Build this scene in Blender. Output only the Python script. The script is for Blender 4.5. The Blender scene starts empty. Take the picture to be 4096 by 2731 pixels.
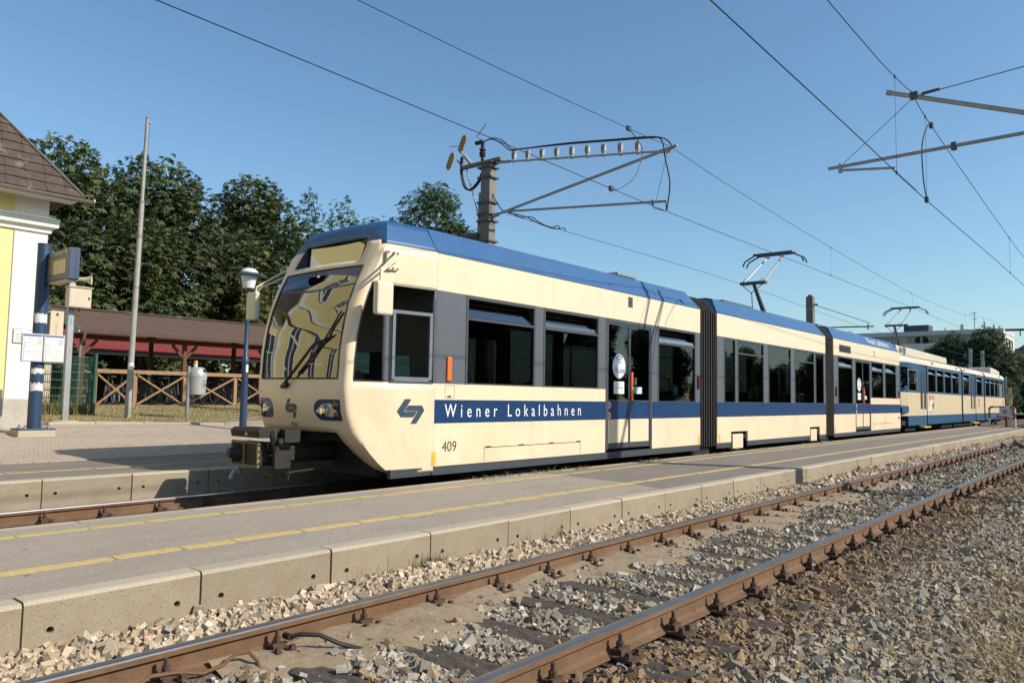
import bpy, math, random
import numpy as np
from mathutils import Vector, Matrix

random.seed(7)
rng = np.random.default_rng(7)
PI = math.pi
R = math.radians
SC = bpy.context.scene
COL = SC.collection

# ------------------------------------------------------------------ camera
cam = bpy.data.cameras.new('camera')
cam.sensor_width = 36.0
cam.lens = 26.807
cam.clip_start = 0.05
cam.clip_end = 3000
cam_ob = bpy.data.objects.new('camera', cam)
COL.objects.link(cam_ob)
_f = Vector((0.76354, 0.64179, 0.07153))
_r = Vector((0.64241, -0.76617, 0.01698))
_u = Vector((-0.06570, -0.03298, 0.99729))
cam_ob.matrix_world = Matrix(((_r.x, _u.x, -_f.x, 0), (_r.y, _u.y, -_f.y, 0), (_r.z, _u.z, -_f.z, 1.3417), (0, 0, 0, 1)))
SC.camera = cam_ob
SC.render.resolution_x = 1024
SC.render.resolution_y = 682

# ------------------------------------------------------------------ sky, sun, exposure
SUN_EL = R(35)
SUN_X, SUN_Y = math.sin(R(22)), -math.cos(R(22))          # horizontal direction towards the sun
world = bpy.data.worlds.new('World')
SC.world = world
world.use_nodes = True
wn = world.node_tree
wn.nodes.clear()
sky = wn.nodes.new('ShaderNodeTexSky')
sky.sky_type = 'NISHITA'
sky.sun_disc = False
sky.sun_elevation = SUN_EL
sky.sun_rotation = math.atan2(SUN_X, SUN_Y)
sky.altitude = 200
sky.air_density = 1.15
sky.dust_density = 0.9
sky.ozone_density = 3.6
bg = wn.nodes.new('ShaderNodeBackground')
bg.inputs['Strength'].default_value = 0.128
wo = wn.nodes.new('ShaderNodeOutputWorld')
tint = wn.nodes.new('ShaderNodeVectorMath')        # one even white-balance factor for the whole sky
tint.operation = 'MULTIPLY'
tint.inputs[1].default_value = (0.90, 1.02, 1.03)
wn.links.new(sky.outputs[0], tint.inputs[0])
wn.links.new(tint.outputs[0], bg.inputs[0])
wn.links.new(bg.outputs[0], wo.inputs[0])

sun = bpy.data.lights.new('sun', 'SUN')
sun.energy = 5.0
sun.angle = R(0.53)
sun.color = (1.0, 0.92, 0.79)
sun_ob = bpy.data.objects.new('sun', sun)
COL.objects.link(sun_ob)
sd = Vector((SUN_X * math.cos(SUN_EL), SUN_Y * math.cos(SUN_EL), math.sin(SUN_EL)))
sun_ob.rotation_euler = sd.to_track_quat('Z', 'Y').to_euler()
sun_ob.location = (20, -30, 40)

SC.view_settings.view_transform = 'Standard'
SC.view_settings.look = 'None'
SC.view_settings.exposure = 0.25
SC.view_settings.gamma = 1.0
SC.cycles.use_denoising = True
SC.cycles.max_bounces = 8
SC.cycles.transparent_max_bounces = 24
SC.cycles.caustics_reflective = False
SC.cycles.caustics_refractive = False


# ------------------------------------------------------------------ materials
def _new(name):
    m = bpy.data.materials.new(name)
    m.use_nodes = True
    nt = m.node_tree
    b = nt.nodes['Principled BSDF']
    return m, nt, b


def mat(name, col, rough=0.6, metal=0.0, var=0.12, scale=6.0, bump=0.0, bscale=60.0, spec=0.5, coat=0.0, dirt=None, attr=None, spots=None, objvar=0.0):
    """procedural Principled material: two noise octaves vary the colour, one gives fine relief"""
    col = [c * 0.86 for c in col[:3]]
    m, nt, b = _new(name)
    N, L = nt.nodes, nt.links
    b.inputs['Roughness'].default_value = rough
    b.inputs['Metallic'].default_value = metal
    b.inputs['Specular IOR Level'].default_value = spec
    b.inputs['Coat Weight'].default_value = coat
    b.inputs['Coat Roughness'].default_value = 0.06
    tc = N.new('ShaderNodeTexCoord')
    n1 = N.new('ShaderNodeTexNoise')
    n1.inputs['Scale'].default_value = scale
    n1.inputs['Detail'].default_value = 6
    n1.inputs['Roughness'].default_value = 0.65
    L.new(tc.outputs['Object'], n1.inputs['Vector'])
    mr = N.new('ShaderNodeMapRange')
    mr.inputs['From Min'].default_value = 0.3
    mr.inputs['From Max'].default_value = 0.7
    mr.inputs['To Min'].default_value = 1.0 - var
    mr.inputs['To Max'].default_value = 1.0 + var
    L.new(n1.outputs['Fac'], mr.inputs['Value'])
    fac = mr.outputs[0]
    if objvar:
        # every separate unit has its own tone
        oi = N.new('ShaderNodeObjectInfo')
        ro = N.new('ShaderNodeMapRange')
        ro.inputs['To Min'].default_value = 1.0 - objvar
        ro.inputs['To Max'].default_value = 1.0 + objvar
        L.new(oi.outputs['Random'], ro.inputs['Value'])
        mo = N.new('ShaderNodeMath')
        mo.operation = 'MULTIPLY'
        L.new(fac, mo.inputs[0])
        L.new(ro.outputs[0], mo.inputs[1])
        fac = mo.outputs[0]
    mul = N.new('ShaderNodeVectorMath')
    mul.operation = 'SCALE'
    if attr:
        at = N.new('ShaderNodeAttribute')
        at.attribute_name = attr
        L.new(at.outputs['Color'], mul.inputs[0])
    else:
        mul.inputs[0].default_value = col[:3]
    L.new(fac, mul.inputs['Scale'])
    out = mul.outputs[0]
    if dirt:
        # dirt = (colour, noise scale xyz, threshold low, high, amount): wear and stains with a shape of their own
        mp = N.new('ShaderNodeMapping')
        mp.inputs['Scale'].default_value = dirt[1]
        L.new(tc.outputs['Object'], mp.inputs['Vector'])
        n2 = N.new('ShaderNodeTexNoise')
        n2.inputs['Scale'].default_value = 1.0
        n2.inputs['Detail'].default_value = 8
        n2.inputs['Roughness'].default_value = 0.7
        L.new(mp.outputs[0], n2.inputs['Vector'])
        r2 = N.new('ShaderNodeMapRange')
        r2.inputs['From Min'].default_value = dirt[2]
        r2.inputs['From Max'].default_value = dirt[3]
        r2.inputs['To Max'].default_value = dirt[4]
        L.new(n2.outputs['Fac'], r2.inputs['Value'])
        mx = N.new('ShaderNodeMix')
        mx.data_type = 'RGBA'
        L.new(r2.outputs[0], mx.inputs['Factor'])
        L.new(out, mx.inputs['A'])
        mx.inputs['B'].default_value = (*dirt[0], 1)
        out = mx.outputs['Result']
    if spots:
        # spots = (colour, cells per metre, size, amount): gum, oil drops, pits
        vo = N.new('ShaderNodeTexVoronoi')
        vo.inputs['Scale'].default_value = spots[1]
        L.new(tc.outputs['Object'], vo.inputs['Vector'])
        r3 = N.new('ShaderNodeMapRange')
        r3.inputs['From Min'].default_value = spots[2]
        r3.inputs['From Max'].default_value = spots[2] * 0.6
        r3.inputs['To Max'].default_value = spots[3]
        L.new(vo.outputs['Distance'], r3.inputs['Value'])
        m3 = N.new('ShaderNodeMix')
        m3.data_type = 'RGBA'
        L.new(r3.outputs[0], m3.inputs['Factor'])
        L.new(out, m3.inputs['A'])
        m3.inputs['B'].default_value = (*spots[0], 1)
        out = m3.outputs['Result']
    L.new(out, b.inputs['Base Color'])
    if bump:
        nb = N.new('ShaderNodeTexNoise')
        nb.inputs['Scale'].default_value = bscale
        nb.inputs['Detail'].default_value = 5
        L.new(tc.outputs['Object'], nb.inputs['Vector'])
        bp = N.new('ShaderNodeBump')
        bp.inputs['Strength'].default_value = min(1.0, bump)
        bp.inputs['Distance'].default_value = 0.02
        L.new(nb.outputs['Fac'], bp.inputs['Height'])
        L.new(bp.outputs[0], b.inputs['Normal'])
    return m


def glass(name, tint, refl=1.0, rough=0.0, warp=0.0, wscale=1.5, base=0.04):
    """tinted pane: dark transmission with a mirror coat"""
    m, nt, b = _new(name)
    N, L = nt.nodes, nt.links
    N.remove(b)
    tr = N.new('ShaderNodeBsdfTransparent')
    tr.inputs[0].default_value = (*tint, 1)
    gl = N.new('ShaderNodeBsdfGlossy')
    gl.inputs['Roughness'].default_value = rough
    gl.inputs['Color'].default_value = (0.95, 0.97, 1.0, 1)
    fr = N.new('ShaderNodeFresnel')
    fr.inputs['IOR'].default_value = 1.5
    mm = N.new('ShaderNodeMath')
    mm.operation = 'MULTIPLY_ADD'
    mm.use_clamp = True
    mm.inputs[1].default_value = refl
    mm.inputs[2].default_value = base
    L.new(fr.outputs[0], mm.inputs[0])
    ms = N.new('ShaderNodeMixShader')
    L.new(mm.outputs[0], ms.inputs[0])
    L.new(tr.outputs[0], ms.inputs[1])
    L.new(gl.outputs[0], ms.inputs[2])
    if warp:
        tc = N.new('ShaderNodeTexCoord')
        nb = N.new('ShaderNodeTexNoise')
        nb.inputs['Scale'].default_value = wscale
        nb.inputs['Detail'].default_value = 1
        L.new(tc.outputs['Object'], nb.inputs['Vector'])
        bp = N.new('ShaderNodeBump')
        bp.inputs['Strength'].default_value = 1.0
        bp.inputs['Distance'].default_value = warp
        L.new(nb.outputs['Fac'], bp.inputs['Height'])
        L.new(bp.outputs[0], gl.inputs['Normal'])
    L.new(ms.outputs[0], N['Material Output'].inputs[0])
    return m


def leafmat(name, attr='tint', trans=0.25):
    m, nt, b = _new(name)
    N, L = nt.nodes, nt.links
    at = N.new('ShaderNodeAttribute')
    at.attribute_name = attr
    L.new(at.outputs['Color'], b.inputs['Base Color'])
    b.inputs['Roughness'].default_value = 0.55
    b.inputs['Specular IOR Level'].default_value = 0.35
    tl = N.new('ShaderNodeBsdfTranslucent')
    L.new(at.outputs['Color'], tl.inputs['Color'])
    ms = N.new('ShaderNodeMixShader')
    ms.inputs[0].default_value = trans
    L.new(b.outputs[0], ms.inputs[1])
    L.new(tl.outputs[0], ms.inputs[2])
    L.new(ms.outputs[0], N['Material Output'].inputs[0])
    return m


M = {}
CREAM_DIRT = ((0.45, 0.34, 0.22), (0.9, 0.9, 0.7), 0.52, 0.85, 0.22)
M['cream'] = mat('cream_paint', (0.82, 0.655, 0.46), 0.32, var=0.025, scale=1.2, coat=0.15, dirt=CREAM_DIRT)
M['cream_low'] = mat('cream_paint_grimy', (0.82, 0.65, 0.45), 0.38, var=0.04, scale=1.6, dirt=((0.42, 0.27, 0.15), (1.1, 1.1, 0.8), 0.48, 0.82, 0.42), spots=((0.28, 0.17, 0.09), 9.0, 0.05, 0.6))
M['cream_old'] = mat('cream_paint_dull', (0.60, 0.485, 0.325), 0.45, var=0.05, scale=1.5, dirt=((0.25, 0.19, 0.12), (1.0, 1.0, 0.35), 0.5, 0.8, 0.4))
M['roof_cream'] = mat('roof_cream_paint', (0.62, 0.56, 0.45), 0.5, var=0.08, scale=2.0, dirt=((0.30, 0.24, 0.17), (0.8, 2.5, 2.5), 0.45, 0.8, 0.5))
M['blue_band'] = mat('deep_blue_paint', (0.008, 0.042, 0.13), 0.32, var=0.06, scale=2.0, coat=0.1)
M['roof_blue'] = mat('roof_blue_paint', (0.018, 0.098, 0.25), 0.5, var=0.06, scale=1.2, dirt=((0.16, 0.20, 0.27), (0.7, 2.0, 2.0), 0.5, 0.9, 0.3))
M['tram_blue'] = mat('tram_mid_blue_paint', (0.010, 0.07, 0.16), 0.4, var=0.08, scale=2.0)
M['grey_panel'] = mat('slate_grey_paint', (0.095, 0.108, 0.128), 0.45, var=0.06, scale=2.0)
M['frame'] = mat('dark_grey_frame', (0.055, 0.062, 0.075), 0.45, var=0.1)
M['frame_light'] = mat('mid_grey_frame', (0.16, 0.185, 0.215), 0.4, var=0.08)
M['black'] = mat('black_rubber', (0.012, 0.012, 0.013), 0.6, var=0.2)
M['under'] = mat('shade_dark_underframe', (0.014, 0.012, 0.011), 0.8, var=0.4, scale=8, bump=0.3)  # near black: the deep shade beneath the tram is put into this colour
M['bellows'] = mat('bellows_rubber', (0.022, 0.020, 0.019), 0.65, var=0.25, scale=10)
M['rib'] = mat('bellows_rib_edge', (0.085, 0.07, 0.055), 0.6, var=0.25, scale=10)
M['white'] = mat('white_lettering', (0.82, 0.82, 0.80), 0.5, var=0.02)
M['darktext'] = mat('dark_grey_lettering', (0.05, 0.06, 0.075), 0.5, var=0.05)
M['logo'] = mat('slate_blue_emblem', (0.028, 0.06, 0.10), 0.45, var=0.05)
M['logo_front'] = mat('worn_grey_emblem', (0.075, 0.07, 0.065), 0.5, var=0.1)
M['orange'] = mat('orange_plastic', (0.75, 0.16, 0.03), 0.35, var=0.1)
M['orange_red'] = mat('orange_red_paint', (0.80, 0.11, 0.035), 0.4, var=0.06)
M['yellow'] = mat('yellow_paint', (0.75, 0.42, 0.04), 0.5, var=0.1)
M['grab'] = mat('yellow_grab_rail', (0.62, 0.33, 0.03), 0.35, var=0.05)
M['lampred'] = mat('red_lamp_glass', (0.09, 0.012, 0.010), 0.15, var=0.05)
M['chrome'] = mat('lamp_reflector', (0.75, 0.72, 0.66), 0.12, metal=1.0, var=0.05)
M['lens'] = glass('lamp_lens', (0.75, 0.75, 0.72), 1.5)
M['teal'] = mat('teal_blind', (0.06, 0.19, 0.19), 0.6, var=0.06)
M['seat'] = mat('seat_fabric', (0.035, 0.045, 0.075), 0.9, var=0.2)
M['seat_trim'] = mat('seat_trim', (0.42, 0.36, 0.27), 0.6, var=0.06)
M['interior'] = mat('interior_lining', (0.36, 0.34, 0.31), 0.7, var=0.06)
M['floor'] = mat('interior_floor', (0.05, 0.05, 0.05), 0.7, var=0.15)
M['glass'] = glass('tinted_window_glass', (0.44, 0.46, 0.45), 0.42, base=0.01)
M['glass2'] = glass('old_tram_window_glass', (0.34, 0.36, 0.35), 1.2)
M['windscreen'] = glass('windscreen_glass', (0.30, 0.31, 0.30), 1.0, warp=0.02, wscale=0.5, base=0.115)
M['display_glass'] = glass('display_glass', (0.05, 0.05, 0.05), 1.4, warp=0.02, wscale=0.9, base=0.18)
M['hopper'] = glass('hopper_pane', (0.25, 0.28, 0.30), 1.6, base=0.12)
M['steel'] = mat('galvanised_steel', (0.36, 0.37, 0.37), 0.45, metal=0.6, var=0.15, scale=12, bump=0.05)
M['steel_dark'] = mat('dark_grey_steel', (0.10, 0.10, 0.10), 0.55, metal=0.3, var=0.2, scale=8)
M['mast'] = mat('weathered_mast_paint', (0.19, 0.175, 0.155), 0.7, var=0.15, scale=5, dirt=((0.10, 0.07, 0.05), (3, 3, 1), 0.5, 0.8, 0.5))
M['wire'] = mat('dark_copper_wire', (0.035, 0.05, 0.075), 0.5, metal=0.3, var=0.1)
M['insul'] = mat('white_insulator', (0.42, 0.40, 0.37), 0.35, var=0.1)
M['vane'] = mat('weathered_orange_vane', (0.40, 0.22, 0.05), 0.6, var=0.15)
M['rust'] = mat('rusty_rail_steel', (0.15, 0.078, 0.038), 0.8, var=0.22, scale=9, bump=0.15, bscale=50, dirt=((0.20, 0.125, 0.075), (2.0, 2.0, 2.0), 0.45, 0.8, 0.7))
M['rust_dark'] = mat('dark_rusty_iron', (0.085, 0.045, 0.028), 0.85, var=0.3, scale=20, bump=0.3, bscale=80)
M['railhead'] = mat('worn_rail_head', (0.30, 0.285, 0.27), 0.34, metal=0.85, var=0.15, scale=6)
M['railhead_far'] = mat('polished_rail_head', (0.62, 0.60, 0.58), 0.2, metal=1.0, var=0.08, scale=6)
M['sleeper'] = mat('old_sleeper_timber', (0.075, 0.058, 0.045), 0.9, var=0.35, scale=14, bump=0.6, bscale=30)
M['ballast'] = mat('ballast_grit', (0.17, 0.13, 0.09), 0.95, var=0.35, scale=30, bump=1.0, bscale=45)
M['stone'] = mat('ballast_stone', (0.3, 0.3, 0.3), 0.9, var=0.22, scale=60, bump=0.4, bscale=160, spec=0.25, attr='tint')
M['sand'] = mat('brown_sand', (0.30, 0.225, 0.14), 0.95, var=0.2, scale=18, bump=0.5, bscale=120)
M['kerb'] = mat('exposed_concrete', (0.335, 0.285, 0.205), 0.9, var=0.22, scale=70, bump=0.35, bscale=220, dirt=((0.22, 0.15, 0.085), (1.5, 1.5, 2.2), 0.44, 0.72, 0.75), spots=((0.12, 0.095, 0.065), 34.0, 0.22, 0.55), objvar=0.10)
M['kerb_top'] = mat('pale_concrete_edge', (0.45, 0.385, 0.29), 0.9, objvar=0.08, var=0.18, scale=70, bump=0.3, bscale=200)
M['asphalt_pale'] = mat('worn_pale_asphalt', (0.385, 0.325, 0.265), 0.92, var=0.34, scale=75, bump=0.5, bscale=220, dirt=((0.22, 0.185, 0.15), (1.1, 2.6, 1.0), 0.46, 0.78, 0.65), spots=((0.10, 0.085, 0.07), 3.2, 0.085, 0.75))
M['asphalt_dark'] = mat('newer_grey_asphalt', (0.225, 0.198, 0.17), 0.92, var=0.38, scale=75, bump=0.5, bscale=220, dirt=((0.26, 0.225, 0.185), (0.8, 2.2, 0.8), 0.46, 0.75, 0.6), spots=((0.08, 0.07, 0.06), 2.6, 0.08, 0.7))
M['linepaint'] = mat('yellow_line_paint', (0.58, 0.42, 0.16), 0.85, var=0.15, scale=25, dirt=((0.33, 0.27, 0.17), (12, 12, 12), 0.47, 0.68, 0.75))
M['linepaint_pale'] = mat('faded_yellow_line_paint', (0.52, 0.40, 0.12), 0.8, var=0.15, scale=25, dirt=((0.36, 0.31, 0.22), (9, 9, 9), 0.48, 0.72, 0.6))
M['crack'] = mat('joint_dirt', (0.05, 0.042, 0.033), 0.95, var=0.3)
M['paver'] = mat('warm_grey_paver', (0.40, 0.325, 0.25), 0.9, objvar=0.07, var=0.14, scale=7, bump=0.3, bscale=150, dirt=((0.30, 0.25, 0.19), (0.7, 0.7, 0.7), 0.45, 0.75, 0.5))
M['paver_joint'] = mat('paver_joint_sand', (0.21, 0.17, 0.125), 0.95, var=0.2, scale=40)
M['ground'] = mat('dry_ground', (0.20, 0.175, 0.10), 0.95, var=0.3, scale=0.5, bump=0.5, bscale=8)
M['lawn'] = mat('dry_lawn_soil', (0.27, 0.215, 0.11), 0.95, var=0.3, scale=3, bump=0.6, bscale=40, dirt=((0.13, 0.15, 0.05), (1.2, 1.2, 1.2), 0.45, 0.65, 0.7))
M['grass'] = leafmat('dry_grass', trans=0.2)
M['leaf'] = leafmat('foliage', trans=0.22)
M['bark'] = mat('tree_bark', (0.075, 0.06, 0.045), 0.9, var=0.3, scale=6, bump=0.6, bscale=14)
M['wall_white'] = mat('white_plaster', (0.82, 0.80, 0.74), 0.85, var=0.05, scale=2, bump=0.08, dirt=((0.45, 0.42, 0.36), (3.5, 3.5, 0.5), 0.55, 0.8, 0.45))
M['wall_yellow'] = mat('pale_yellow_plaster', (0.80, 0.67, 0.30), 0.85, var=0.05, scale=2, bump=0.05)
M['plinth'] = mat('rough_grey_render', (0.50, 0.45, 0.38), 0.95, var=0.12, scale=5, bump=0.8, bscale=45)
M['shingle'] = mat('brown_roof_shingle', (0.085, 0.06, 0.048), 0.9, var=0.25, scale=5, bump=0.3, bscale=90, dirt=((0.30, 0.26, 0.23), (2.2, 2.2, 2.2), 0.56, 0.75, 0.7))
M['shed_shingle'] = mat('faded_brown_shed_shingle', (0.135, 0.088, 0.068), 0.9, var=0.18, scale=6, bump=0.2, bscale=90)
M['red_shingle'] = mat('red_shed_shingle', (0.225, 0.038, 0.030), 0.9, var=0.15, scale=6, bump=0.2, bscale=90)
M['zinc'] = mat('zinc_gutter', (0.30, 0.27, 0.24), 0.45, metal=0.5, var=0.12)
M['wood_red'] = mat('reddish_stained_timber', (0.125, 0.045, 0.024), 0.75, var=0.2, scale=8, bump=0.2)
M['wood_fence'] = mat('weathered_fence_timber', (0.33, 0.20, 0.105), 0.8, var=0.22, scale=9, bump=0.3, bscale=40, dirt=((0.16, 0.11, 0.08), (2, 2, 5), 0.5, 0.75, 0.6))
M['wood_dark'] = mat('dark_shed_boards', (0.055, 0.036, 0.025), 0.85, var=0.25)
M['green_wire'] = mat('green_fence_coating', (0.02, 0.085, 0.05), 0.5, var=0.1)
M['post_blue'] = mat('blue_post_paint', (0.022, 0.052, 0.112), 0.45, var=0.08, scale=4)
M['grey_box'] = mat('grey_display_casing', (0.11, 0.105, 0.10), 0.45, var=0.06)
M['screen'] = mat('unlit_screen', (0.30, 0.24, 0.12), 0.12, var=0.1, scale=2)
M['cabinet'] = mat('cream_cabinet_paint', (0.58, 0.49, 0.36), 0.5, var=0.04)
M['paper'] = mat('white_paper', (0.76, 0.76, 0.72), 0.6, var=0.03)
M['torn'] = mat('torn_white_tape', (0.70, 0.69, 0.66), 0.6, var=0.08, scale=14)
M['printgrey'] = mat('small_print', (0.36, 0.37, 0.38), 0.7, var=0.4, scale=90)
M['printblue'] = mat('blue_print', (0.04, 0.12, 0.32), 0.6, var=0.1)
M['printpale'] = mat('pale_blue_print', (0.52, 0.60, 0.66), 0.6, var=0.1)
M['bin_grey'] = mat('silver_grey_bin', (0.46, 0.47, 0.46), 0.42, metal=0.3, var=0.06)
M['lamp_white'] = mat('opal_lamp_glass', (0.78, 0.78, 0.77), 0.3, var=0.02)
M['pole_grey'] = mat('grey_weathered_pole', (0.36, 0.34, 0.31), 0.75, var=0.15, scale=6, dirt=((0.14, 0.12, 0.10), (5, 5, 1.2), 0.5, 0.75, 0.6))
M['mirror_cream'] = mat('cream_mirror_casing', (0.68, 0.60, 0.45), 0.5, var=0.04)
M['coupler'] = mat('greasy_coupler_iron', (0.027, 0.022, 0.018), 0.6, metal=0.3, var=0.35, scale=14, bump=0.3)
M['coupler_edge'] = mat('ochre_coupler_rim', (0.22, 0.155, 0.08), 0.7, var=0.3, scale=10)
M['apt'] = mat('grey_apartment_render', (0.55, 0.55, 0.52), 0.9, var=0.05)
M['apt_light'] = mat('light_apartment_render', (0.70, 0.66, 0.56), 0.9, var=0.04)
M['apt_dark'] = mat('dark_roof_box', (0.05, 0.055, 0.06), 0.8, var=0.1)
M['far_glass'] = glass('far_window_glass', (0.08, 0.09, 0.10), 1.2, base=0.05)
M['curtain'] = mat('curtain_cloth', (0.45, 0.47, 0.47), 0.9, var=0.15)
M['red_paint'] = mat('red_barrier_paint', (0.42, 0.035, 0.03), 0.5, var=0.15)
M['white_paint'] = mat('white_barrier_paint', (0.66, 0.65, 0.62), 0.5, var=0.08)
M['sign_white'] = mat('white_sign', (0.66, 0.66, 0.64), 0.5, var=0.04)
M['car_white'] = mat('white_car_paint', (0.70, 0.70, 0.69), 0.25, var=0.02, coat=0.4)
M['car_dark'] = mat('dark_car_paint', (0.04, 0.05, 0.06), 0.25, var=0.05, coat=0.4)
M['tyre'] = mat('tyre_rubber', (0.02, 0.02, 0.02), 0.8, var=0.2)
M['dest_blue'] = mat('sticker_blue', (0.03, 0.28, 0.60), 0.4, var=0.03)
M['sticker_red'] = mat('sticker_red', (0.45, 0.03, 0.04), 0.5, var=0.05)
M['green'] = mat('sticker_green', (0.03, 0.12, 0.09), 0.5, var=0.05)


# ------------------------------------------------------------------ mesh helpers
def wl(o):
    v = Vector((0, 0, 0))
    while o is not None:
        v += o.location
        o = o.parent
    return v


class MB:
    def __init__(s):
        s.v, s.f, s.m = [], [], []

    def add(s, vs, fs, mi=0):
        k = len(s.v)
        s.v.extend([tuple(p) for p in vs])
        for f in fs:
            s.f.append(tuple(i + k for i in f))
            s.m.append(mi)
        return s

    def box(s, x0, x1, y0, y1, z0, z1, mi=0):
        if x1 < x0: x0, x1 = x1, x0
        if y1 < y0: y0, y1 = y1, y0
        if z1 < z0: z0, z1 = z1, z0
        vs = [(x0, y0, z0), (x1, y0, z0), (x1, y1, z0), (x0, y1, z0), (x0, y0, z1), (x1, y0, z1), (x1, y1, z1), (x0, y1, z1)]
        return s.add(vs, [(0, 3, 2, 1), (4, 5, 6, 7), (0, 1, 5, 4), (1, 2, 6, 5), (2, 3, 7, 6), (3, 0, 4, 7)], mi)

    def bar(s, p, q, w, h, mi=0, up=(0, 0, 1)):
        """rectangular bar from p to q, w wide sideways, h high along up"""
        p, q = Vector(p), Vector(q)
        d = (q - p).normalized()
        a = d.cross(Vector(up))
        if a.length < 1e-5:
            a = d.cross(Vector((1, 0, 0)))
        a.normalize()
        b = a.cross(d).normalized()
        vs = []
        for c in (p, q):
            for sa, sb in ((-1, -1), (1, -1), (1, 1), (-1, 1)):
                vs.append(c + a * (sa * w / 2) + b * (sb * h / 2))
        return s.add(vs, [(0, 3, 2, 1), (4, 5, 6, 7), (0, 1, 5, 4), (1, 2, 6, 5), (2, 3, 7, 6), (3, 0, 4, 7)], mi)

    def cyl(s, p, q, r0, r1=None, n=10, mi=0):
        r1 = r0 if r1 is None else r1
        p, q = Vector(p), Vector(q)
        d = (q - p).normalized()
        a = d.cross(Vector((0, 0, 1)))
        if a.length < 1e-4:
            a = Vector((1, 0, 0))
        a.normalize()
        b = d.cross(a)
        vs = []
        for c, r in ((p, r0), (q, r1)):
            for i in range(n):
                t = 2 * PI * i / n
                vs.append(c + a * (r * math.cos(t)) + b * (r * math.sin(t)))
        fs = [(i, (i + 1) % n, n + (i + 1) % n, n + i) for i in range(n)]
        fs += [tuple(range(n - 1, -1, -1)), tuple(range(n, 2 * n))]
        return s.add(vs, fs, mi)

    def tube(s, pts, r, n=6, mi=0):
        pts = [Vector(p) for p in pts]
        vs, fs = [], []
        a = None
        for i, p in enumerate(pts):
            d = (pts[min(i + 1, len(pts) - 1)] - pts[max(i - 1, 0)]).normalized()
            if a is None:
                a = d.cross(Vector((0, 0, 1)))
                if a.length < 1e-4:
                    a = Vector((1, 0, 0))
            else:
                a = a - d * a.dot(d)
            a.normalize()
            b = d.cross(a)
            rr = r[i] if isinstance(r, (list, tuple)) else r
            for k in range(n):
                t = 2 * PI * k / n
                vs.append(p + a * (rr * math.cos(t)) + b * (rr * math.sin(t)))
        for i in range(len(pts) - 1):
            for k in range(n):
                fs.append((i * n + k, i * n + (k + 1) % n, (i + 1) * n + (k + 1) % n, (i + 1) * n + k))
        fs.append(tuple(range(n - 1, -1, -1)))
        fs.append(tuple(range((len(pts) - 1) * n, len(pts) * n)))
        return s.add(vs, fs, mi)

    def prism(s, poly, axis, a0, a1, mi=0):
        """poly: 2-D points in the two other axes (in xyz order), extruded along axis from a0 to a1"""
        n = len(poly)

        def P(u, v, a):
            return {'x': (a, u, v), 'y': (u, a, v), 'z': (u, v, a)}[axis]
        vs = [P(u, v, a0) for u, v in poly] + [P(u, v, a1) for u, v in poly]
        fs = [tuple(range(n - 1, -1, -1)), tuple(range(n, 2 * n))]
        fs += [(i, (i + 1) % n, n + (i + 1) % n, n + i) for i in range(n)]
        return s.add(vs, fs, mi)

    def lathe(s, prof, c=(0, 0, 0), n=16, mi=0, axis='z'):
        vs, fs = [], []
        for r, z in prof:
            for k in range(n):
                t = 2 * PI * k / n
                x, y = r * math.cos(t), r * math.sin(t)
                p = {'z': (x, y, z), 'x': (z, x, y), 'y': (x, z, y)}[axis]
                vs.append((c[0] + p[0], c[1] + p[1], c[2] + p[2]))
        for i in range(len(prof) - 1):
            for k in range(n):
                fs.append((i * n + k, i * n + (k + 1) % n, (i + 1) * n + (k + 1) % n, (i + 1) * n + k))
        fs.append(tuple(range(n - 1, -1, -1)))
        fs.append(tuple(range((len(prof) - 1) * n, len(prof) * n)))
        return s.add(vs, fs, mi)

    def quad(s, a, b, c, d, mi=0):
        return s.add([a, b, c, d], [(0, 1, 2, 3)], mi)

    def build(s, name, mats, parent=None, smooth=False, bevel=0.0, fixn=True):
        if not isinstance(mats, (list, tuple)):
            mats = [mats]
        me = bpy.data.meshes.new(name)
        off = wl(parent) if parent is not None else Vector((0, 0, 0))
        me.from_pydata([(p[0] - off.x, p[1] - off.y, p[2] - off.z) for p in s.v], [], s.f)
        for m in mats:
            me.materials.append(m)
        if len(mats) > 1:
            me.polygons.foreach_set('material_index', s.m)
        if fixn:
            import bmesh
            bm = bmesh.new()
            bm.from_mesh(me)
            bmesh.ops.recalc_face_normals(bm, faces=bm.faces)
            bm.to_mesh(me)
            bm.free()
        if smooth:
            me.polygons.foreach_set('use_smooth', [True] * len(me.polygons))
            if smooth == 'auto':
                me.set_sharp_from_angle(angle=R(40))
        me.update()
        o = bpy.data.objects.new(name, me)
        COL.objects.link(o)
        if parent is not None:
            o.parent = parent
        if bevel:
            bv = o.modifiers.new('bevel', 'BEVEL')
            bv.width = bevel
            bv.segments = 2
            bv.limit_method = 'ANGLE'
        return o


def thing(name, loc, label, cat, group=None):
    o = bpy.data.objects.new(name, None)
    o.empty_display_size = 0.2
    COL.objects.link(o)
    o.location = loc
    o['label'] = label
    o['category'] = cat
    if group:
        o['group'] = group
    return o


def tag(o, label=None, cat=None, group=None, kind=None):
    if label: o['label'] = label
    if cat: o['category'] = cat
    if group: o['group'] = group
    if kind: o['kind'] = kind
    return o


def inst(src, name, parent, loc=(0, 0, 0), rot=(0, 0, 0), scale=(1, 1, 1), link_children=True):
    """copy of a mesh object (and of its children) under another parent"""
    o = src.copy()
    o.name = name
    COL.objects.link(o)
    o.parent = parent
    o.location = loc
    o.rotation_euler = rot
    o.scale = scale
    if link_children:
        for ch in src.children:
            c = ch.copy()
            c.name = ch.name.split('.')[0]
            COL.objects.link(c)
            c.parent = o
    return o


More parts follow.
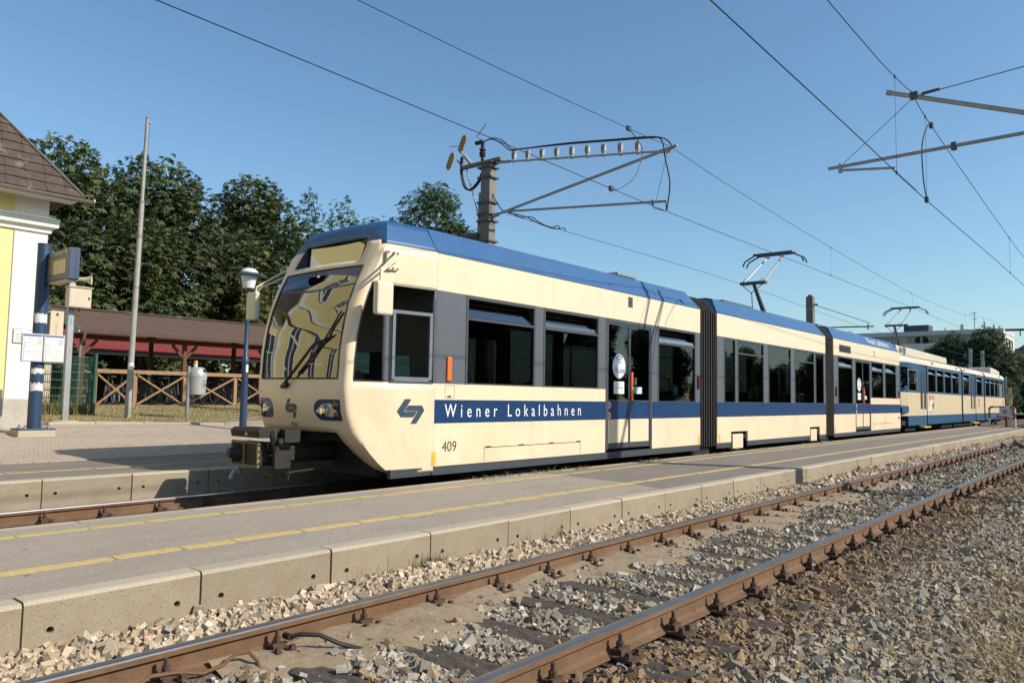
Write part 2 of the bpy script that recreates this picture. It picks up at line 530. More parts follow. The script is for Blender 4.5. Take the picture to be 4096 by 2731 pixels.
def copy_thing(root, loc, rotz, label, scale=1.0):
    r = root.copy()
    COL.objects.link(r)
    r.location = loc
    r.rotation_euler = (0, 0, rotz)
    r.scale = (scale, scale, scale) if not isinstance(scale, tuple) else scale
    r['label'] = label
    for ch in root.children:
        c = ch.copy()
        COL.objects.link(c)
        c.parent = r
        for g in ch.children:
            d = g.copy()
            COL.objects.link(d)
            d.parent = c
    return r


def text(body, name, parent, origin, xd, up, height, width, m, lift=0.002, spacing=1.0, align='LEFT'):
    """flat lettering: a mesh of the characters, laid on a surface at origin (world)"""
    cu = bpy.data.curves.new('lettering', 'FONT')
    cu.body = body
    cu.space_character = spacing
    cu.resolution_u = 3
    cu.extrude = 0.0
    ob = bpy.data.objects.new('lettering', cu)
    COL.objects.link(ob)
    bpy.context.view_layer.update()
    me = bpy.data.meshes.new_from_object(ob.evaluated_get(bpy.context.evaluated_depsgraph_get()))
    bpy.data.objects.remove(ob)
    n = len(me.vertices)
    co = np.empty(n * 3)
    me.vertices.foreach_get('co', co)
    co = co.reshape(-1, 3)
    mn, mx = co.min(0), co.max(0)
    u = (co[:, 0] - mn[0]) / max(1e-6, mx[0] - mn[0]) * width
    base = 0.0 if mn[1] > -0.05 else mn[1]
    v = (co[:, 1] - mn[1]) / max(1e-6, mx[1] - mn[1]) * height
    xd, up = Vector(xd).normalized(), Vector(up).normalized()
    nn = xd.cross(up)
    off = wl(parent)
    og = Vector(origin) - off + nn * lift
    xs, us = np.array(xd), np.array(up)
    w = np.array(og)[None] + u[:, None] * xs[None] + v[:, None] * us[None]
    me.vertices.foreach_set('co', w.ravel())
    me.materials.clear()
    me.materials.append(m)
    me.update()
    o = bpy.data.objects.new(name, me)
    COL.objects.link(o)
    o.parent = parent
    return o


def split_letters(o, name):
    """one object per character: loose pieces that overlap along the line of writing belong together"""
    import bmesh
    bm = bmesh.new()
    bm.from_mesh(o.data)
    seen, groups = set(), []
    for f in bm.faces:
        if f.index in seen:
            continue
        stack, comp = [f], []
        seen.add(f.index)
        while stack:
            g = stack.pop()
            comp.append(g)
            for e in g.edges:
                for h in e.link_faces:
                    if h.index not in seen:
                        seen.add(h.index)
                        stack.append(h)
        xs = [v.co.x for g in comp for v in g.verts]
        groups.append([min(xs), max(xs), comp])
    groups.sort(key=lambda g: g[0])
    out = []
    for g in groups:
        if out and g[0] < out[-1][1] - 0.005:
            out[-1][1] = max(out[-1][1], g[1])
            out[-1][2] += g[2]
        else:
            out.append(g)
    par, m = o.parent, o.data.materials[0]
    for a, b, comp in out:
        mp, vs, fs = {}, [], []
        for f in comp:
            idx = []
            for v in f.verts:
                if v.index not in mp:
                    mp[v.index] = len(vs)
                    vs.append(v.co[:])
                idx.append(mp[v.index])
            fs.append(idx)
        me = bpy.data.meshes.new(name)
        me.from_pydata(vs, [], fs)
        me.materials.append(m)
        q = bpy.data.objects.new(name, me)
        COL.objects.link(q)
        q.parent = par
    bm.free()
    bpy.data.objects.remove(o)


def np_mesh(name, verts, faces, m, parent=None, tint=None, smooth=False):
    """big mesh from numpy arrays; faces all of one size; tint per vertex"""
    me = bpy.data.meshes.new(name)
    nv, nf, k = len(verts), len(faces), faces.shape[1]
    me.vertices.add(nv)
    me.vertices.foreach_set('co', np.asarray(verts, dtype=np.float32).ravel())
    me.loops.add(nf * k)
    me.loops.foreach_set('vertex_index', np.asarray(faces, dtype=np.int32).ravel())
    me.polygons.add(nf)
    me.polygons.foreach_set('loop_start', np.arange(0, nf * k, k, dtype=np.int32))
    me.polygons.foreach_set('loop_total', np.full(nf, k, dtype=np.int32))
    me.polygons.foreach_set('use_smooth', np.full(nf, bool(smooth)))
    if tint is not None:
        a = me.attributes.new('tint', 'FLOAT_COLOR', 'POINT')
        c = np.ones((nv, 4), dtype=np.float32)
        c[:, :3] = tint
        a.data.foreach_set('color', c.ravel())
    me.materials.append(m)
    me.update(calc_edges=True)
    o = bpy.data.objects.new(name, me)
    COL.objects.link(o)
    if parent is not None:
        o.parent = parent
    return o


def lerp_tab(x, xs, ys):
    return float(np.interp(x, xs, ys))


# ------------------------------------------------------------------ terrain heights
GY = [-400, -30, -6, -1.0, 0.3, 1.2, 4.7, 10.03, 10.12, 12.5, 14.5, 16.8, 17.8, 19.2, 24.7, 40, 400]
GZ = [-0.6, -0.6, -0.55, -0.48, -0.42, -0.36, -0.34, -0.34, 0.255, 0.27, 0.31, 0.45, 0.52, 0.62, 0.84, 1.0, 1.0]


def gz(y):
    return lerp_tab(y, GY, GZ)


# ------------------------------------------------------------------ ground
def build_ground():
    xs = [-600, -120, -40, -15, 0, 10, 20, 30, 40, 48, 56, 64, 80, 120, 300, 900]
    mb = MB()
    vs = []
    for x in xs:
        t = min(1, max(0, (x - 40) / 24.0))
        t = t * t * (3 - 2 * t)
        for y, z in zip(GY, GZ):
            zz = z - 0.06
            if y > 9.9:
                zz = zz * (1 - t) + (-0.34) * t
            vs.append((x, y, zz))
    n = len(GY)
    fs = []
    for i in range(len(xs) - 1):
        for j in range(n - 1):
            fs.append((i * n + j, (i + 1) * n + j, (i + 1) * n + j + 1, i * n + j + 1))
    mb.add(vs, fs)
    o = mb.build('ground', M['ground'])
    tag(o, kind='structure')


build_ground()

BY = [-0.9, -0.2, 0.5, 1.0, 1.6, 2.25, 2.6, 3.0, 3.5, 3.85, 4.1, 4.4, 4.645]
BZ = [-0.48, -0.42, -0.36, -0.30, -0.235, -0.19, -0.20, -0.195, -0.185, -0.165, -0.15, -0.10, -0.075]


def bed(y):
    return np.interp(y, BY, BZ)


def sheet(name, xs, ys, zf, m, jitter=0.0, kind='structure'):
    X, Y = np.meshgrid(xs, ys, indexing='ij')
    Z = zf(X, Y) + (rng.normal(0, jitter, X.shape) if jitter else 0)
    v = np.stack([X, Y, Z], -1).reshape(-1, 3)
    n = len(ys)
    i, j = np.meshgrid(np.arange(len(xs) - 1), np.arange(n - 1), indexing='ij')
    a = (i * n + j).ravel()
    f = np.stack([a, a + n, a + n + 1, a + 1], 1)
    o = np_mesh(name, v, f, m, smooth=True)
    if kind:
        tag(o, kind=kind)
    return o


xs_fine = np.concatenate([np.arange(-4, 16, 0.12), np.arange(16, 40, 0.4), np.arange(40, 181, 4.0)])
sheet('ballast_bed', xs_fine, np.concatenate([np.arange(-0.9, 4.62, 0.12), [4.645]]), lambda X, Y: bed(Y) + 0.012 * np.sin(X * 7.1 + Y * 5) * np.sin(Y * 9 - X * 2.3), M['ballast'], 0.006)
sheet('track_bed', np.concatenate([np.arange(-4, 14, 0.15), np.arange(14, 181, 3.0)]), np.concatenate([np.arange(7.26, 9.9, 0.14), [9.985]]), lambda X, Y: -0.215 + 0.10 * np.clip((Y - 9.6) / 0.4, 0, 1) + 0.01 * np.sin(X * 6 + Y * 8), M['ballast'], 0.006)
# drifted sand along the inner side of the platform-side rail
sheet('drifted_sand', np.arange(2.2, 16.1, 0.1), np.linspace(3.28, 3.955, 14), lambda X, Y: -0.245 + 0.125 * np.clip((Y - 3.28) / 0.67, 0, 1) ** 0.6 + 0.035 * np.sin(X * 2.1 + 0.7) * np.clip((3.95 - Y) / 0.4, 0, 1) + 0.012 * np.sin(X * 9 + Y * 11), M['sand'], 0.004)


# ------------------------------------------------------------------ ballast stones (nobody could count them)
BLOCK_V = np.array([(x, y, z) for x in (-1, 1) for y in (-1, 1) for z in (-1, 1)], float) * 0.72
BLOCK_F = np.array([(0, 1, 3), (0, 3, 2), (4, 6, 7), (4, 7, 5), (0, 4, 5), (0, 5, 1), (2, 3, 7), (2, 7, 6), (0, 2, 6), (0, 6, 4), (1, 5, 7), (1, 7, 3)])


def stones(name, pos, rad, tint, label):
    n = len(pos)
    V = np.repeat(BLOCK_V[None], n, 0)
    V = V * rng.uniform(0.72, 1.16, (n, 8, 1)) + rng.normal(0, 0.10, (n, 8, 3))
    V = V * np.stack([rng.uniform(0.95, 1.6, n), rng.uniform(0.8, 1.15, n), rng.uniform(0.6, 0.95, n)], -1)[:, None, :]
    q = rng.normal(size=(n, 4))
    q[:, 1:3] *= 0.75
    q /= np.linalg.norm(q, axis=1, keepdims=True)
    w, x, y, z = q.T
    Rm = np.stack([1 - 2 * (y * y + z * z), 2 * (x * y - z * w), 2 * (x * z + y * w), 2 * (x * y + z * w), 1 - 2 * (x * x + z * z), 2 * (y * z - x * w), 2 * (x * z - y * w), 2 * (y * z + x * w), 1 - 2 * (x * x + y * y)], -1).reshape(n, 3, 3)
    V = np.einsum('nij,nkj->nki', Rm, V) * rad[:, None, None] + pos[:, None, :]
    F = (BLOCK_F[None] + 8 * np.arange(n)[:, None, None]).reshape(-1, 3)
    o = np_mesh(name, V.reshape(-1, 3), F, M['stone'], tint=np.repeat(tint, 8, 0))
    tag(o, label, 'gravel', kind='stuff')
    return o


SLEEPER_X0, SLEEPER_DX = 4.54 - 0.643 * 8, 0.643


def scatter_ballast():
    P, Rr, T = [], [], []

    def region(x0, x1, y0, y1, dens, rmean, pal, keep=None, lift=0.25):
        n = int((x1 - x0) * (y1 - y0) * dens)
        x = rng.uniform(x0, x1, n)
        y = rng.uniform(y0, y1, n)
        k = y > 0.092 * x - 0.35
        if keep is not None:
            k &= rng.random(n) < keep(x, y)
        x, y = x[k], y[k]
        n = len(x)
        r = rmean * np.exp(rng.normal(0, 0.30, n))
        z = bed(y) + r * rng.uniform(-0.1, lift + 0.45, n)
        P.append(np.stack([x, y, z], -1))
        Rr.append(r)
        pal = np.array(pal)
        t = pal[rng.integers(0, len(pal), n)] * rng.uniform(0.6, 1.15, (n, 1)) * np.array([1.03, 1.0, 0.94])
        # rust dust browns the stones close to the camera-side rail
        d = np.clip(1.2 - np.abs(y - 2.15) / 0.45, 0, 1) * (y < 2.45) * rng.uniform(0.3, 1.0, n)
        t = t * (1 - d[:, None]) + np.array([0.20, 0.115, 0.055]) * rng.uniform(0.7, 1.3, (n, 1)) * d[:, None]
        T.append(t)

    beige = [(0.50, 0.42, 0.31), (0.46, 0.37, 0.27), (0.52, 0.45, 0.36), (0.40, 0.34, 0.27), (0.44, 0.33, 0.23)]
    mixed = [tuple(0.84 * c for c in q) for q in [(0.44, 0.42, 0.38), (0.36, 0.335, 0.29), (0.50, 0.47, 0.42), (0.30, 0.24, 0.17), (0.27, 0.255, 0.23), (0.40, 0.35, 0.28), (0.34, 0.25, 0.16)]]
    grey = [(0.31, 0.285, 0.245), (0.26, 0.24, 0.21), (0.36, 0.33, 0.28), (0.25, 0.205, 0.15), (0.21, 0.20, 0.185), (0.31, 0.255, 0.18), (0.28, 0.21, 0.13)]

    def sl(x):      # 1 on a sleeper, 0 between
        d = np.abs(((x - SLEEPER_X0) / SLEEPER_DX + 0.5) % 1 - 0.5) * SLEEPER_DX
        return d < 0.125

    def mid(x, y):
        k = np.where(sl(x), 0.05, 1.0)
        k = np.where(y > 3.45 + 0.16 * np.sin(x * 2.3), k * 0.22, k)
        return np.where(y > 3.86, 0, k)

    def right(x, y):
        k = np.where(sl(x) & (y > 1.95), 0.35, 1.0)
        return np.where(y > 2.40, k * 0.15, k)

    region(1.0, 14, 4.06, 4.64, 1900, 0.019, beige, lift=0.5)
    region(14, 40, 4.06, 4.64, 600, 0.028, beige, lift=0.5)
    region(1.4, 12, 2.57, 3.93, 2100, 0.0195, mixed, mid, lift=0.5)
    region(12, 30, 2.57, 3.93, 700, 0.028, mixed, mid)
    region(30, 70, 2.57, 3.93, 70, 0.06, mixed)
    region(2.2, 12, 0.2, 2.45, 2900, 0.0178, grey, right, lift=0.55)
    region(12, 30, 0.4, 2.45, 700, 0.030, grey, right, lift=0.4)
    region(30, 70, 1.5, 2.45, 80, 0.06, grey)
    stones('ballast_stones', np.concatenate(P), np.concatenate(Rr), np.concatenate(T), 'loose grey and beige ballast stones around the foreground track')
    # the far track
    n = 2600
    x = rng.uniform(0.5, 9, n)
    y = np.where(rng.random(n) < 0.5, rng.uniform(9.63, 9.97, n), rng.uniform(8.6, 9.46, n))
    r = 0.022 * np.exp(rng.normal(0, 0.3, n))
    z = -0.21 + 0.10 * np.clip((y - 9.6) / 0.4, 0, 1) + r * 0.3
    pal = np.array(beige + [(0.30, 0.2, 0.14)])
    stones('track_stones', np.stack([x, y, z], -1), r, pal[rng.integers(0, 6, n)], 'beige ballast stones under the far platform edge ahead of the tram')


scatter_ballast()


# ------------------------------------------------------------------ railway tracks
def rail_profile(y, s=1):
    """half profile of a flat-bottomed rail, running surface at z = 0"""
    h = [(0.036, -0.012), (0.036, -0.038), (0.009, -0.052), (0.009, -0.118), (0.03, -0.132), (0.066, -0.143), (0.066, -0.154)]
    pts = [(y + a, b) for a, b in h] + [(y - a, b) for a, b in reversed(h)]
    return pts


def build_track(yc, x0, x1, label, head, group_x, n_fast, near):
    t = thing('railway_track', (0, yc, -0.17), label, 'railway track')
    for s in (-1, 1):
        y = yc + s * 0.752
        mb = MB()
        mb.prism(rail_profile(y), 'x', x0, x1, 0)
        r = mb.build('rail', M['rust'], t)
        hd = MB()
        hd.prism([(y - 0.0355, -0.013), (y - 0.033, -0.003), (y - 0.022, 0.0), (y + 0.022, 0.0), (y + 0.033, -0.003), (y + 0.0355, -0.013)], 'x', x0, x1)
        hd.build('rail_head', head, r, smooth='auto')
    # sleepers: uneven timbers, shared mesh
    mb = MB()
    nx, ny = 5, 14
    top = {}
    vs = []
    for i in range(nx):
        for j in range(ny):
            x = -0.125 + 0.25 * i / (nx - 1)
            y = -1.28 + 2.56 * j / (ny - 1)
            e = -0.012 if i in (0, nx - 1) else 0.0
            crack = -0.016 if (i == 2 and j % 3) else 0
            vs.append((x + random.uniform(-.006, .006), y, e + crack + random.uniform(-.006, .006)))
    fs = [(i * ny + j, (i + 1) * ny + j, (i + 1) * ny + j + 1, i * ny + j + 1) for i in range(nx - 1) for j in range(ny - 1)]
    k = len(vs)
    vs += [(-0.125, -1.28, -0.12), (0.125, -1.28, -0.12), (0.125, 1.28, -0.12), (-0.125, 1.28, -0.12)]
    fs += [(k, k + 1, (nx - 1) * ny, 0), (k + 1, k + 2, nx * ny - 1, (nx - 1) * ny), (k + 2, k + 3, ny - 1, nx * ny - 1), (k + 3, k, 0, ny - 1)]
    mb.add(vs, fs)
    sl = mb.build('sleeper', M['sleeper'])
    sl.parent = t
    # rail fastening: ribbed plate, clamp, threaded bolt with square nut, two screw heads
    fb = MB()
    fb.box(-0.08, 0.08, 0.0, 0.15, 0.0, 0.016)
    fb.box(-0.045, 0.045, -0.015, 0.055, 0.0165, 0.046)
    fb.box(-0.05, 0.05, 0.03, 0.055, 0.046, 0.055)
    fb.cyl((0, 0.02, 0.046), (0, 0.02, 0.125), 0.0125, n=8)
    fb.cyl((0, 0.02, 0.047), (0, 0.02, 0.054), 0.028, n=10)
    fb.cyl((0, 0.02, 0.055), (0, 0.02, 0.083), 0.024, n=6)
    for dx in (-0.05, 0.05):
        fb.cyl((dx, 0.105, 0.016), (dx, 0.105, 0.028), 0.026, n=8)
        fb.box(dx - 0.014, dx + 0.014, 0.091, 0.119, 0.028, 0.05)
    fas = fb.build('rail_fastening', M['rust_dark'])
    first = True
    n = int((x1 - group_x) / SLEEPER_DX)
    zt = -0.162
    for i in range(min(n, 130)):
        x = group_x + i * SLEEPER_DX
        if first:
            o = sl
            o.location = (x, 0, zt + 0.17)
        else:
            o = inst(sl, 'sleeper', t, (x, 0, zt + 0.17), (0, 0, random.uniform(-.008, .008)), (random.uniform(.9, 1.05), 1, 1), False)
        first = False
        if i < n_fast:
            for s in (-1, 1):
                for d in (-1, 1):
                    if near and s == 1 and d == 1:
                        continue
                    f = inst(fas, 'rail_fastening', o, (random.uniform(-.01, .01), s * 0.752 + d * 0.058, 0.012), (0, 0, 0 if d > 0 else PI))
    bpy.data.objects.remove(fas)
    return t


near_track = build_track(3.25, -3, 180, 'railway track with rusty rails and dark timber sleepers in the foreground ballast', M['railhead'], SLEEPER_X0 + SLEEPER_DX * 3, 44, True)
far_track = build_track(8.8, -3, 180, 'railway track under the trams, polished rail showing between the two platforms', M['railhead_far'], SLEEPER_X0, 14, False)

# bonding cables bolted to the platform-side rail
mb = MB()
mb.tube([(2.66, 3.88, -0.07), (2.70, 3.84, -0.055), (2.78, 3.76, -0.06), (2.88, 3.70, -0.12), (3.0, 3.60, -0.165), (3.1, 3.45, -0.2)], 0.013, 6)
mb.cyl((2.66, 3.93, -0.07), (2.66, 3.87, -0.07), 0.02, n=8)
mb.build('bond_cable', M['black'], near_track, smooth='auto')
mb = MB()
mb.tube([(1.83, 3.80, -0.15), (1.80, 3.86, -0.10), (1.86, 3.89, -0.085), (2.0, 3.885, -0.10), (2.13, 3.87, -0.135), (2.24, 3.87, -0.12), (2.31, 3.86, -0.075), (2.37, 3.83, -0.075), (2.40, 3.79, -0.12), (2.40, 3.76, -0.17)], 0.011, 6)
mb.build('bond_cable', M['rust'], near_track, smooth='auto')


# ------------------------------------------------------------------ platforms
PZ = 0.2


def kerb_proto(width, height, top_m):
    """one-metre concrete edge unit with rounded lip and two drain holes on its track face (towards -y)"""
    mb = MB()
    L = 0.988
    # front face as a grid with two holes
    hx = [0.135, 0.845]
    cols = [0, 0.105, 0.165, 0.5, 0.815, 0.875, L]
    z0, zl, zh, z1 = -height, -0.20, -0.145, -0.022
    rows = [z0, zl, zh, z1]
    for i in range(6):
        for j in range(3):
            if i in (1, 4) and j == 1:
                # small recessed drain hole
                a, b, c, d = cols[i], cols[i + 1], rows[j], rows[j + 1]
                cx, cz = (a + b) / 2, (c + d) / 2
                ring = [(cx + 0.021 * math.cos(2 * PI * k / 8 + PI / 8), cz + 0.019 * math.sin(2 * PI * k / 8 + PI / 8)) for k in range(8)]
                outer = [(b, (cz + d) / 2), ((cx + b) / 2, d), ((cx + a) / 2, d), (a, (cz + d) / 2), (a, (cz + c) / 2), ((cx + a) / 2, c), ((cx + b) / 2, c), (b, (cz + c) / 2)]
                vs = [(u, 0, v) for u, v in outer] + [(u, 0, v) for u, v in ring] + [(u, 0.05, v) for u, v in ring]
                fs = [(k, (k + 1) % 8, 8 + (k + 1) % 8, 8 + k) for k in range(8)] + [(8 + k, 8 + (k + 1) % 8, 16 + (k + 1) % 8, 16 + k) for k in range(8)]
                mb.add(vs, fs, 0)
                mb.add([(u, 0.05, v) for u, v in ring], [tuple(range(8))], 2)
                for (u, v) in ((a, c), (b, c), (b, d), (a, d)):
                    o2 = sorted(outer, key=lambda p: abs(p[0] - u) + abs(p[1] - v))[:2]
                    mb.add([(u, 0, v), (o2[0][0], 0, o2[0][1]), (o2[1][0], 0, o2[1][1])], [(0, 1, 2)], 0)
                continue
            mb.quad((cols[i], 0, rows[j]), (cols[i + 1], 0, rows[j]), (cols[i + 1], 0, rows[j + 1]), (cols[i], 0, rows[j + 1]), 0)
    mb.quad((0, 0, z1), (L, 0, z1), (L, 0.006, -0.007), (0, 0.006, -0.007), 1)
    mb.quad((0, 0.006, -0.007), (L, 0.006, -0.007), (L, 0.022, 0), (0, 0.022, 0), 1)
    mb.quad((0, 0.022, 0), (L, 0.022, 0), (L, width, 0), (0, width, 0), 1)
    for x in (0, L):
        mb.add([(x, 0, z0), (x, 0, z1), (x, 0.006, -0.007), (x, 0.022, 0), (x, width, 0), (x, width, z0)], [(0, 1, 2, 3, 4, 5)], 0)
    mb.quad((0, width, 0), (L, width, 0), (L, width, z0), (0, width, z0), 0)
    return mb.build('kerb_block', [M['kerb'], top_m, M['crack']], None)


plat = bpy.data.objects.new('platform', None)
COL.objects.link(plat)
plat.location = (0, 6, 0)
tag(plat, kind='structure')
kb = kerb_proto(0.155, 0.45, M['kerb_top'])
for i in range(-2, 46):
    o = inst(kb, 'kerb_block', plat, (0.526 + i + random.uniform(-.001, .001), 4.65 - 6 + random.uniform(-.004, .004), PZ + random.uniform(-.005, .003)), (random.uniform(-.006, .006), random.uniform(-.003, .003), random.uniform(-.004, .004)))
for i in range(-2, 46):
    o = inst(kb, 'kerb_block', plat, (0.526 + 0.988 + 0.2 + i, 7.25 - 6 + random.uniform(-.004, .004), PZ - 0.004), (0, 0, PI))
SEAM = [(9.26, 7.09), (9.18, 6.73), (9.08, 5.52), (8.80, 4.82)]
mb = MB()
poly = [(-1.6, 4.82), (8.79, 4.82), (9.07, 5.52), (9.17, 6.73), (9.24, 7.09), (-1.6, 7.09)]
mb.prism(poly, 'z', -0.3, PZ - 0.006)
mb.build('asphalt_surface', M['asphalt_pale'], plat)
mb = MB()
poly = [(8.81, 4.82), (46.4, 4.82), (46.4, 7.09), (9.26, 7.09), (9.19, 6.73), (9.09, 5.52)]
mb.prism(poly, 'z', -0.3, PZ - 0.008)
mb.build('asphalt_surface', M['asphalt_dark'], plat)
mb = MB()
mb.box(-1.6, 46.3, 4.8, 7.1, -0.33, PZ - 0.03)
mb.box(46.3, 46.42, 4.66, 7.24, -0.33, PZ - 0.012)
mb.build('platform_core', M['crack'], plat)


def painted_line(parent, y0, w, x0, xs, x1, z, m, name='painted_line', long=False):
    """hand-sized strokes of thick paint with cracks between them near the camera, longer ones further on"""
    x = x0
    while x < x1:
        L = random.uniform(0.25, 0.75) if x < xs else random.uniform(3, 6)
        L = min(L, x1 - x)
        j = random.uniform(-0.012, 0.012)
        gap = random.choice([0.006, 0.012, 0.02])
        a, b = x, x + L - gap
        r = min(0.03, L / 5)
        ww = w * random.uniform(0.9, 1.08)
        p = [(a, y0 + j + r * .4), (a + r * .5, y0 + j), (b - r, y0 + j + random.uniform(-.006, .006)), (b, y0 + j + r), (b - random.uniform(0, r), y0 + j + ww), (a + r, y0 + j + ww + random.uniform(-.006, .006)), (a, y0 + j + ww - r)]
        mb = MB()
        mb.prism(p, 'z', z, z + 0.004)
        mb.build(name, m, parent)
        x += L


painted_line(plat, 5.41, 0.115, -1.2, 11, 46.0, PZ - 0.0055, M['linepaint'])
painted_line(plat, 6.72, 0.085, -1.2, 11, 46.0, PZ - 0.0055, M['linepaint_pale'])

# far platform
fplat = bpy.data.objects.new('far_platform', None)
COL.objects.link(fplat)
fplat.location = (0, 12, 0)
tag(fplat, kind='structure')
FZ = 0.275
kb2 = inst(kb, 'kerb_block', fplat, (-1.7, 10.0 - 12, FZ))
for i in range(-1, 12):
    inst(kb, 'kerb_block', fplat, (0.31 + i * 1.03, 10.0 - 12 + random.uniform(-.004, .004), FZ + random.uniform(-.002, .002)), (0, 0, 0), (1.03, 1, 1))
bpy.data.objects.remove(kb)
mb = MB()
mb.prism([(10.165, -0.3), (12.46, -0.3), (12.46, 0.262), (10.165, 0.265)], 'x', -6, 46)
mb.build('asphalt_surface', M['asphalt_dark'], fplat)
mb = MB()
mb.box(12.6, 46, 10.0, 10.16, -0.3, FZ - 0.002)
mb.build('kerb_strip', M['kerb'], fplat)
painted_line(fplat, 10.98, 0.09, -2, 8, 14, 0.2665, M['linepaint'])


def kerb_line(x):
    return lerp_tab(x, [-20, 5.9, 6.2, 7.2, 8.2, 9.2, 10.0, 10.6, 30], [17.75, 17.75, 18.35, 18.30, 18.12, 17.85, 17.62, 18.8, 21.5])


def build_pavers():
    px, py = 0.2, 0.1
    base = MB()
    ys = [12.47, 13.5, 14.5, 15.6, 16.8, 17.8, 18.8, 20, 21.5]
    vs, fs = [], []
    for x in (-8, 22):
        vs += [(x, y, gz(y) - 0.012) for y in ys]
    n = len(ys)
    fs = [(i, n + i, n + i + 1, i + 1) for i in range(n - 1)]
    base.add(vs, fs)
    base.build('paving_bed', M['paver_joint'], fplat)
    one = MB()
    a, b, h = 0.0965, 0.0465, 0.006
    one.add([(-a, -b, -0.015), (a, -b, -0.015), (a, b, -0.015), (-a, b, -0.015), (-a, -b, h - .004), (a, -b, h - .004), (a, b, h - .004), (-a, b, h - .004), (-a + .006, -b + .006, h), (a - .006, -b + .006, h), (a - .006, b - .006, h), (-a + .006, b - .006, h)],
            [(0, 1, 5, 4), (1, 2, 6, 5), (2, 3, 7, 6), (3, 0, 4, 7), (4, 5, 9, 8), (5, 6, 10, 9), (6, 7, 11, 10), (7, 4, 8, 11), (8, 9, 10, 11)])
    proto = one.build('paver', M['paver'])
    proto.parent = fplat
    spots = []
    j = 0
    y = 12.53
    while y < 18.4:
        x = 0.4 + (0.1 if j % 2 else 0)
        while x < 13.5:
            if y < kerb_line(x) - 0.08 and x > 0.20 * y - 1.2 and x < 0.62 * y + 1.2:
                spots.append((x, y))
            x += px
        y += py
        j += 1
    spots.sort(key=lambda p: p[0] ** 2 + p[1] ** 2)
    sl = lambda y: math.atan2(gz(y + .3) - gz(y - .3), .6)
    tpl_v = np.array([v.co[:] for v in proto.data.vertices])
    tpl_f = np.array([tuple(p.vertices) for p in proto.data.polygons])
    allv, allf = [], []
    for i, (x, y) in enumerate(spots):
        loc = (x, y - 12, gz(y) + random.uniform(-.0015, .002))
        if i < 300:
            if i == 0:
                proto.location = loc
                proto.rotation_euler = (sl(y), 0, 0)
            else:
                inst(proto, 'paver', fplat, loc, (sl(y), 0, 0))
        else:
            v = tpl_v.copy()
            t = sl(y)
            v2 = v.copy()
            v2[:, 1] = v[:, 1] * math.cos(t) - v[:, 2] * math.sin(t)
            v2[:, 2] = v[:, 1] * math.sin(t) + v[:, 2] * math.cos(t)
            allf.append(tpl_f + len(allv) * len(tpl_v))
            allv.append(v2 + np.array(loc))
    o = np_mesh('pavers', np.concatenate(allv), np.concatenate(allf), M['paver'], fplat)
    tag(o, kind='stuff')


build_pavers()

# kerb stones between paving and dry lawn
lawn_kerb = MB()
kx = [6.25, 7.2, 8.2, 9.2, 9.95]
for a, b in zip(kx[:-1], kx[1:]):
    ya, yb = kerb_line(a), kerb_line(b)
    mb = MB()
    mb.bar((a + .004, ya, gz(ya) + 0.0), (b - .004, yb, gz(yb) + 0.0), 0.14, 0.11)
    mb.build('kerb_stone', M['kerb_top'], fplat, bevel=0.02)
# dry lawn sheet, follows the slope
sheet('lawn', np.arange(5.9, 20, 0.4), np.concatenate([np.arange(17.6, 24.6, 0.35), [27, 31, 36, 60]]), lambda X, Y: np.interp(Y, GY, GZ) - 0.02 + np.where(Y < np.interp(X, [-20, 5.9, 6.2, 7.2, 8.2, 9.2, 10.0, 10.6, 30], [17.75, 17.75, 18.35, 18.30, 18.12, 17.85, 17.62, 18.8, 21.5]) + .05, -0.08, 0.012), M['lawn'])


def grass_blades(name, xy, zf, hmean, pal, label, wid=0.006, lean=0.5, cat='grass'):
    n = len(xy)
    x, y = xy[:, 0], xy[:, 1]
    z = zf(x, y)
    h = hmean * np.exp(rng.normal(0, 0.4, n))
    a = rng.uniform(0, 2 * PI, n)
    ln = rng.normal(0, lean, n) * h
    b = rng.uniform(0, 2 * PI, n)
    dx, dy = np.cos(a) * wid, np.sin(a) * wid
    mx, my = np.cos(b) * ln * 0.4, np.sin(b) * ln * 0.4
    ex, ey = np.cos(b) * ln, np.sin(b) * ln
    V = np.stack([np.stack([x - dx, y - dy, z], -1), np.stack([x + dx, y + dy, z], -1), np.stack([x + mx + dx * .7, y + my + dy * .7, z + h * .6], -1), np.stack([x + mx - dx * .7, y + my - dy * .7, z + h * .6], -1), np.stack([x + ex, y + ey, z + h], -1), np.stack([x + ex, y + ey, z + h], -1)], 1)
    V[:, 5, 0] += 0.001
    k = 6 * np.arange(n)[:, None]
    F = np.concatenate([k + np.array([0, 1, 2, 3]), k + np.array([3, 2, 5, 4])], 0)
    pal = np.array(pal)
    t = pal[rng.integers(0, len(pal), n)] * rng.uniform(0.8, 1.2, (n, 1))
    o = np_mesh(name, V.reshape(-1, 3), F, M['grass'], tint=np.repeat(t, 6, 0))
    tag(o, label, cat, kind='stuff')
    return o


DRY = [(0.42, 0.30, 0.13), (0.36, 0.27, 0.12), (0.46, 0.35, 0.17), (0.24, 0.22, 0.08), (0.17, 0.18, 0.06)]
GREEN = [(0.09, 0.12, 0.035), (0.07, 0.10, 0.03), (0.13, 0.14, 0.05), (0.20, 0.18, 0.07)]
xy = np.stack([rng.uniform(6.2, 14.5, 16000), rng.uniform(17.7, 24.5, 16000)], -1)
kl = np.interp(xy[:, 0], [-20, 5.9, 6.2, 7.2, 8.2, 9.2, 10.0, 10.6, 30], [17.75, 17.75, 18.35, 18.30, 18.12, 17.85, 17.62, 18.8, 21.5])
xy = xy[(xy[:, 1] > kl + 0.1)]
grass_blades('lawn_grass', xy, lambda x, y: np.interp(y, GY, GZ) - 0.01, 0.035, DRY, 'short dry yellow grass between the paving and the bicycle shed', 0.007)
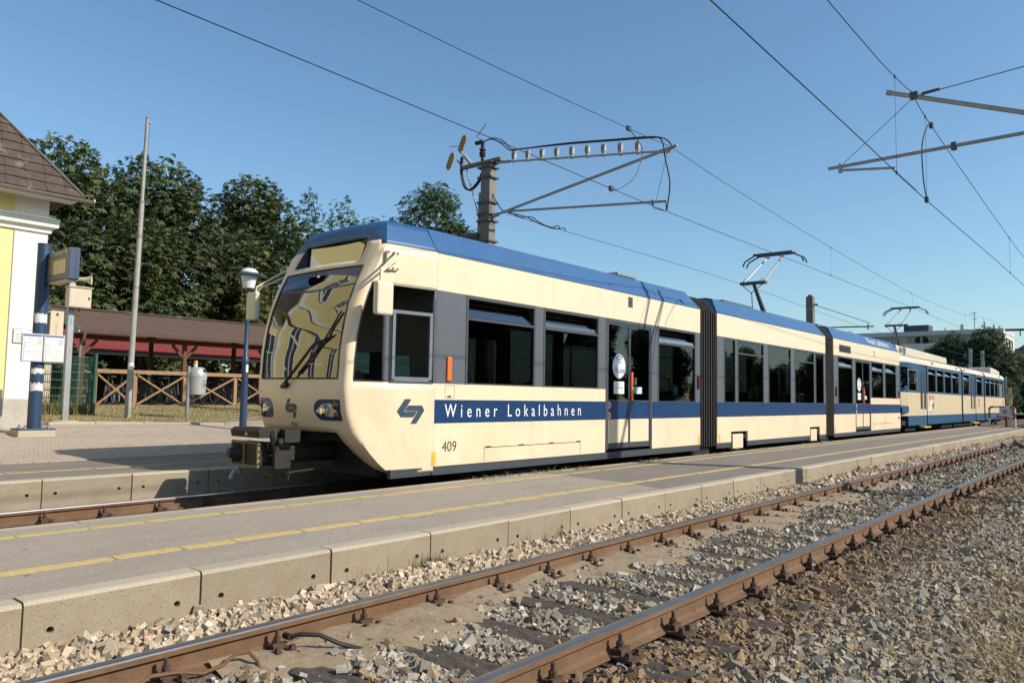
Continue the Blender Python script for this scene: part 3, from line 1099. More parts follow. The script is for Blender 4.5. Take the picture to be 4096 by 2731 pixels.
# dry straw at the foot of the ballast shoulder, bottom right corner
xy = np.stack([rng.normal(5.9, 0.55, 700), rng.normal(0.62, 0.16, 700)], -1)
xy2 = np.stack([rng.normal(7.6, 0.9, 350), rng.normal(0.95, 0.12, 350)], -1)
grass_blades('straw', np.concatenate([xy, xy2]), lambda x, y: bed(y) + 0.01, 0.10, [(0.42, 0.30, 0.13), (0.46, 0.36, 0.19), (0.35, 0.24, 0.10)], 'dry straw and dead grass lying on the ballast shoulder', 0.0022, 1.6, 'dry grass')
# weeds in the platform joints and along the edge beside the tram
pts = []
for cx, n, s in ((6.3, 30, .05), (4.4, 50, .07), (4.55, 50, .05), (9.6, 16, .2), (3.9, 25, .15), (5.9, 20, .1)):
    pts.append(np.stack([rng.normal(cx, s, n), rng.uniform(4.57, 4.645, n)], -1))
grass_blades('joint_weeds', np.concatenate(pts), lambda x, y: bed(y), 0.085, [(0.12, 0.10, 0.05), (0.24, 0.18, 0.09), (0.08, 0.08, 0.035)], 'thin dry weeds growing at the foot of the concrete platform edge', 0.003, 0.6, 'weeds')
pts = []
for cx, n, s in ((8.2, 120, .25), (9.3, 150, .3), (10.3, 90, .25), (12.5, 140, .4), (15, 80, .4), (18, 80, .6), (22, 60, .5)):
    pts.append(np.stack([rng.normal(cx, s, n), rng.uniform(7.06, 7.26, n)], -1))
grass_blades('edge_weeds', np.concatenate(pts), lambda x, y: PZ - 0.01 + 0 * x, 0.03, [(0.09, 0.13, 0.04), (0.13, 0.14, 0.06), (0.20, 0.19, 0.09)], 'low green weeds along the platform edge beside the tram', 0.006, 0.9, 'weeds')


# ------------------------------------------------------------------ articulated tram (near one)
TC = 8.8            # track centre
HW = 1.2            # half width


def yd(s, d):
    """y of a point d metres inside the side wall s (-1 camera side, +1 far side)"""
    return TC + s * (HW - d)


tram = thing('tram', (6.0, TC, 0), 'cream and blue articulated tram with slanted windscreen standing at the platform', 'tram')
ZS, ZB1, ZB0, ZC0 = 1.5, 1.275, 0.95, 0.36     # sill, stripe top, stripe bottom, cream bottom
ZW, ZR = 2.8, 3.33                              # window top, roof edge


def sbox(mb, s, xa, xb, d0, d1, z0, z1, mi=0):
    mb.box(xa, xb, yd(s, d0), yd(s, d1), z0, z1, mi)


def side_window(s, xa, xb, zb, zt, hopper, parent):
    mb = MB()
    zm = zt - 0.36 if hopper else None
    fr = 0.045
    top = (zm if hopper else zt - fr)
    sbox(mb, s, xa + fr, xb - fr, 0.018, 0.026, zb + 0.02, top)
    g = mb.build('window', M['glass'], parent)
    mb = MB()
    sbox(mb, s, xa + .002, xa + fr, -0.006, 0.03, zb + .002, zt - .002)
    sbox(mb, s, xb - fr, xb - .002, -0.006, 0.03, zb + .002, zt - .002)
    sbox(mb, s, xa + fr, xb - fr, -0.004, 0.03, zt - 0.05, zt - .002)
    sbox(mb, s, xa + fr, xb - fr, -0.004, 0.03, zb + .002, zb + 0.02)
    if hopper:
        sbox(mb, s, xa + fr, xb - fr, -0.004, 0.03, zm, zm + 0.035)
    mb.build('window_frame', M['frame'], g)
    if hopper:
        mb = MB()
        y0, y1 = yd(s, 0.02), yd(s, 0.15 if hopper > 1 else 0.0202)
        za, zb2 = zm + 0.04, zt - 0.055
        mb.add([(xa + fr + .01, y0, za), (xb - fr - .01, y0, za), (xb - fr - .01, y1, zb2), (xa + fr + .01, y1, zb2)], [(0, 1, 2, 3)])
        o = mb.build('hopper_pane', M['hopper'] if hopper > 1 else M['glass'], g)
        so = o.modifiers.new('thickness', 'SOLIDIFY')
        so.thickness = 0.006 if hopper > 1 else 0.0005
        if hopper > 1:
            mb = MB()
            mb.add([(xa + fr + .01, y0, za), (xb - fr - .01, y0, za), (xb - fr - .01, y0 + (y1 - y0) * .28, za + (zb2 - za) * .28), (xa + fr + .01, y0 + (y1 - y0) * .28, za + (zb2 - za) * .28)], [(0, 1, 2, 3)])
            o = mb.build('hopper_sky_strip', M['frame_light'], g)  # pale strip paints the sky's reflection low on the tilted pane
            so = o.modifiers.new('thickness', 'SOLIDIFY')
            so.thickness = 0.012
    return g


def side_door(s, xa, xb, parent, detail=True):
    mb = MB()
    f = 0.075
    sbox(mb, s, xa + .003, xa + f, -0.004, 0.05, 0.40, ZW - .002)
    sbox(mb, s, xb - f, xb - .003, -0.004, 0.05, 0.40, ZW - .002)
    sbox(mb, s, xa + f, xb - f, -0.004, 0.05, ZW - 0.07, ZW - .002)
    d = mb.build('door', M['frame'], parent)
    xm = (xa + xb) / 2
    for (a, b) in ((xa + f + .004, xm - .006), (xm + .006, xb - f - .004)):
        mb = MB()
        e = 0.03
        sbox(mb, s, a, a + e, 0.008, 0.04, 0.42, ZW - 0.075)
        sbox(mb, s, b - e, b, 0.008, 0.04, 0.42, ZW - 0.075)
        sbox(mb, s, a + e, b - e, 0.008, 0.04, ZW - 0.11, ZW - 0.075)
        sbox(mb, s, a + e, b - e, 0.008, 0.04, 0.42, 0.52)
        sbox(mb, s, a + e, b - e, 0.008, 0.04, ZB1, ZB1 + .03)
        mb.build('door_leaf', M['frame'], d)
        mb = MB()
        sbox(mb, s, a + e, b - e, 0.014, 0.022, ZB1 + .03, ZW - 0.11)
        mb.build('door_glass', M['glass'], d)
        mb = MB()
        sbox(mb, s, a + e, b - e, 0.012, 0.04, ZB0, ZB1)
        mb.build('door_stripe', M['blue_band'], d)
        mb = MB()
        sbox(mb, s, a + e, b - e, 0.012, 0.04, 0.52, ZB0)
        mb.build('door_panel', M['cream'], d)
    if detail:
        mb = MB()
        sbox(mb, s, xm + .035, xm + .105, -0.016, 0.010, 1.30, 1.84)
        h = mb.build('door_handle', M['orange_red'], d, bevel=0.006)
        mb = MB()
        y = yd(s, -0.017)
        mb.cyl((xm + .07, y, 1.52), (xm + .07, y - .006, 1.52), 0.035, n=14)
        mb.build('door_button', M['yellow'], d)
        mb = MB()
        sbox(mb, s, xm + .16, xm + .24, -0.004, 0.012, 1.60, 1.74)
        mb.build('card_reader', M['grey_box'], d)
        mb = MB()
        sbox(mb, s, xm + .15, xm + .25, 0.008, 0.0135, 1.43, 1.56)
        mb.build('green_notice', M['green'], d)
        mb = MB()
        sbox(mb, s, xm + .252, xm + .46, 0.008, 0.0135, 1.43, 1.56)
        mb.build('notice', M['printpale'], d)
        stickers(s, xa, xm, d)
    return d


def disc(mb, cx, cz, y, r, n=20, mi=0, sx=1.0):
    mb.add([(cx + sx * r * math.cos(2 * PI * k / n), y, cz + r * math.sin(2 * PI * k / n)) for k in range(n)], [tuple(range(n))], mi)


def ring(mb, cx, cz, y, r0, r1, a0, a1, n=12, mi=0):
    vs = []
    for k in range(n + 1):
        t = R(a0 + (a1 - a0) * k / n)
        vs += [(cx + r0 * math.cos(t), y, cz + r0 * math.sin(t)), (cx + r1 * math.cos(t), y, cz + r1 * math.sin(t))]
    mb.add(vs, [(2 * k, 2 * k + 1, 2 * k + 3, 2 * k + 2) for k in range(n)], mi)


def stickers(s, xa, xm, d):
    y = yd(s, 0.0125)
    cx, cz = (xa + .09 + xm) / 2 + .01, 1.93
    mb = MB()
    disc(mb, cx, cz, y, 0.232, 28)
    mb.build('round_sticker', M['white'], d)
    mb = MB()
    ring(mb, cx, cz, y - .001, 0.219, 0.229, 0, 360, 32)
    for r in (0.075, 0.125, 0.175):
        ring(mb, cx + .01, cz + 0.03, y - .001, r - .03, r, 48, 132, 10)
    disc(mb, cx + .01, cz + 0.05, y - .001, 0.016, 12)
    mb.build('wireless_mark', M['printblue'], d)
    text('WLAN', 'sticker_lettering', d, (cx - .17, y, cz - .13), (1, 0, 0), (0, 0, 1), 0.105, 0.34, M['printblue'], 0.001)
    text('im ganzen Zug', 'sticker_lettering', d, (cx - .10, y, cz - .185), (1, 0, 0), (0, 0, 1), 0.03, 0.2, M['printgrey'], 0.001)
    mb = MB()
    mb.box(cx - .18, cx + .18, y, y + .001, 1.42, 1.65)
    mb.build('square_sticker', M['white'], d)
    text('PARTNER IM', 'sticker_lettering', d, (cx - .11, y, 1.59), (1, 0, 0), (0, 0, 1), 0.022, 0.22, M['printgrey'], 0.001)
    text(') VOR', 'sticker_lettering', d, (cx - .15, y, 1.48), (1, 0, 0), (0, 0, 1), 0.075, 0.28, M['darktext'], 0.001)
    text('vor.at', 'sticker_lettering', d, (cx - .05, y, 1.445), (1, 0, 0), (0, 0, 1), 0.02, 0.15, M['printgrey'], 0.001)
    for zz in (1.21, 1.02):
        mb = MB()
        y2 = yd(s, -0.005)
        cx2 = xa + .10 + .03
        y2 = yd(s, 0.0105)
        disc(mb, cx2 + .01, zz, y2, 0.075, 18)
        mb.build('prohibition_sign', M['white'], d)
        mb = MB()
        ring(mb, cx2 + .01, zz, y2 - .001, 0.055, 0.073, 0, 360, 22)
        if zz > 1.1:
            mb.add([(cx2 - .035, y2 - .001, zz + .045), (cx2 - .025, y2 - .001, zz + .055), (cx2 + .055, y2 - .001, zz - .045), (cx2 + .045, y2 - .001, zz - .055)], [(0, 1, 2, 3)])
        mb.build('prohibition_ring', M['sticker_red'], d)
        mb = MB()
        mb.box(cx2 - .012, cx2 + .012, y2 - .0015, y2 - .0008, zz - .035, zz + .03)
        mb.box(cx2 + .018, cx2 + .032, y2 - .0015, y2 - .0008, zz - .03, zz + .015)
        mb.build('prohibition_figure', M['darktext'], d)


def panel(s, name, xa, xb, z0, z1, m, parent, d0=0.0, d1=0.06):
    mb = MB()
    sbox(mb, s, xa + .0015, xb - .0015, d0, d1, z0 + .001, z1 - .001)
    return mb.build(name, m, parent)


def car_side(s, x0, x1, wins, doors, low, parent, cuts=()):
    """wins: (xa, xb, sill, hopper); doors: (xa, xb); low: x ranges where the sill is high and cream shows above the stripe"""
    for kseg in range(3):
        panel(s, 'upper_panel', x0 + (x1 - x0) * kseg / 3, x0 + (x1 - x0) * (kseg + 1) / 3, ZW, ZR, M['cream'], parent)
    ops = sorted([(w[0], w[1]) for w in wins] + list(doors))
    edges = [x0] + [e for o in ops for e in o] + [x1]
    for a, b in zip(edges[0::2], edges[1::2]):
        zb = ZS if any(l[0] - .01 <= (a + b) / 2 <= l[1] + .01 for l in low) else ZB1
        if b - a > 0.01:
            panel(s, 'window_pillar', a, b, zb, ZW, M['grey_panel'], parent)
    for w in wins:
        side_window(s, w[0], w[1], w[2], ZW, w[3], parent)
    for l in low:
        panel(s, 'sill_panel', l[0], l[1], ZB1, ZS, M['cream'], parent)
    de = [x0] + [e for o in sorted(doors) for e in o] + [x1]
    for a, b in zip(de[0::2], de[1::2]):
        panel(s, 'stripe_panel', a, b, ZB0, ZB1, M['blue_band'], parent)
        segs = [(a, b, ZC0)]
        for c in cuts:
            if a < c[0] < b:
                seg = segs.pop()
                segs += [(seg[0], c[0], ZC0), (c[0], c[1], 0.60), (c[1], seg[1], ZC0)]
        for sa, sb, zz in segs:
            nseg = max(1, int(round((sb - sa) / 2.6)))
            for kseg in range(nseg):
                panel(s, 'lower_panel', sa + (sb - sa) * kseg / nseg, sa + (sb - sa) * (kseg + 1) / nseg, zz, ZB0, M['cream_low'], parent)
    for d in doors:
        side_door(s, d[0], d[1], parent, s < 0)
    prev = x0
    for c in list(cuts) + [(x1, x1)]:
        if c[0] - prev > .05:
            panel(s, 'skirt', prev, c[0], 0.24, ZC0, M['frame'], parent, 0.012, 0.05)
        prev = c[1]


def car_roof(x0, x1, i0, i1, parent):
    h = [(HW, ZR), (HW - 0.25, 3.70), (HW - 0.40, 3.73)]
    vs, fs = [], []
    for (x, k) in ((x0, 0), (x1, 1)):
        off = i0 if k == 0 else -i1
        row = []
        for a, z in h:
            row.append((x + off * (0 if z == ZR else 1), TC - a, z))
        for a, z in reversed(h):
            row.append((x + off * (0 if z == ZR else 1), TC + a, z))
        vs += row
    n = 6
    fs = [(i, (i + 1) % n, n + (i + 1) % n, n + i) for i in range(n)]
    fs += [tuple(range(n)), tuple(range(n, 2 * n))]
    mb = MB().add(vs, fs)
    return mb.build('roof', M['roof_blue'], parent)


def bellows(xa, xb, parent, n=7):
    vs, fs = [], []
    prof = lambda q: [(HW - q, 0.30), (HW - q, 3.30 - q * .5), (HW - .27 - q * .5, 3.66 - q), (-(HW - .27 - q * .5), 3.66 - q), (-(HW - q), 3.30 - q * .5), (-(HW - q), 0.30)]
    m = 2 * n + 1
    for i in range(m):
        x = xa + (xb - xa) * i / (m - 1)
        q = 0.045 if i % 2 == 0 else 0.115
        lean = 0.0
        vs += [(x, TC + a, z) for a, z in prof(q)]
    for i in range(m - 1):
        for k in range(6):
            fs.append((i * 6 + k, i * 6 + (k + 1) % 6, (i + 1) * 6 + (k + 1) % 6, (i + 1) * 6 + k))
    mb = MB().add(vs, fs)
    b = mb.build('bellows', M['bellows'], parent)
    for i in range(0, m, 2):
        x = xa + (xb - xa) * i / (m - 1)
        x = min(max(x, xa + .012), xb - .012)
        pr = prof(0.03)
        mb = MB()
        for s in (-1, 1):
            q = [(x, TC + s * pr[0][0], pr[0][1]), (x, TC + s * pr[1][0], pr[1][1]), (x, TC + s * pr[2][0], pr[2][1])]
            mb.bar(q[0], q[1], 0.02, 0.022, up=(0, 1, 0))
            mb.bar(q[1], q[2], 0.02, 0.022, up=(0, 1, 0))
        mb.bar((x, TC - pr[2][0], pr[2][1]), (x, TC + pr[2][0], pr[2][1]), .02, .022)
        mb.build('bellows_rib', M['rib'], b)
    return b


H1, H2 = 1, 2
LAY = [
    (7.402, 15.48, [(8.0, 9.63, ZS, H2), (9.84, 11.47, ZS, H2), (13.6, 15.26, ZB1, H2)], [(11.70, 13.38)], [(7.402, 11.70)], ()),
    (16.33, 23.87, [(16.69, 17.34, ZB1, 0), (17.45, 19.06, ZB1, H1), (19.36, 20.98, ZB1, H1), (21.24, 22.86, ZB1, H1), (22.95, 23.71, ZB1, 0)], [], [], ((17.07, 18.03), (22.44, 23.29))),
    (24.64, 32.74, [(25.05, 26.60, ZB1, H2), (28.79, 30.34, ZS, H2), (30.60, 32.16, ZS, H2)], [(26.87, 28.66)], [(28.66, 32.74)], ()),
]
for x0, x1, wins, doors, low, cuts in LAY:
    for s in (-1, 1):
        car_side(s, x0, x1, wins, doors, low, tram, cuts)
    car_roof(x0, x1, 0.02 if x0 < 8 else 0.26, 0.26, tram)
    mb = MB()
    mb.box(x0 + .01, x1 - .01, TC - 1.13, TC + 1.13, 2.86, 2.90)
    mb.build('ceiling', M['interior'], tram)
    mb = MB()
    mb.box(x0 + .01, x1 - .01, TC - 1.14, TC + 1.14, 0.44, 0.50)
    mb.build('floor', M['floor'], tram)
    # end bulkheads, with the gangway left open
    for xe in (x0 + .02, x1 - .02):
        if xe < 8:
            continue
        mb = MB()
        for sg in (-1, 1):
            mb.box(xe - .018, xe + .018, TC + sg * 0.55, TC + sg * 1.135, 0.51, 2.85)
        if xe > 32:
            mb.box(xe - .017, xe + .017, TC - 0.549, TC + 0.549, 0.51, 2.85)
        mb.build('bulkhead', M['grey_panel'], tram)
bellows(15.485, 16.325, tram)
bellows(23.875, 24.635, tram)

# door-height gutter line where cream meets the roof
mb = MB()
for x0, x1 in ((7.402, 15.48), (16.33, 23.87), (24.64, 32.74)):
    for s in (-1, 1):
        sbox(mb, s, x0, x1, -0.008, 0.02, ZR - .006, ZR + .008)
mb.build('roof_edge_strip', M['roof_blue'], tram)

# seats
for (xa, n, step, s_) in ((8.25, 4, 0.82, 0), (14.0, 1, 0.8, 0), (17.9, 7, 0.78, 0), (25.3, 2, 0.8, 0), (29.0, 4, 0.8, 0)):
    for i in range(n):
        for s in (-1, 1):
            x = xa + i * step
            fl = 1 if i % 2 else -1
            mb = MB()
            ya, yb = yd(s, 0.10), yd(s, 0.92)
            mb.box(x - .22, x + .22, ya, yb, 0.90, 0.98, 0)
            mb.box(x + fl * .20, x + fl * .27, ya, yb, 0.95, 1.54, 0)
            mb.box(x + fl * .18, x + fl * .285, min(ya, yb) + (0.02 if s < 0 else .70), min(ya, yb) + (0.12 if s < 0 else .80), 1.40, 1.57, 1)
            mb.box(x - .16, x + .16, ya, yb, 0.50, 0.90, 0)
            mb.build('seat', [M['seat'], M['seat_trim']], tram)
# grab rails
for pts in ([(9.45, 8.55, 1.2), (9.45, 8.55, 1.72), (9.42, 8.5, 1.80), (9.36, 8.4, 1.80), (9.33, 8.36, 1.72), (9.33, 8.36, 1.2)],
            [(13.55, 7.78, 1.77), (14.30, 7.78, 1.77), (14.40, 7.78, 1.72), (14.44, 7.78, 1.62), (14.44, 7.78, 1.48), (14.42, 7.78, 1.40), (14.28, 7.78, 1.33), (14.24, 7.78, 1.25)],
            [(11.45, 8.2, 0.6), (11.45, 8.2, 2.8)], [(13.55, 8.2, 0.6), (13.55, 8.2, 2.8)], [(14.9, 8.8, 0.6), (14.9, 8.8, 2.8)],
            [(20.2, 8.3, 1.2), (20.2, 8.3, 1.62), (20.26, 8.3, 1.68), (20.44, 8.3, 1.68), (20.5, 8.3, 1.62), (20.5, 8.3, 1.2)],
            [(18.6, 8.3, 1.2), (18.6, 8.3, 1.62), (18.66, 8.3, 1.68), (18.84, 8.3, 1.68), (18.9, 8.3, 1.62), (18.9, 8.3, 1.2)]):
    MB().tube(pts, 0.019, 8).build('grab_rail', M['grab'], tram, smooth='auto')
mb = MB()
disc(mb, 14.44, 1.52, 7.648, 0.13, 20)
o = mb.build('pram_sticker', M['dest_blue'], tram)
mb = MB()
disc(mb, 14.40, 1.49, 7.646, 0.03, 10)
disc(mb, 14.49, 1.49, 7.646, 0.03, 10)
mb.box(14.37, 14.51, 7.6455, 7.6465, 1.53, 1.58)
mb.build('pram_figure', M['white'], o)

# ---- cab shell: one surface S(side/front position, height)
CZ = [0.30, 0.36, 0.45, 0.58, 0.72, 0.85, 1.1, 1.4, 1.88, 2.2, 2.5, 2.8, 3.03, 3.34, 3.62, 3.70]
CX = [6.75, 6.60, 6.49, 6.36, 6.24, 6.15, 6.07, 6.03, 6.05, 6.09, 6.16, 6.27, 6.385, 6.53, 6.67, 6.72]


def Xc(z): return lerp_tab(z, CZ, CX)
def Hc(z): return 1.0 if z <= ZR else 1.0 - 0.24 * (z - ZR) / 0.37
def Hs(z): return HW if z <= ZR else HW - 0.25 * (z - ZR) / 0.37
def bow(z): return lerp_tab(z, [0.8, 1.2, 1.6, 2.8, 3.1, 3.5], [0.14, 0.15, 0.11, 0.08, 0.07, 0.05])


def front_pt(f, z):
    """f in -1..1 across the front (-1 camera side)"""
    g = lerp_tab(z, [0.30, 0.45, 0.6, 0.75, 0.86], [0.10, 0.45, 0.68, 0.88, 1.0])
    sg = -1 if f < 0 else 1
    a = 1 - (1 - abs(f)) * g
    dy = sg * a * Hc(z)
    x = Xc(z) - bow(z) * (1 - a * a)
    return Vector((x, TC + dy, z))


SIDEX = [0.0, 0.05, 0.105, None, None, None, None, None]
SFIX = [None, None, None, 6.55, 6.61, 6.66, 7.35, 7.40]


def side_pt(s, i, z):
    zz = min(max(z, 1.27), 2.82)
    x0 = Xc(zz)
    xi = x0 + SIDEX[i] if SFIX[i] is None else SFIX[i]
    fr = (xi - x0) / (7.40 - x0)
    x = Xc(z) + fr * (7.40 - Xc(z))
    xf = 7.40 - x
    t = min(1.0, max(0.0, xf / (7.40 - Xc(z)))) * min(1.0, (7.40 - Xc(z)) / 1.33)
    hh = Hs(z) + (Hc(z) - Hs(z)) * t ** 1.25
    if i == 0:
        hh = Hc(z)
    return Vector((x, TC + s * hh, z))


FF = [-1, -0.965, -0.90, -0.86, -0.75, -0.62, -0.48, -0.32, -0.16, 0, 0.16, 0.32, 0.48, 0.62, 0.75, 0.86, 0.90, 0.965, 1]
ZZ = [0.30, 0.33, 0.36, 0.40, 0.45, 0.51, 0.58, 0.65, 0.72, 0.79, 0.84, 0.92, 1.0, 1.1, 1.2, 1.275, 1.4, 1.5, 1.53, 1.7, 1.88, 2.1, 2.3, 2.5, 2.65, 2.8, 2.83, 2.93, 3.03, 3.12, 3.22, ZR, 3.40, 3.47, 3.55, 3.62, 3.70]


def build_cab():
    cols = []   # ('s',s,i) or ('f',f)
    for i in range(7, 0, -1): cols.append(('s', -1, i))
    for f in FF: cols.append(('f', f))
    for i in range(1, 8): cols.append(('s', 1, i))
    nc, nz = len(cols), len(ZZ)
    V = []
    for c in cols:
        for z in ZZ:
            if c[0] == 's':
                p = side_pt(c[1], c[2], z)
            else:
                p = front_pt(c[1], z)
                if abs(c[1]) == 1:
                    s = -1 if c[1] < 0 else 1
                    p = p * 0.5 + side_pt(s, 1, z) * 0.25 + front_pt(s * 0.965, z) * 0.25
            V.append(p)
    cream, blue, grey = [], [], []
    for a in range(nc - 1):
        ca, cb = cols[a], cols[a + 1]
        front = ca[0] == 'f' and cb[0] == 'f'
        for j in range(nz - 1):
            z = (ZZ[j] + ZZ[j + 1]) / 2
            q = (a * nz + j, (a + 1) * nz + j, (a + 1) * nz + j + 1, a * nz + j + 1)
            if front:
                fa = abs((ca[1] + cb[1]) / 2)
                if z < 0.84 and fa < 0.74: continue
                if 1.53 < z < 3.03 and fa < 0.86: continue
                if 3.12 < z < 3.47 and fa < 0.75: continue
                (blue if z > 3.47 or (z > 3.40 and fa > 0.75) else cream).append(q)
            else:
                i0 = min(c[2] for c in (ca, cb) if c[0] == 's') if not (ca[0] == 'f' or cb[0] == 'f') else 0
                if 1.5 < z < ZW and i0 in (2, 5): continue
                if z > ZR: blue.append(q)
                elif 1.5 < z < ZW and i0 >= 3: grey.append(q)
                else: cream.append(q)
    for nm, fs, m in (('cab_shell', cream, M['cream_low']), ('cab_roof_shell', blue, M['roof_blue']), ('cab_window_surround', grey, M['grey_panel'])):
        used = sorted({i for f in fs for i in f})
        mp = {i: k for k, i in enumerate(used)}
        mb = MB().add([V[i] for i in used], [tuple(mp[i] for i in f) for f in fs])
        o = mb.build(nm, m, tram, smooth='auto')
        so = o.modifiers.new('thickness', 'SOLIDIFY')
        so.thickness = 0.03
        so.offset = -1
    # cab roof lid
    zt = 3.70
    pts = [front_pt(f, zt) for f in FF] + [side_pt(1, 7, zt)] + [side_pt(-1, 7, zt)]
    mb = MB().add([(p.x, p.y, p.z - .002) for p in pts] + [(7.0, TC, 3.735), (7.42, TC - .8, 3.733), (7.42, TC + .8, 3.733)], [])
    n = len(FF)
    fs = [(i, i + 1, n + 2) for i in range(n - 1)] + [(n - 1, n, n + 2), (n, n + 4, n + 2), (n + 4, n + 3, n + 2), (n + 3, n + 1, n + 2), (n + 1, 0, n + 2)]
    mb.f = fs
    mb.m = [0] * len(fs)
    mb.build('cab_roof_lid', M['roof_blue'], tram)
    # windscreen
    nf, nzz = 30, 26
    vs, fs = [], []
    for i in range(nf + 1):
        f = -0.858 + 1.716 * i / nf
        for j in range(nzz + 1):
            z = 1.533 + (3.027 - 1.533) * j / nzz
            p = front_pt(f, z)
            vs.append((p.x + 0.006, p.y, p.z))
    for i in range(nf):
        for j in range(nzz):
            k = i * (nzz + 1) + j
            fs.append((k, k + nzz + 1, k + nzz + 2, k + 1))
    ws = MB().add(vs, fs).build('windscreen', M['windscreen'], tram, smooth=True)
    # dark band inside the top of the screen and black edge seal
    vs, fs = [], []
    for i in range(21):
        f = -0.84 + 1.68 * i / 20
        for z in (2.74 - 0.03 * math.cos(f * 3), 3.02):
            p = front_pt(f, z)
            vs.append((p.x + 0.003, p.y, p.z))
    fs = [(2 * i, 2 * i + 2, 2 * i + 3, 2 * i + 1) for i in range(20)]
    MB().add(vs, fs).build('sun_band', M['blue_band'], ws)
    mb = MB()
    loop = [front_pt(-0.86 + 1.72 * i / 24, 1.53) for i in range(25)] + [front_pt(0.86, 1.53 + 1.5 * i / 16) for i in range(1, 17)] + [front_pt(0.86 - 1.72 * i / 24, 3.03) for i in range(1, 25)] + [front_pt(-0.86, 3.03 - 1.5 * i / 16) for i in range(1, 17)]
    mb.tube([(p.x + .004, p.y, p.z) for p in loop], 0.013, 5)
    mb.build('windscreen_seal', M['black'], ws)
    mb = MB()
    p = front_pt(-0.02, 2.92)
    mb.lathe([(0.035, 0), (0.05, 0.012), (0.055, 0.03)], (p.x + .012, p.y, p.z), 14, 0, 'x')
    mb.build('marker_lamp', M['chrome'], ws)
    # cab side windows
    for s in (-1, 1):
        for (i0, i1, nm) in ((2, 3, 'quarter_window'), (5, 6, 'cab_window')):
            vs = []
            zs = [1.505, 1.8, 2.1, 2.4, 2.65, 2.795]
            for z in zs:
                for i in (i0, i1):
                    q = side_pt(s, i, z)
                    vs.append((q.x, q.y - s * 0.014, q.z))
            fs = [(2 * k, 2 * k + 1, 2 * k + 3, 2 * k + 2) for k in range(len(zs) - 1)]
            g = MB().add(vs, fs).build(nm, M['glass'], tram, smooth=True)
            mb = MB()
            ed = [side_pt(s, i0, z) for z in zs] + [side_pt(s, i1, z) for z in reversed(zs)]
            ed.append(ed[0])
            mb.tube([(p.x, p.y, p.z) for p in ed], 0.011 if i0 == 2 else 0.02, 4)
            mb.build('window_frame', M['frame'], g)
            if i0 == 5:
                a, b = side_pt(s, 5, 2.42), side_pt(s, 6, 2.42)
                mb = MB()
                mb.bar((a.x + .02, a.y, 2.44), (b.x - .02, b.y, 2.44), 0.03, 0.045)
                for (x, yy) in ((a.x + .045, a.y + (b.y - a.y) * .06), (b.x - .045, b.y + (a.y - b.y) * .06)):
                    mb.bar((x, yy, 1.54), (x, yy, 2.42), 0.03, 0.05, up=(1, 0, 0))
                mb.bar((a.x + .07, a.y, 1.545), (b.x - .07, b.y, 1.545), 0.028, 0.06)
                mb.build('sliding_frame', M['frame_light'], g)
    # destination display set back in its recess
    c = [front_pt(-0.745, 3.462), front_pt(0.745, 3.462), front_pt(0.66, 3.135), front_pt(-0.66, 3.135)]
    for k in (2, 3): c[k].x += 0.14
    for k in (0, 1): c[k].x += 0.035
    dg = MB().add([tuple(p) for p in c], [(0, 1, 2, 3)]).build('destination_display', M['display_glass'], tram)
    mb = MB()
    outer = [front_pt(-0.75, 3.47), front_pt(0.75, 3.47), front_pt(0.75, 3.12), front_pt(-0.75, 3.12)]
    for k in range(4):
        k2 = (k + 1) % 4
        mb.add([outer[k], outer[k2], c[k2], c[k]], [(0, 1, 2, 3)])
    mb.build('display_recess', M['black'], dg)
    mb = MB()
    mb.box(6.85, 7.3, TC - .8, TC + .8, 3.12, 3.5)
    mb.build('display_box', M['black'], dg)
    # panel behind the driver and dark lining, floor, console
    mb = MB()
    mb.box(7.36, 7.40, TC - 1.15, TC + 1.15, 0.5, 2.84)
    mb.build('cab_partition', M['interior'], tram)
    mb = MB()
    mb.box(6.45, 7.35, TC - .95, TC + .95, 0.82, 0.88)
    mb.prism([(6.14, 1.25), (6.62, 1.46), (6.66, 1.38), (6.62, 0.88), (6.3, 0.88)], 'y', TC - .86, TC + .86)
    mb.build('driver_console', M['floor'], tram)
    mb = MB()
    mb.box(7.0, 7.42, TC - .32, TC + .12, 1.15, 1.25)
    mb.box(7.22, 7.33, TC - .32, TC + .12, 1.25, 1.95)
    mb.build('driver_seat', M['seat'], tram, bevel=0.03)
    mb = MB()
    mb.add([(6.16, TC - .90, 1.88), (6.44, TC - .955, 1.87), (6.44, TC - .955, 1.60), (6.16, TC - .90, 1.66)], [(0, 1, 2, 3)])
    mb.add([(6.72, TC - 1.02, 1.87), (7.03, TC - 1.07, 1.86), (7.05, TC - 1.07, 1.53), (6.72, TC - 1.02, 1.53)], [(0, 1, 2, 3)])
    o = mb.build('side_blind', M['teal'], tram)
    so = o.modifiers.new('thickness', 'SOLIDIFY')
    so.thickness = 0.008
    mb = MB()
    mb.box(6.75, 7.33, TC - .9, TC + .9, 2.86, 2.9)
    mb.build('cab_ceiling', M['interior'], tram)

    # headlight clusters
    def front_poly(pts2, lift, name, m, parent):
        vs = []
        for f, z in pts2:
            p = front_pt(f, z)
            vs.append((p.x - lift, p.y, p.z))
        o = MB().add(vs, [tuple(range(len(vs)))]).build(name, m, parent)
        so = o.modifiers.new('thickness', 'SOLIDIFY')
        so.thickness = 0.012
        return o
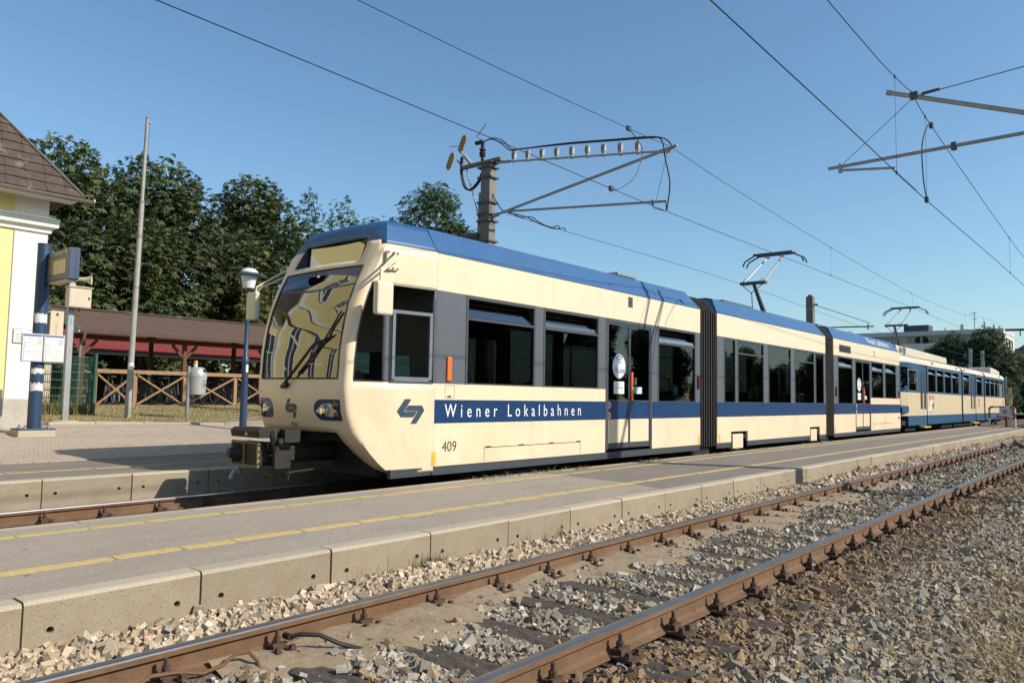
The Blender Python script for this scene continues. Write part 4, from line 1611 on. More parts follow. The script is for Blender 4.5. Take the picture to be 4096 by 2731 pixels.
    for s in (-1, 1):
        a, b, z0, z1 = 0.47, 0.905, 0.99, 1.262
        cz, rr = (z0 + z1) / 2, (z1 - z0) / 2
        pts2 = [(s * b, z0), (s * b, cz), (s * b, z1), (s * 0.75, z1)] + [(s * (a + rr - rr * math.sin(t)), cz + rr * math.cos(t)) for t in [PI * k / 10 for k in range(0, 11)]] + [(s * 0.75, z0)]
        hp = front_poly(pts2, 0.006, 'headlight_cluster', M['blue_band'], tram)
        p = front_pt(s * 0.655, 1.125)
        mb = MB()
        mb.lathe([(0.02, 0.035), (0.06, 0.012), (0.082, -0.012), (0.078, -0.018)], (p.x - .008, p.y, p.z), 18, 0, 'x')
        mb.build('headlamp', M['chrome'], hp, smooth='auto')
        mb = MB()
        mb.lathe([(0.078, 0.0), (0.06, -0.012), (0.03, -0.019), (0.004, -0.021)], (p.x - .027, p.y, p.z), 18, 0, 'x')
        mb.build('lamp_lens', M['lens'], hp, smooth='auto')
        for z in (1.185, 1.06):
            p = front_pt(s * 0.835, z)
            mb = MB()
            mb.lathe([(0.055, 0.01), (0.053, -0.006), (0.035, -0.014), (0.004, -0.018)], (p.x - .008, p.y, p.z), 14, 0, 'x')
            mb.build('tail_lamp', M['lampred'], hp, smooth='auto')
    # emblem
    LA = [(1880, 512), (1937, 512), (1904, 578), (1873, 643), (1996, 639), (1964, 697), (1848, 697), (1812, 635)]
    LB = [(1912, 578), (2038, 578), (2062, 630), (1990, 765), (1938, 765), (2009, 630), (1886, 633)]
    for pl in (LA, LB):
        vs = []
        for (u, v) in pl:
            x = 6.79 + (u - 1812) / 250 * 0.435
            z = 0.955 + (765 - v) / 253 * 0.325
            t = (7.40 - x) / (7.40 - Xc(z))
            y = TC - (HW + (1.0 - HW) * t ** 1.25) - 0.006
            vs.append((x, y, z))
        o = MB().add(vs, [tuple(range(len(vs)))]).build('emblem', M['logo'], tram)
        so = o.modifiers.new('thickness', 'SOLIDIFY')
        so.thickness = 0.006
        vs2 = []
        for (u, v) in pl:
            f = 0.13 - (u - 1812) / 250 * 0.27
            z = 1.01 + (765 - v) / 253 * 0.25
            p = front_pt(f, z)
            vs2.append((p.x - .006, p.y, p.z))
        MB().add(vs2, [tuple(range(len(vs2)))]).build('emblem', M['logo_front'], tram)
    p = front_pt(0.0, 0.915)
    text('409', 'fleet_number', tram, (p.x - .004, TC + .075, 0.895), (0, -1, 0), (-0.05, 0, 1), 0.055, 0.15, M['darktext'], 0.006)
    # wiper: arm from the pivot low on the front, blade up across the screen
    a, b, c2 = front_pt(0.08, 1.44), front_pt(-0.45, 1.95), front_pt(-0.80, 2.45)
    mb = MB()
    for dz in (0, 0.035):
        mb.tube([(a.x - .05, a.y, a.z + dz), (b.x - .06, b.y, b.z + dz * .7), (c2.x - .05, c2.y - .0, c2.z - 0.35 + dz * .3)], 0.011, 5)
    mb.cyl((a.x, a.y, a.z), (a.x - .06, a.y, a.z), 0.04, n=10)
    mb.cyl((a.x, a.y + .07, a.z - .02), (a.x - .05, a.y + .07, a.z - .02), 0.028, n=10)
    wp = mb.build('wiper', M['black'], tram, smooth='auto')
    mb = MB()
    pts = [front_pt(-0.16, 1.60), front_pt(-0.40, 1.80), front_pt(-0.62, 2.06), front_pt(-0.80, 2.40)]
    mb.tube([(p.x - .022, p.y, p.z) for p in pts], 0.014, 5)
    mb.build('wiper_blade', M['black'], wp)


build_cab()


# ---- cab mirrors
def mirror(s):
    y0 = TC + s * 1.13
    x0 = 6.63
    mb = MB()
    mb.box(x0 - .10, x0 + .10, y0 - .012, y0 + .03 * 1, 2.98, 3.23)
    m = mb.build('wing_mirror', M['mirror_cream'], tram, bevel=0.004)
    mb = MB()
    for dx in (-.08, 0, .08):
        for z in (3.0, 3.21):
            mb.cyl((x0 + dx, y0 + s * .01, z), (x0 + dx, y0 + s * .036, z), 0.01, n=8)
    mb.build('mirror_bolt', M['frame'], m)
    ym = TC + s * 1.42
    mb = MB()
    mb.tube([(x0 + .02, y0 + s * .02, 3.19), (x0 - .01, y0 + s * .09, 3.21), (x0 - .10, y0 + s * .17, 3.14), (6.20, ym, 2.90), (6.19, ym, 2.70)], 0.016, 7)
    mb.tube([(x0 + .02, y0 + s * .02, 3.08), (x0 - .03, y0 + s * .10, 3.09), (x0 - .10, y0 + s * .15, 3.06), (6.26, ym - s * .04, 2.90), (6.20, ym, 2.80)], 0.016, 7)
    mb.build('mirror_arm', M['mirror_cream'], m, smooth='auto')
    mb = MB()
    z0, z1 = (2.33, 2.755) if s < 0 else (2.40, 2.82)
    mb.box(6.115, 6.385, ym - .05, ym + .05, z0, z1) if s < 0 else mb.box(6.11, 6.20, ym - .13, ym + .13, z0, z1)
    mb.build('mirror_housing', M['mirror_cream'], m, bevel=0.03)


mirror(-1)
mirror(1)

# ---- coupler
mb = MB()
mb.box(5.28, 5.52, 8.50, 9.10, 0.42, 0.71, 0)
mb.cyl((5.52, TC, 0.55), (6.6, TC, 0.55), 0.12, 0.14, n=14)
mb.box(5.52, 5.75, 8.42, 9.15, 0.48, 0.66)
cp = mb.build('coupler', M['coupler'], tram, bevel=0.012)
mb = MB()
mb.cyl((5.285, 8.97, 0.57), (5.14, 8.97, 0.57), 0.115, 0.05, n=16)
mb.build('coupler_cone', M['black'], cp, smooth='auto')
mb = MB()
for (ya, yb, za, zb) in ((8.49, 9.11, 0.405, 0.435), (8.49, 9.11, 0.695, 0.725), (8.49, 8.52, 0.437, 0.693), (9.08, 9.11, 0.437, 0.693), (8.80, 8.825, 0.437, 0.693)):
    mb.box(5.255, 5.29, ya, yb, za, zb)
mb.build('coupler_rim', M['coupler_edge'], cp, bevel=0.005)
mb = MB()
mb.prism([(5.22, 0.775), (5.20, 0.86), (5.25, 0.895), (5.50, 0.895), (5.53, 0.86), (5.53, 0.775)], 'y', 8.40, 9.05)
mb.build('electric_coupler_box', M['coupler'], cp, bevel=0.008)
mb = MB()
mb.add([(5.206, 8.72, 0.80), (5.206, 8.64, 0.80), (5.203, 8.68, 0.862)], [(0, 1, 2)])
mb.build('warning_mark', M['yellow'], cp)
mb = MB()
mb.tube([(5.42, 8.42, 0.86), (5.40, 8.38, 0.78), (5.44, 8.37, 0.60), (5.48, 8.40, 0.47)], 0.045, 7)
mb.box(5.40, 5.62, 8.33, 8.40, 0.40, 0.62)
mb.cyl((5.45, 8.34, 0.74), (5.45, 8.28, 0.74), 0.035, n=10)
mb.box(5.50, 5.72, 8.28, 8.44, 0.72, 0.88)
for k in range(4):
    mb.cyl((5.27, 8.455, 0.46 + k * .075), (5.25, 8.455, 0.46 + k * .075), 0.014, n=8)
mb.build('coupler_lever', M['coupler'], cp)
mb = MB()
mb.tube([(5.32, 8.98, 0.42), (5.30, 8.98, 0.36), (5.24, 8.99, 0.33), (5.20, 9.0, 0.24)], 0.024, 7)
mb.tube([(5.30, 8.90, 0.34), (5.24, 8.88, 0.33)], 0.018, 6)
mb.build('air_hose', M['steel'], cp, smooth='auto')
mb = MB()
mb.tube([(5.62, 8.35, 0.40), (5.62, 8.34, 0.33), (5.60, 8.34, 0.24)], 0.012, 6)
mb.tube([(5.62, 8.4, 0.33), (6.6, 8.3, 0.40)], 0.016, 6)
mb.build('coupler_rod', M['under'], cp)

# ---- underframe, wheels, steps
mb = MB()
mb.box(6.75, 32.6, TC - 1.05, TC + 1.05, 0.26, 0.43)
mb.box(6.6, 6.8, TC - 0.95, TC + 0.95, 0.26, 0.86)
mb.build('underframe', M['under'], tram)
for bx in (9.5, 15.9, 17.9, 22.6, 24.25, 30.8):
    for dx in (-.9, .9):
        for s in (-1, 1):
            mb = MB()
            mb.lathe([(0.10, -0.06), (0.30, -0.06), (0.33, -0.04), (0.33, 0.05), (0.36, 0.055), (0.36, 0.08), (0.1, 0.08)], (bx + dx, TC + s * 0.75, 0.345), 20, 0, 'y')
            mb.build('wheel', M['under'], tram, smooth='auto')
    for s in (-1, 1):
        mb = MB()
        mb.prism([(bx - 1.1, .34), (bx + 1.1, .34), (bx + 1.1, .2), (bx + .4, .16), (bx + .35, .07), (bx - .35, .07), (bx - .4, .16), (bx - 1.1, .2)], 'y', TC + s * .93, TC + s * 1.03)
        mb.build('bogie_frame', M['under'], tram, bevel=0.02)
# sand-box hatches standing proud in the skirt openings
for (xa, xb) in ((17.16, 17.75), (22.50, 23.02)):
    for s in (-1, 1):
        mb = MB()
        sbox(mb, s, xa, xb, -0.005, 0.12, 0.20, 0.54)
        mb.build('axle_box_cover', M['cream'], tram, bevel=0.012)
for (xa, xb) in ((17.07, 18.03), (22.44, 23.29)):
    mb = MB()
    mb.box(xa - .01, xb + .01, TC - .95, TC + .95, 0.46, 0.62)
    mb.build('bogie_recess', M['black'], tram)
# grooved step rail low on the cab
mb = MB()
for k in range(4):
    mb.box(6.66, 7.42, yd(-1, 0.02 + (0.0 if k % 2 else .008)), yd(-1, 0.09), 0.245 + k * .028, 0.27 + k * .028)
mb.build('step_rail', M['frame'], tram)

# ---- lettering, lamps and fittings on the camera side
split_letters(text('Wiener Lokalbahnen', 'lettering', tram, (7.60, yd(-1, 0.0), 1.03), (1, 0, 0), (0, 0, 1), 0.185, 3.32, M['white'], 0.004, 1.75), 'letter')
text('409', 'fleet_number', tram, (7.565, yd(-1, 0.0), 0.555), (1, 0, 0), (0, 0, 1), 0.145, 0.285, M['darktext'], 0.004)
text('Wiener Lokalbahnen', 'roof_lettering', tram, (28.75, TC - HW + 0.062, 3.42), (1, 0, 0), (0, 0.25, 0.37), 0.27, 2.85, M['white'], 0.006, 1.1)
text('418', 'fleet_number', tram, (32.35, yd(-1, 0.0), 0.70), (1, 0, 0), (0, 0, 1), 0.13, 0.26, M['darktext'], 0.004)
for x, z, h in ((7.66, 1.71, 0.34), (15.37, 1.71, 0.28), (24.83, 1.66, 0.3), (32.55, 1.68, 0.25)):
    mb = MB()
    sbox(mb, -1, x - .045, x + .045, -0.03, 0.01, z - h / 2, z + h / 2)
    mb.build('indicator_lamp', M['orange'] if x < 8 else M['lampred'], tram, bevel=0.01)
for x in (7.41, 15.42, 16.45, 23.80, 24.75):
    mb = MB()
    sbox(mb, -1, x - .035, x + .035, -0.004, 0.01, 0.37, 0.56)
    mb.build('jacking_mark', M['yellow'], tram)
mb = MB()
sbox(mb, -1, 12.46, 12.62, -0.006, 0.01, 3.07, 3.27)
v = mb.build('vent', M['frame_light'], tram)
for i in range(3):
    for j in range(4):
        mb = MB()
        sbox(mb, -1, 12.475 + i * .047, 12.51 + i * .047, -0.009, 0.0, 3.085 + j * .045, 3.118 + j * .045)
        mb.build('vent_slot', M['black'], v)
mb = MB()
sbox(mb, -1, 25.22, 26.42, -0.005, 0.01, 2.93, 3.16)
mb.build('route_display', M['black'], tram)
for x in (29.4, 28.9):
    pass
mb = MB()
for i in range(4):
    sbox(mb, -1, 29.15, 29.27, -0.004, 0.005, 2.98 + i * .05, 3.01 + i * .05)
mb.build('vent', M['frame'], tram)
# fuel-flap, hatch outlines
for (xa, xb, z0, z1) in ((7.60, 7.79, 1.30, 1.48),):
    mb = MB()
    for (a, b, c, d) in ((xa, xb, z0, z0 + .006), (xa, xb, z1 - .006, z1), (xa, xa + .006, z0 + .006, z1 - .006), (xb - .006, xb, z0 + .006, z1 - .006)):
        sbox(mb, -1, a, b, -0.0015, 0.005, c, d)
    sbox(mb, -1, xa + .05, xa + .12, -0.003, 0.005, z0 + .012, z0 + .035)
    mb.build('flap', M['darktext'], tram)
mb = MB()
for (xa, xb) in ((8.44, 10.92), (29.0, 31.4)):
    sbox(mb, -1, xa, xb, -0.004, 0.005, 0.575, 0.584)
    sbox(mb, -1, xa, xa + .008, -0.002, 0.005, 0.37, 0.575)
    sbox(mb, -1, xb - .008, xb, -0.002, 0.005, 0.37, 0.575)
    for k in range(4):
        xx = xa + .03 + (xb - xa - .15) * k / 3
        sbox(mb, -1, xx, xx + .12, -0.012, 0.0, 0.585, 0.598)
mb.build('hatch_edge', M['rust_dark'], tram)
mb = MB()
for xx in (24.95, 25.75, 26.5):
    sbox(mb, -1, xx, xx + .006, -0.0015, 0.005, 0.37, 0.945)
for z in (0.55, 0.75):
    sbox(mb, -1, 25.82, 26.2, -0.0015, 0.005, z, z + .006)
mb.build('panel_seam', M['printgrey'], tram)
# roof gear
mb = MB()
mb.box(12.6, 13.3, 7.92, 8.4, 3.735, 3.80)
mb.build('roof_hatch', M['steel'], tram, bevel=0.01)
for (xa, xb, w) in ((25.3, 27.0, .5), (18.0, 19.8, .6)):
    mb = MB()
    mb.box(xa, xb, TC - w, TC + w, 3.735, 3.86)
    mb.build('roof_unit', M['grey_panel'], tram, bevel=0.02)
mb = MB()
mb.cyl((8.0, 9.4, 3.73), (8.0, 9.4, 3.90), 0.06, 0.05, n=12)
mb.build('roof_aerial', M['insul'], tram)
mb = MB()
mb.tube([(28.2, 8.2, 3.74), (28.3, 8.2, 3.83), (28.6, 8.2, 3.85), (28.9, 8.2, 3.74)], 0.012, 6)
mb.build('roof_cable', M['black'], tram)


def pantograph(parent, xb, zb, xe, ze, xh, zh):
    """single-arm pantograph: base, lower arm, control rod, elbow, twin upper arm, collector head with horns"""
    p = MB()
    p.box(xb - .35, xb + .45, TC - .35, TC + .35, zb - .16, zb - .10)
    for sx in (-.3, .4):
        for sy in (-.3, .3):
            p.cyl((xb + sx, TC + sy, 3.72), (xb + sx, TC + sy, zb - .16), 0.04, n=8)
    pg = p.build('pantograph', M['steel_dark'], parent)
    mb = MB()
    mb.tube([(xb, TC, zb - .1), (xe, TC, ze)], [0.075, 0.05], 8)
    mb.build('lower_arm', M['steel_dark'], pg, smooth='auto')
    mb = MB()
    mb.tube([(xe - .12, TC - .02, zb - .1), (xe - .13, TC, ze - .35), (xe - .18, TC, ze - .28)], 0.016, 6)
    mb.tube([(xe - .5, TC - .15, zb - .2), (xe - .25, TC - .15, zb - .06), (xe + .1, TC - .15, zb - .1), (xe + .25, TC - .15, zb - .25)], 0.014, 6)
    mb.build('control_rod', M['steel_dark'], pg)
    mb = MB()
    mb.box(xe - .1, xe + .08, TC - .38, TC + .38, ze - .03, ze + .05)
    mb.tube([(xe - .06, TC - .36, ze), (xe - .18, TC, ze - .30), (xe - .06, TC + .36, ze)], 0.015, 6)
    for sy in (-.25, .25):
        mb.tube([(xe, TC + sy - .06, ze + .05), (xe, TC + sy - .05, ze + .12), (xe, TC + sy + .05, ze + .12), (xe, TC + sy + .06, ze + .05)], 0.01, 5)
    mb.build('elbow', M['steel_dark'], pg, bevel=0.008)
    mb = MB()
    for sy in (-1, 1):
        mb.tube([(xe, TC + sy * .30, ze + .03), (xh, TC + sy * .24, zh - .13)], 0.027, 7)
    mb.tube([(xe + (xh - xe) * .25, TC - .28, ze + (zh - ze) * .22), (xe + (xh - xe) * .6, TC - .24, ze + (zh - ze) * .5), (xh - .05, TC - .2, zh - .15)], 0.006, 5)
    mb.build('upper_arm', M['steel'], pg, smooth='auto')
    for dx in (-.14, .14):
        mb = MB()
        mb.tube([(xh + dx, TC - .93, zh - .34), (xh + dx, TC - .925, zh - .27), (xh + dx, TC - .86, zh - .17), (xh + dx, TC - .56, zh - .02), (xh + dx, TC - .3, zh + .01), (xh + dx, TC + .3, zh + .01), (xh + dx, TC + .56, zh - .02), (xh + dx, TC + .86, zh - .17), (xh + dx, TC + .925, zh - .27), (xh + dx, TC + .93, zh - .34)], 0.024, 6)
        mb.box(xh + dx - .04, xh + dx + .04, TC - .6, TC + .6, zh - .03, zh + .03)
        mb.build('collector_strip', M['steel_dark'], pg)
    mb = MB()
    for sy in (-.22, .22):
        mb.box(xh - .16, xh + .16, TC + sy - .02, TC + sy + .02, zh - .10, zh - .06)
        mb.cyl((xh, TC + sy, zh - .14), (xh, TC + sy, zh), 0.02, n=6)
    mb.build('head_hinge', M['steel_dark'], pg)
    return pg


pantograph(tram, 22.2, 3.96, 21.35, 4.73, 22.95, 5.84)

# ------------------------------------------------------------------ older coupled tram behind
tram2 = thing('tram', (33.2, TC, 0), 'older cream tram with blue window band and blue skirt coupled behind the front tram', 'tram')


def tram2_side(s):
    S = [(37.6, 45.1), (45.6, 52.05), (52.5, 60.2)]
    W = [[(37.62, 39.27), (39.42, 41.0), (41.15, 42.8), (42.95, 44.67)], [(45.84, 47.54), (49.78, 51.56)], [(52.74, 54.3), (54.45, 56.0), (56.2, 57.9), (58.1, 59.7)]]
    zt, zb = 2.9, 1.83
    spans = [(34.0, 36.10, [(34.12, 35.58)]), (37.47, 45.25, W[0]), (45.70, 47.76, [W[1][0]]), (49.48, 52.10, [W[1][1]]), (52.55, 60.3, W[2])]
    for a, b, ws in spans:
        panel(s, 'lower_panel', a, b, 0.82, 1.78, M['cream_old'], tram2)
        panel(s, 'skirt', a, b, 0.42, 0.82, M['tram_blue'], tram2, -.004)
        ed = [a] + [e for w in ws for e in w] + [b]
        for p, q in zip(ed[0::2], ed[1::2]):
            if q - p > .02:
                panel(s, 'window_pillar', p, q, 1.78, 3.0, M['tram_blue'], tram2)
        for w in ws:
            cabw = w[0] < 35
            z0, z1 = (1.84, 2.72) if cabw else (zb, zt)
            panel(s, 'window_rail', w[0], w[1], 1.78, z0, M['tram_blue'], tram2)
            panel(s, 'window_rail', w[0], w[1], z1, 3.0, M['tram_blue'], tram2)
            mb = MB()
            sbox(mb, s, w[0] + .05, w[1] - .05, 0.02, 0.026, z0 + .02, z1 - .26 if not cabw else z1 - .02)
            g = mb.build('window', M['glass2'], tram2)
            mb = MB()
            sbox(mb, s, w[0] + .003, w[0] + .05, -.006, .03, z0 + .002, z1 - .002)
            sbox(mb, s, w[1] - .05, w[1] - .003, -.006, .03, z0 + .002, z1 - .002)
            sbox(mb, s, w[0] + .05, w[1] - .05, -.006, .03, z1 - .03, z1 - .002)
            sbox(mb, s, w[0] + .05, w[1] - .05, -.006, .03, z0 + .002, z0 + .02)
            sbox(mb, s, w[0] + .05, w[1] - .05, -.006, .03, z1 - .27 if not cabw else 2.28, z1 - .24 if not cabw else 2.31)
            mb.build('window_frame', M['steel'] if cabw else M['frame_light'], g)
            if not cabw:
                mb = MB()
                y0, y1 = yd(s, .02), yd(s, .13)
                mb.quad((w[0] + .06, y0, z1 - .235), (w[1] - .06, y0, z1 - .235), (w[1] - .06, y1, z1 - .035), (w[0] + .06, y1, z1 - .035))
                o = mb.build('hopper_pane', M['hopper'], g)
                so = o.modifiers.new('thickness', 'SOLIDIFY')
                so.thickness = .006
    # doors
    for (a, b) in ((36.10, 37.47), (47.76, 49.48)):
        mb = MB()
        sbox(mb, s, a + .003, b - .003, .05, .08, 0.34, 3.0, 0)
        d = mb.build('door', M['tram_blue'], tram2)
        n = 2
        for k in range(n):
            xa = a + .06 + k * (b - a - .1) / n
            xb = xa + (b - a - .1) / n - .03
            mb = MB()
            sbox(mb, s, xa, xb, .02, .049, 0.36, 0.82, 0)
            sbox(mb, s, xa, xb, .02, .049, 0.82, 1.78, 1)
            sbox(mb, s, xa, xb, .02, .049, 1.78, 2.93, 0)
            mb.build('door_leaf', [M['tram_blue'], M['cream_old']], d)
            mb = MB()
            xm = (xa + xb) / 2
            sbox(mb, s, xm - .16, xm + .16, .012, .0195, 1.10, 2.70)
            mb.build('door_glass', M['black'], d)
            mb = MB()
            sbox(mb, s, xm - .19, xm - .165, .01, .0195, 1.07, 2.73)
            sbox(mb, s, xm + .165, xm + .19, .01, .0195, 1.07, 2.73)
            mb.build('door_trim', M['frame_light'], d)
        mb = MB()
        sbox(mb, s, a + .05, b - .05, -.14, .05, 0.30, 0.35)
        mb.build('door_step', M['yellow'], d)
    # folding joints
    for (a, b) in ((45.25, 45.70), (52.10, 52.55)):
        mb = MB()
        for k in range(3):
            x = a + (b - a) * k / 3
            sbox(mb, s, x + .01, x + (b - a) / 3 - .01, .03, .10, .42, 3.05)
        mb.build('joint_cover', M['black'], tram2)


for s in (-1, 1):
    tram2_side(s)


def tram2_body():
    # rounded cream roof in three lengths
    prof = [(HW + .01, 2.99), (HW + .015, 3.05), (HW - .04, 3.16), (HW - .16, 3.26), (HW - .38, 3.33), (0, 3.37)]
    half = [(TC - a, z) for a, z in prof] + [(TC + a, z) for a, z in reversed(prof[:-1])]
    for xa, xb in ((34.2, 45.25), (45.70, 52.1), (52.55, 60.2)):
        MB().prism(half, 'x', xa, xb).build('roof', M['roof_cream'], tram2, smooth='auto')
    for (a, b) in ((45.25, 45.70), (52.10, 52.55)):
        MB().prism([(TC + (y - TC) * .95, z - .03) for y, z in half], 'x', a, b).build('roof_joint', M['bellows'], tram2)
    # front roof nose, tapering
    vs, fs = [], []
    for x, k, dz in ((34.198, 1.0, 0.0), (33.7, 0.90, 0.0), (33.35, 0.78, -0.02), (33.2, 0.7, -0.08)):
        vs += [(x, TC + (y - TC) * k, z + (dz if z > 3.1 else 0)) for y, z in half]
    n = len(half)
    for i in range(3):
        fs += [(i * n + k, i * n + (k + 1) % n, (i + 1) * n + (k + 1) % n, (i + 1) * n + k) for k in range(n)]
    fs.append(tuple(range(3 * n, 4 * n)))
    MB().add(vs, fs).build('roof_nose', M['roof_cream'], tram2, smooth='auto')
    # tapered cab front
    def ringp(z0, z1, name, m, w0=1.0, push=0.0):
        pl = [(34.0, -HW), (33.45, -HW * .88), (33.22, -HW * .55), (33.16, 0), (33.22, HW * .55), (33.45, HW * .88), (34.0, HW), (34.0, 0)]
        return MB().prism([(x - push, TC + y) for x, y in pl], 'z', z0, z1).build(name, m, tram2)
    ringp(0.82, 1.78, 'cab_front', M['cream_old'])
    ringp(1.781, 1.95, 'cab_front_band', M['tram_blue'])
    ringp(2.80, 2.985, 'cab_front_band', M['tram_blue'])
    mb = MB()
    pl = [(33.99, -HW + .01), (33.46, -HW * .87), (33.235, -HW * .55), (33.175, 0), (33.235, HW * .55), (33.46, HW * .87), (33.99, HW - .01)]
    vs = [(x, TC + y, 1.951) for x, y in pl] + [(x + .06, TC + y * .97, 2.799) for x, y in pl]
    n = len(pl)
    mb.add(vs, [(i, i + 1, n + i + 1, n + i) for i in range(n - 1)])
    mb.build('windscreen', M['glass2'], tram2)
    mb = MB()
    mb.box(33.42, 33.47, TC - 1.07, TC - 1.02, 1.951, 2.8)
    mb.box(33.42, 33.47, TC + 1.02, TC + 1.07, 1.951, 2.8)
    mb.build('screen_post', M['tram_blue'], tram2)
    mb = MB()
    mb.prism([(33.0, 0.93), (33.0, 1.18), (33.3, 1.24), (34.05, 1.22), (34.05, 0.95)], 'y', TC - 1.22, TC + 1.22)
    mb.build('bumper', M['tram_blue'], tram2, bevel=.02)
    mb = MB()
    mb.box(34.05, 36.05, TC - 1.19, TC + 1.19, 0.45, 0.80)
    mb.build('cab_skirt', M['tram_blue'], tram2)
    mb = MB()
    mb.box(33.3, 60.2, TC - 1.1, TC + 1.1, 0.44, 0.62)
    mb.box(34.3, 60.2, TC - .9, TC + .9, 0.25, 0.44)
    mb.build('underframe', M['under'], tram2)
    mb = MB()
    mb.box(60.2, 60.4, TC - 1.1, TC + 1.1, 0.5, 1.8, 0)
    mb.box(60.2, 60.4, TC - 1.1, TC + 1.1, 1.801, 2.98, 1)
    mb.build('rear_wall', [M['cream_old'], M['black']], tram2)
    mb = MB()
    mb.box(34.1, 60.15, TC - 1.1, TC + 1.1, 2.93, 2.96)
    mb.build('ceiling', M['interior'], tram2)
    mb = MB()
    mb.box(34.1, 60.15, TC - 1.1, TC + 1.1, 0.80, 0.84)
    mb.build('floor', M['floor'], tram2)
    for i in range(18):
        x = 37.9 + i * 1.2
        if 44.9 < x < 46 or 47.5 < x < 49.7 or 51.8 < x < 52.8: continue
        mb = MB()
        for s in (-1, 1):
            mb.box(x, x + .07, yd(s, .12), yd(s, .95), 1.2, 1.95)
        mb.build('seat_back', M['seat'], tram2)
    # roof gear
    mb = MB()
    mb.prism([(34.75, 3.30), (34.80, 3.62), (34.9, 3.66), (42.9, 3.60), (42.98, 3.32)], 'y', TC - .98, TC + .98)
    mb.build('roof_fairing', M['roof_cream'], tram2, bevel=.03)
    mb = MB()
    mb.box(33.35, 34.45, TC - .95, TC + .95, 3.30, 3.66)
    a = mb.build('route_box', M['roof_cream'], tram2, bevel=.04)
    mb = MB()
    mb.box(33.8, 34.3, TC - .957, TC - .951, 3.38, 3.60)
    mb.build('route_panel', M['grey_panel'], a)
    mb = MB()
    mb.box(43.02, 43.7, TC - .8, TC + .8, 3.33, 3.55)
    mb.cyl((44.1, 8.2, 3.3), (44.1, 8.2, 3.6), .09, .07, n=10)
    mb.cyl((51.0, 8.2, 3.3), (51.0, 8.2, 3.62), .09, .07, n=10)
    mb.build('roof_resistor', M['steel_dark'], tram2)
    mb = MB()
    mb.prism([(56.9, 3.30), (56.9, 3.66), (57.0, 3.70), (59.6, 3.62), (59.7, 3.30)], 'y', TC - .9, TC + .9)
    mb.box(59.5, 60.5, TC - .9, TC + .9, 3.16, 3.56)
    mb.build('roof_fairing', M['roof_cream'], tram2, bevel=.03)
    mb = MB()
    for x in (38.4, 43.9, 46.1, 58.0):
        for dx in (0, .22):
            mb.box(x + dx, x + dx + .14, TC - HW - .005, TC - HW + .05, 3.10, 3.16)
    mb.build('roof_vent_slot', M['frame'], tram2)
    for bx in (35.6, 42.5, 45.5, 52.3, 58.5):
        for dx in (-.9, .9):
            for s in (-1, 1):
                mb = MB()
                mb.lathe([(0.10, -0.06), (0.31, -0.06), (0.34, -0.04), (0.34, 0.05), (0.1, 0.08)], (bx + dx, TC + s * 0.75, 0.345), 16, 0, 'y')
                mb.build('wheel', M['under'], tram2, smooth='auto')
        for s in (-1, 1):
            mb = MB()
            mb.box(bx - 1.3, bx + 1.3, TC + s * 0.9, TC + s * 1.0, 0.2, 0.38)
            mb.build('bogie_frame', M['under'], tram2)
    # red stripe marks, emblem and numbers near the doors
    mb = MB()
    for x in (37.75, 38.35):
        for k in range(4):
            sbox(mb, -1, x, x + .48, -.004, .002, 1.52 + k * .05, 1.545 + k * .05)
    for k in range(7):
        sbox(mb, -1, 50.2, 50.75, -.004, .002, 1.2 + k * .075, 1.23 + k * .075)
        sbox(mb, -1, 59.2, 59.8, -.004, .002, 1.2 + k * .075, 1.23 + k * .075)
    mb.build('red_marking', M['sticker_red'], tram2)
    mb = MB()
    sbox(mb, -1, 38.05, 38.35, -.004, .002, 1.25, 1.45)
    sbox(mb, -1, 37.85, 38.1, -.004, .002, 1.0, 1.2)
    mb.build('notice', M['paper'], tram2)
    for pl in ([(1880, 512), (1937, 512), (1904, 578), (1873, 643), (1996, 639), (1964, 697), (1848, 697), (1812, 635)], [(1912, 578), (2038, 578), (2062, 630), (1990, 765), (1938, 765), (2009, 630), (1886, 633)]):
        MB().add([(38.42 + (u - 1812) / 250 * .36, TC - HW - .005, 1.08 + (765 - v) / 253 * .34) for u, v in pl], [tuple(range(len(pl)))]).build('emblem', M['logo'], tram2)
    text('120', 'fleet_number', tram2, (37.85, TC - HW, 0.92), (1, 0, 0), (0, 0, 1), 0.08, 0.3, M['darktext'], 0.004)
    # cab mirror
    mb = MB()
    mb.tube([(34.0, TC - 1.2, 2.78), (33.75, TC - 1.42, 2.72), (33.75, TC - 1.42, 2.5)], .015, 6)
    mb.box(33.68, 33.82, TC - 1.52, TC - 1.34, 2.12, 2.52)
    mb.build('wing_mirror', M['steel_dark'], tram2, bevel=.01)
    mb = MB()
    mb.box(32.75, 33.2, TC - .2, TC + .2, .45, .75)
    mb.build('coupler', M['coupler'], tram2)


tram2_body()
pantograph(tram2, 38.2, 3.90, 37.1, 4.78, 39.2, 5.80)


# ------------------------------------------------------------------ overhead line
def spline(pts, n=10):
    """Catmull-Rom through points"""
    P = [Vector(p) for p in pts]
    out = []
    for i in range(len(P) - 1):
        a, b, c, d = P[max(i - 1, 0)], P[i], P[i + 1], P[min(i + 2, len(P) - 1)]
        for k in range(n):
            t = k / n
            out.append(0.5 * ((2 * b) + (c - a) * t + (2 * a - 5 * b + 4 * c - d) * t * t + (3 * b - a - 3 * c + d) * t ** 3))
    out.append(P[-1])
    return out


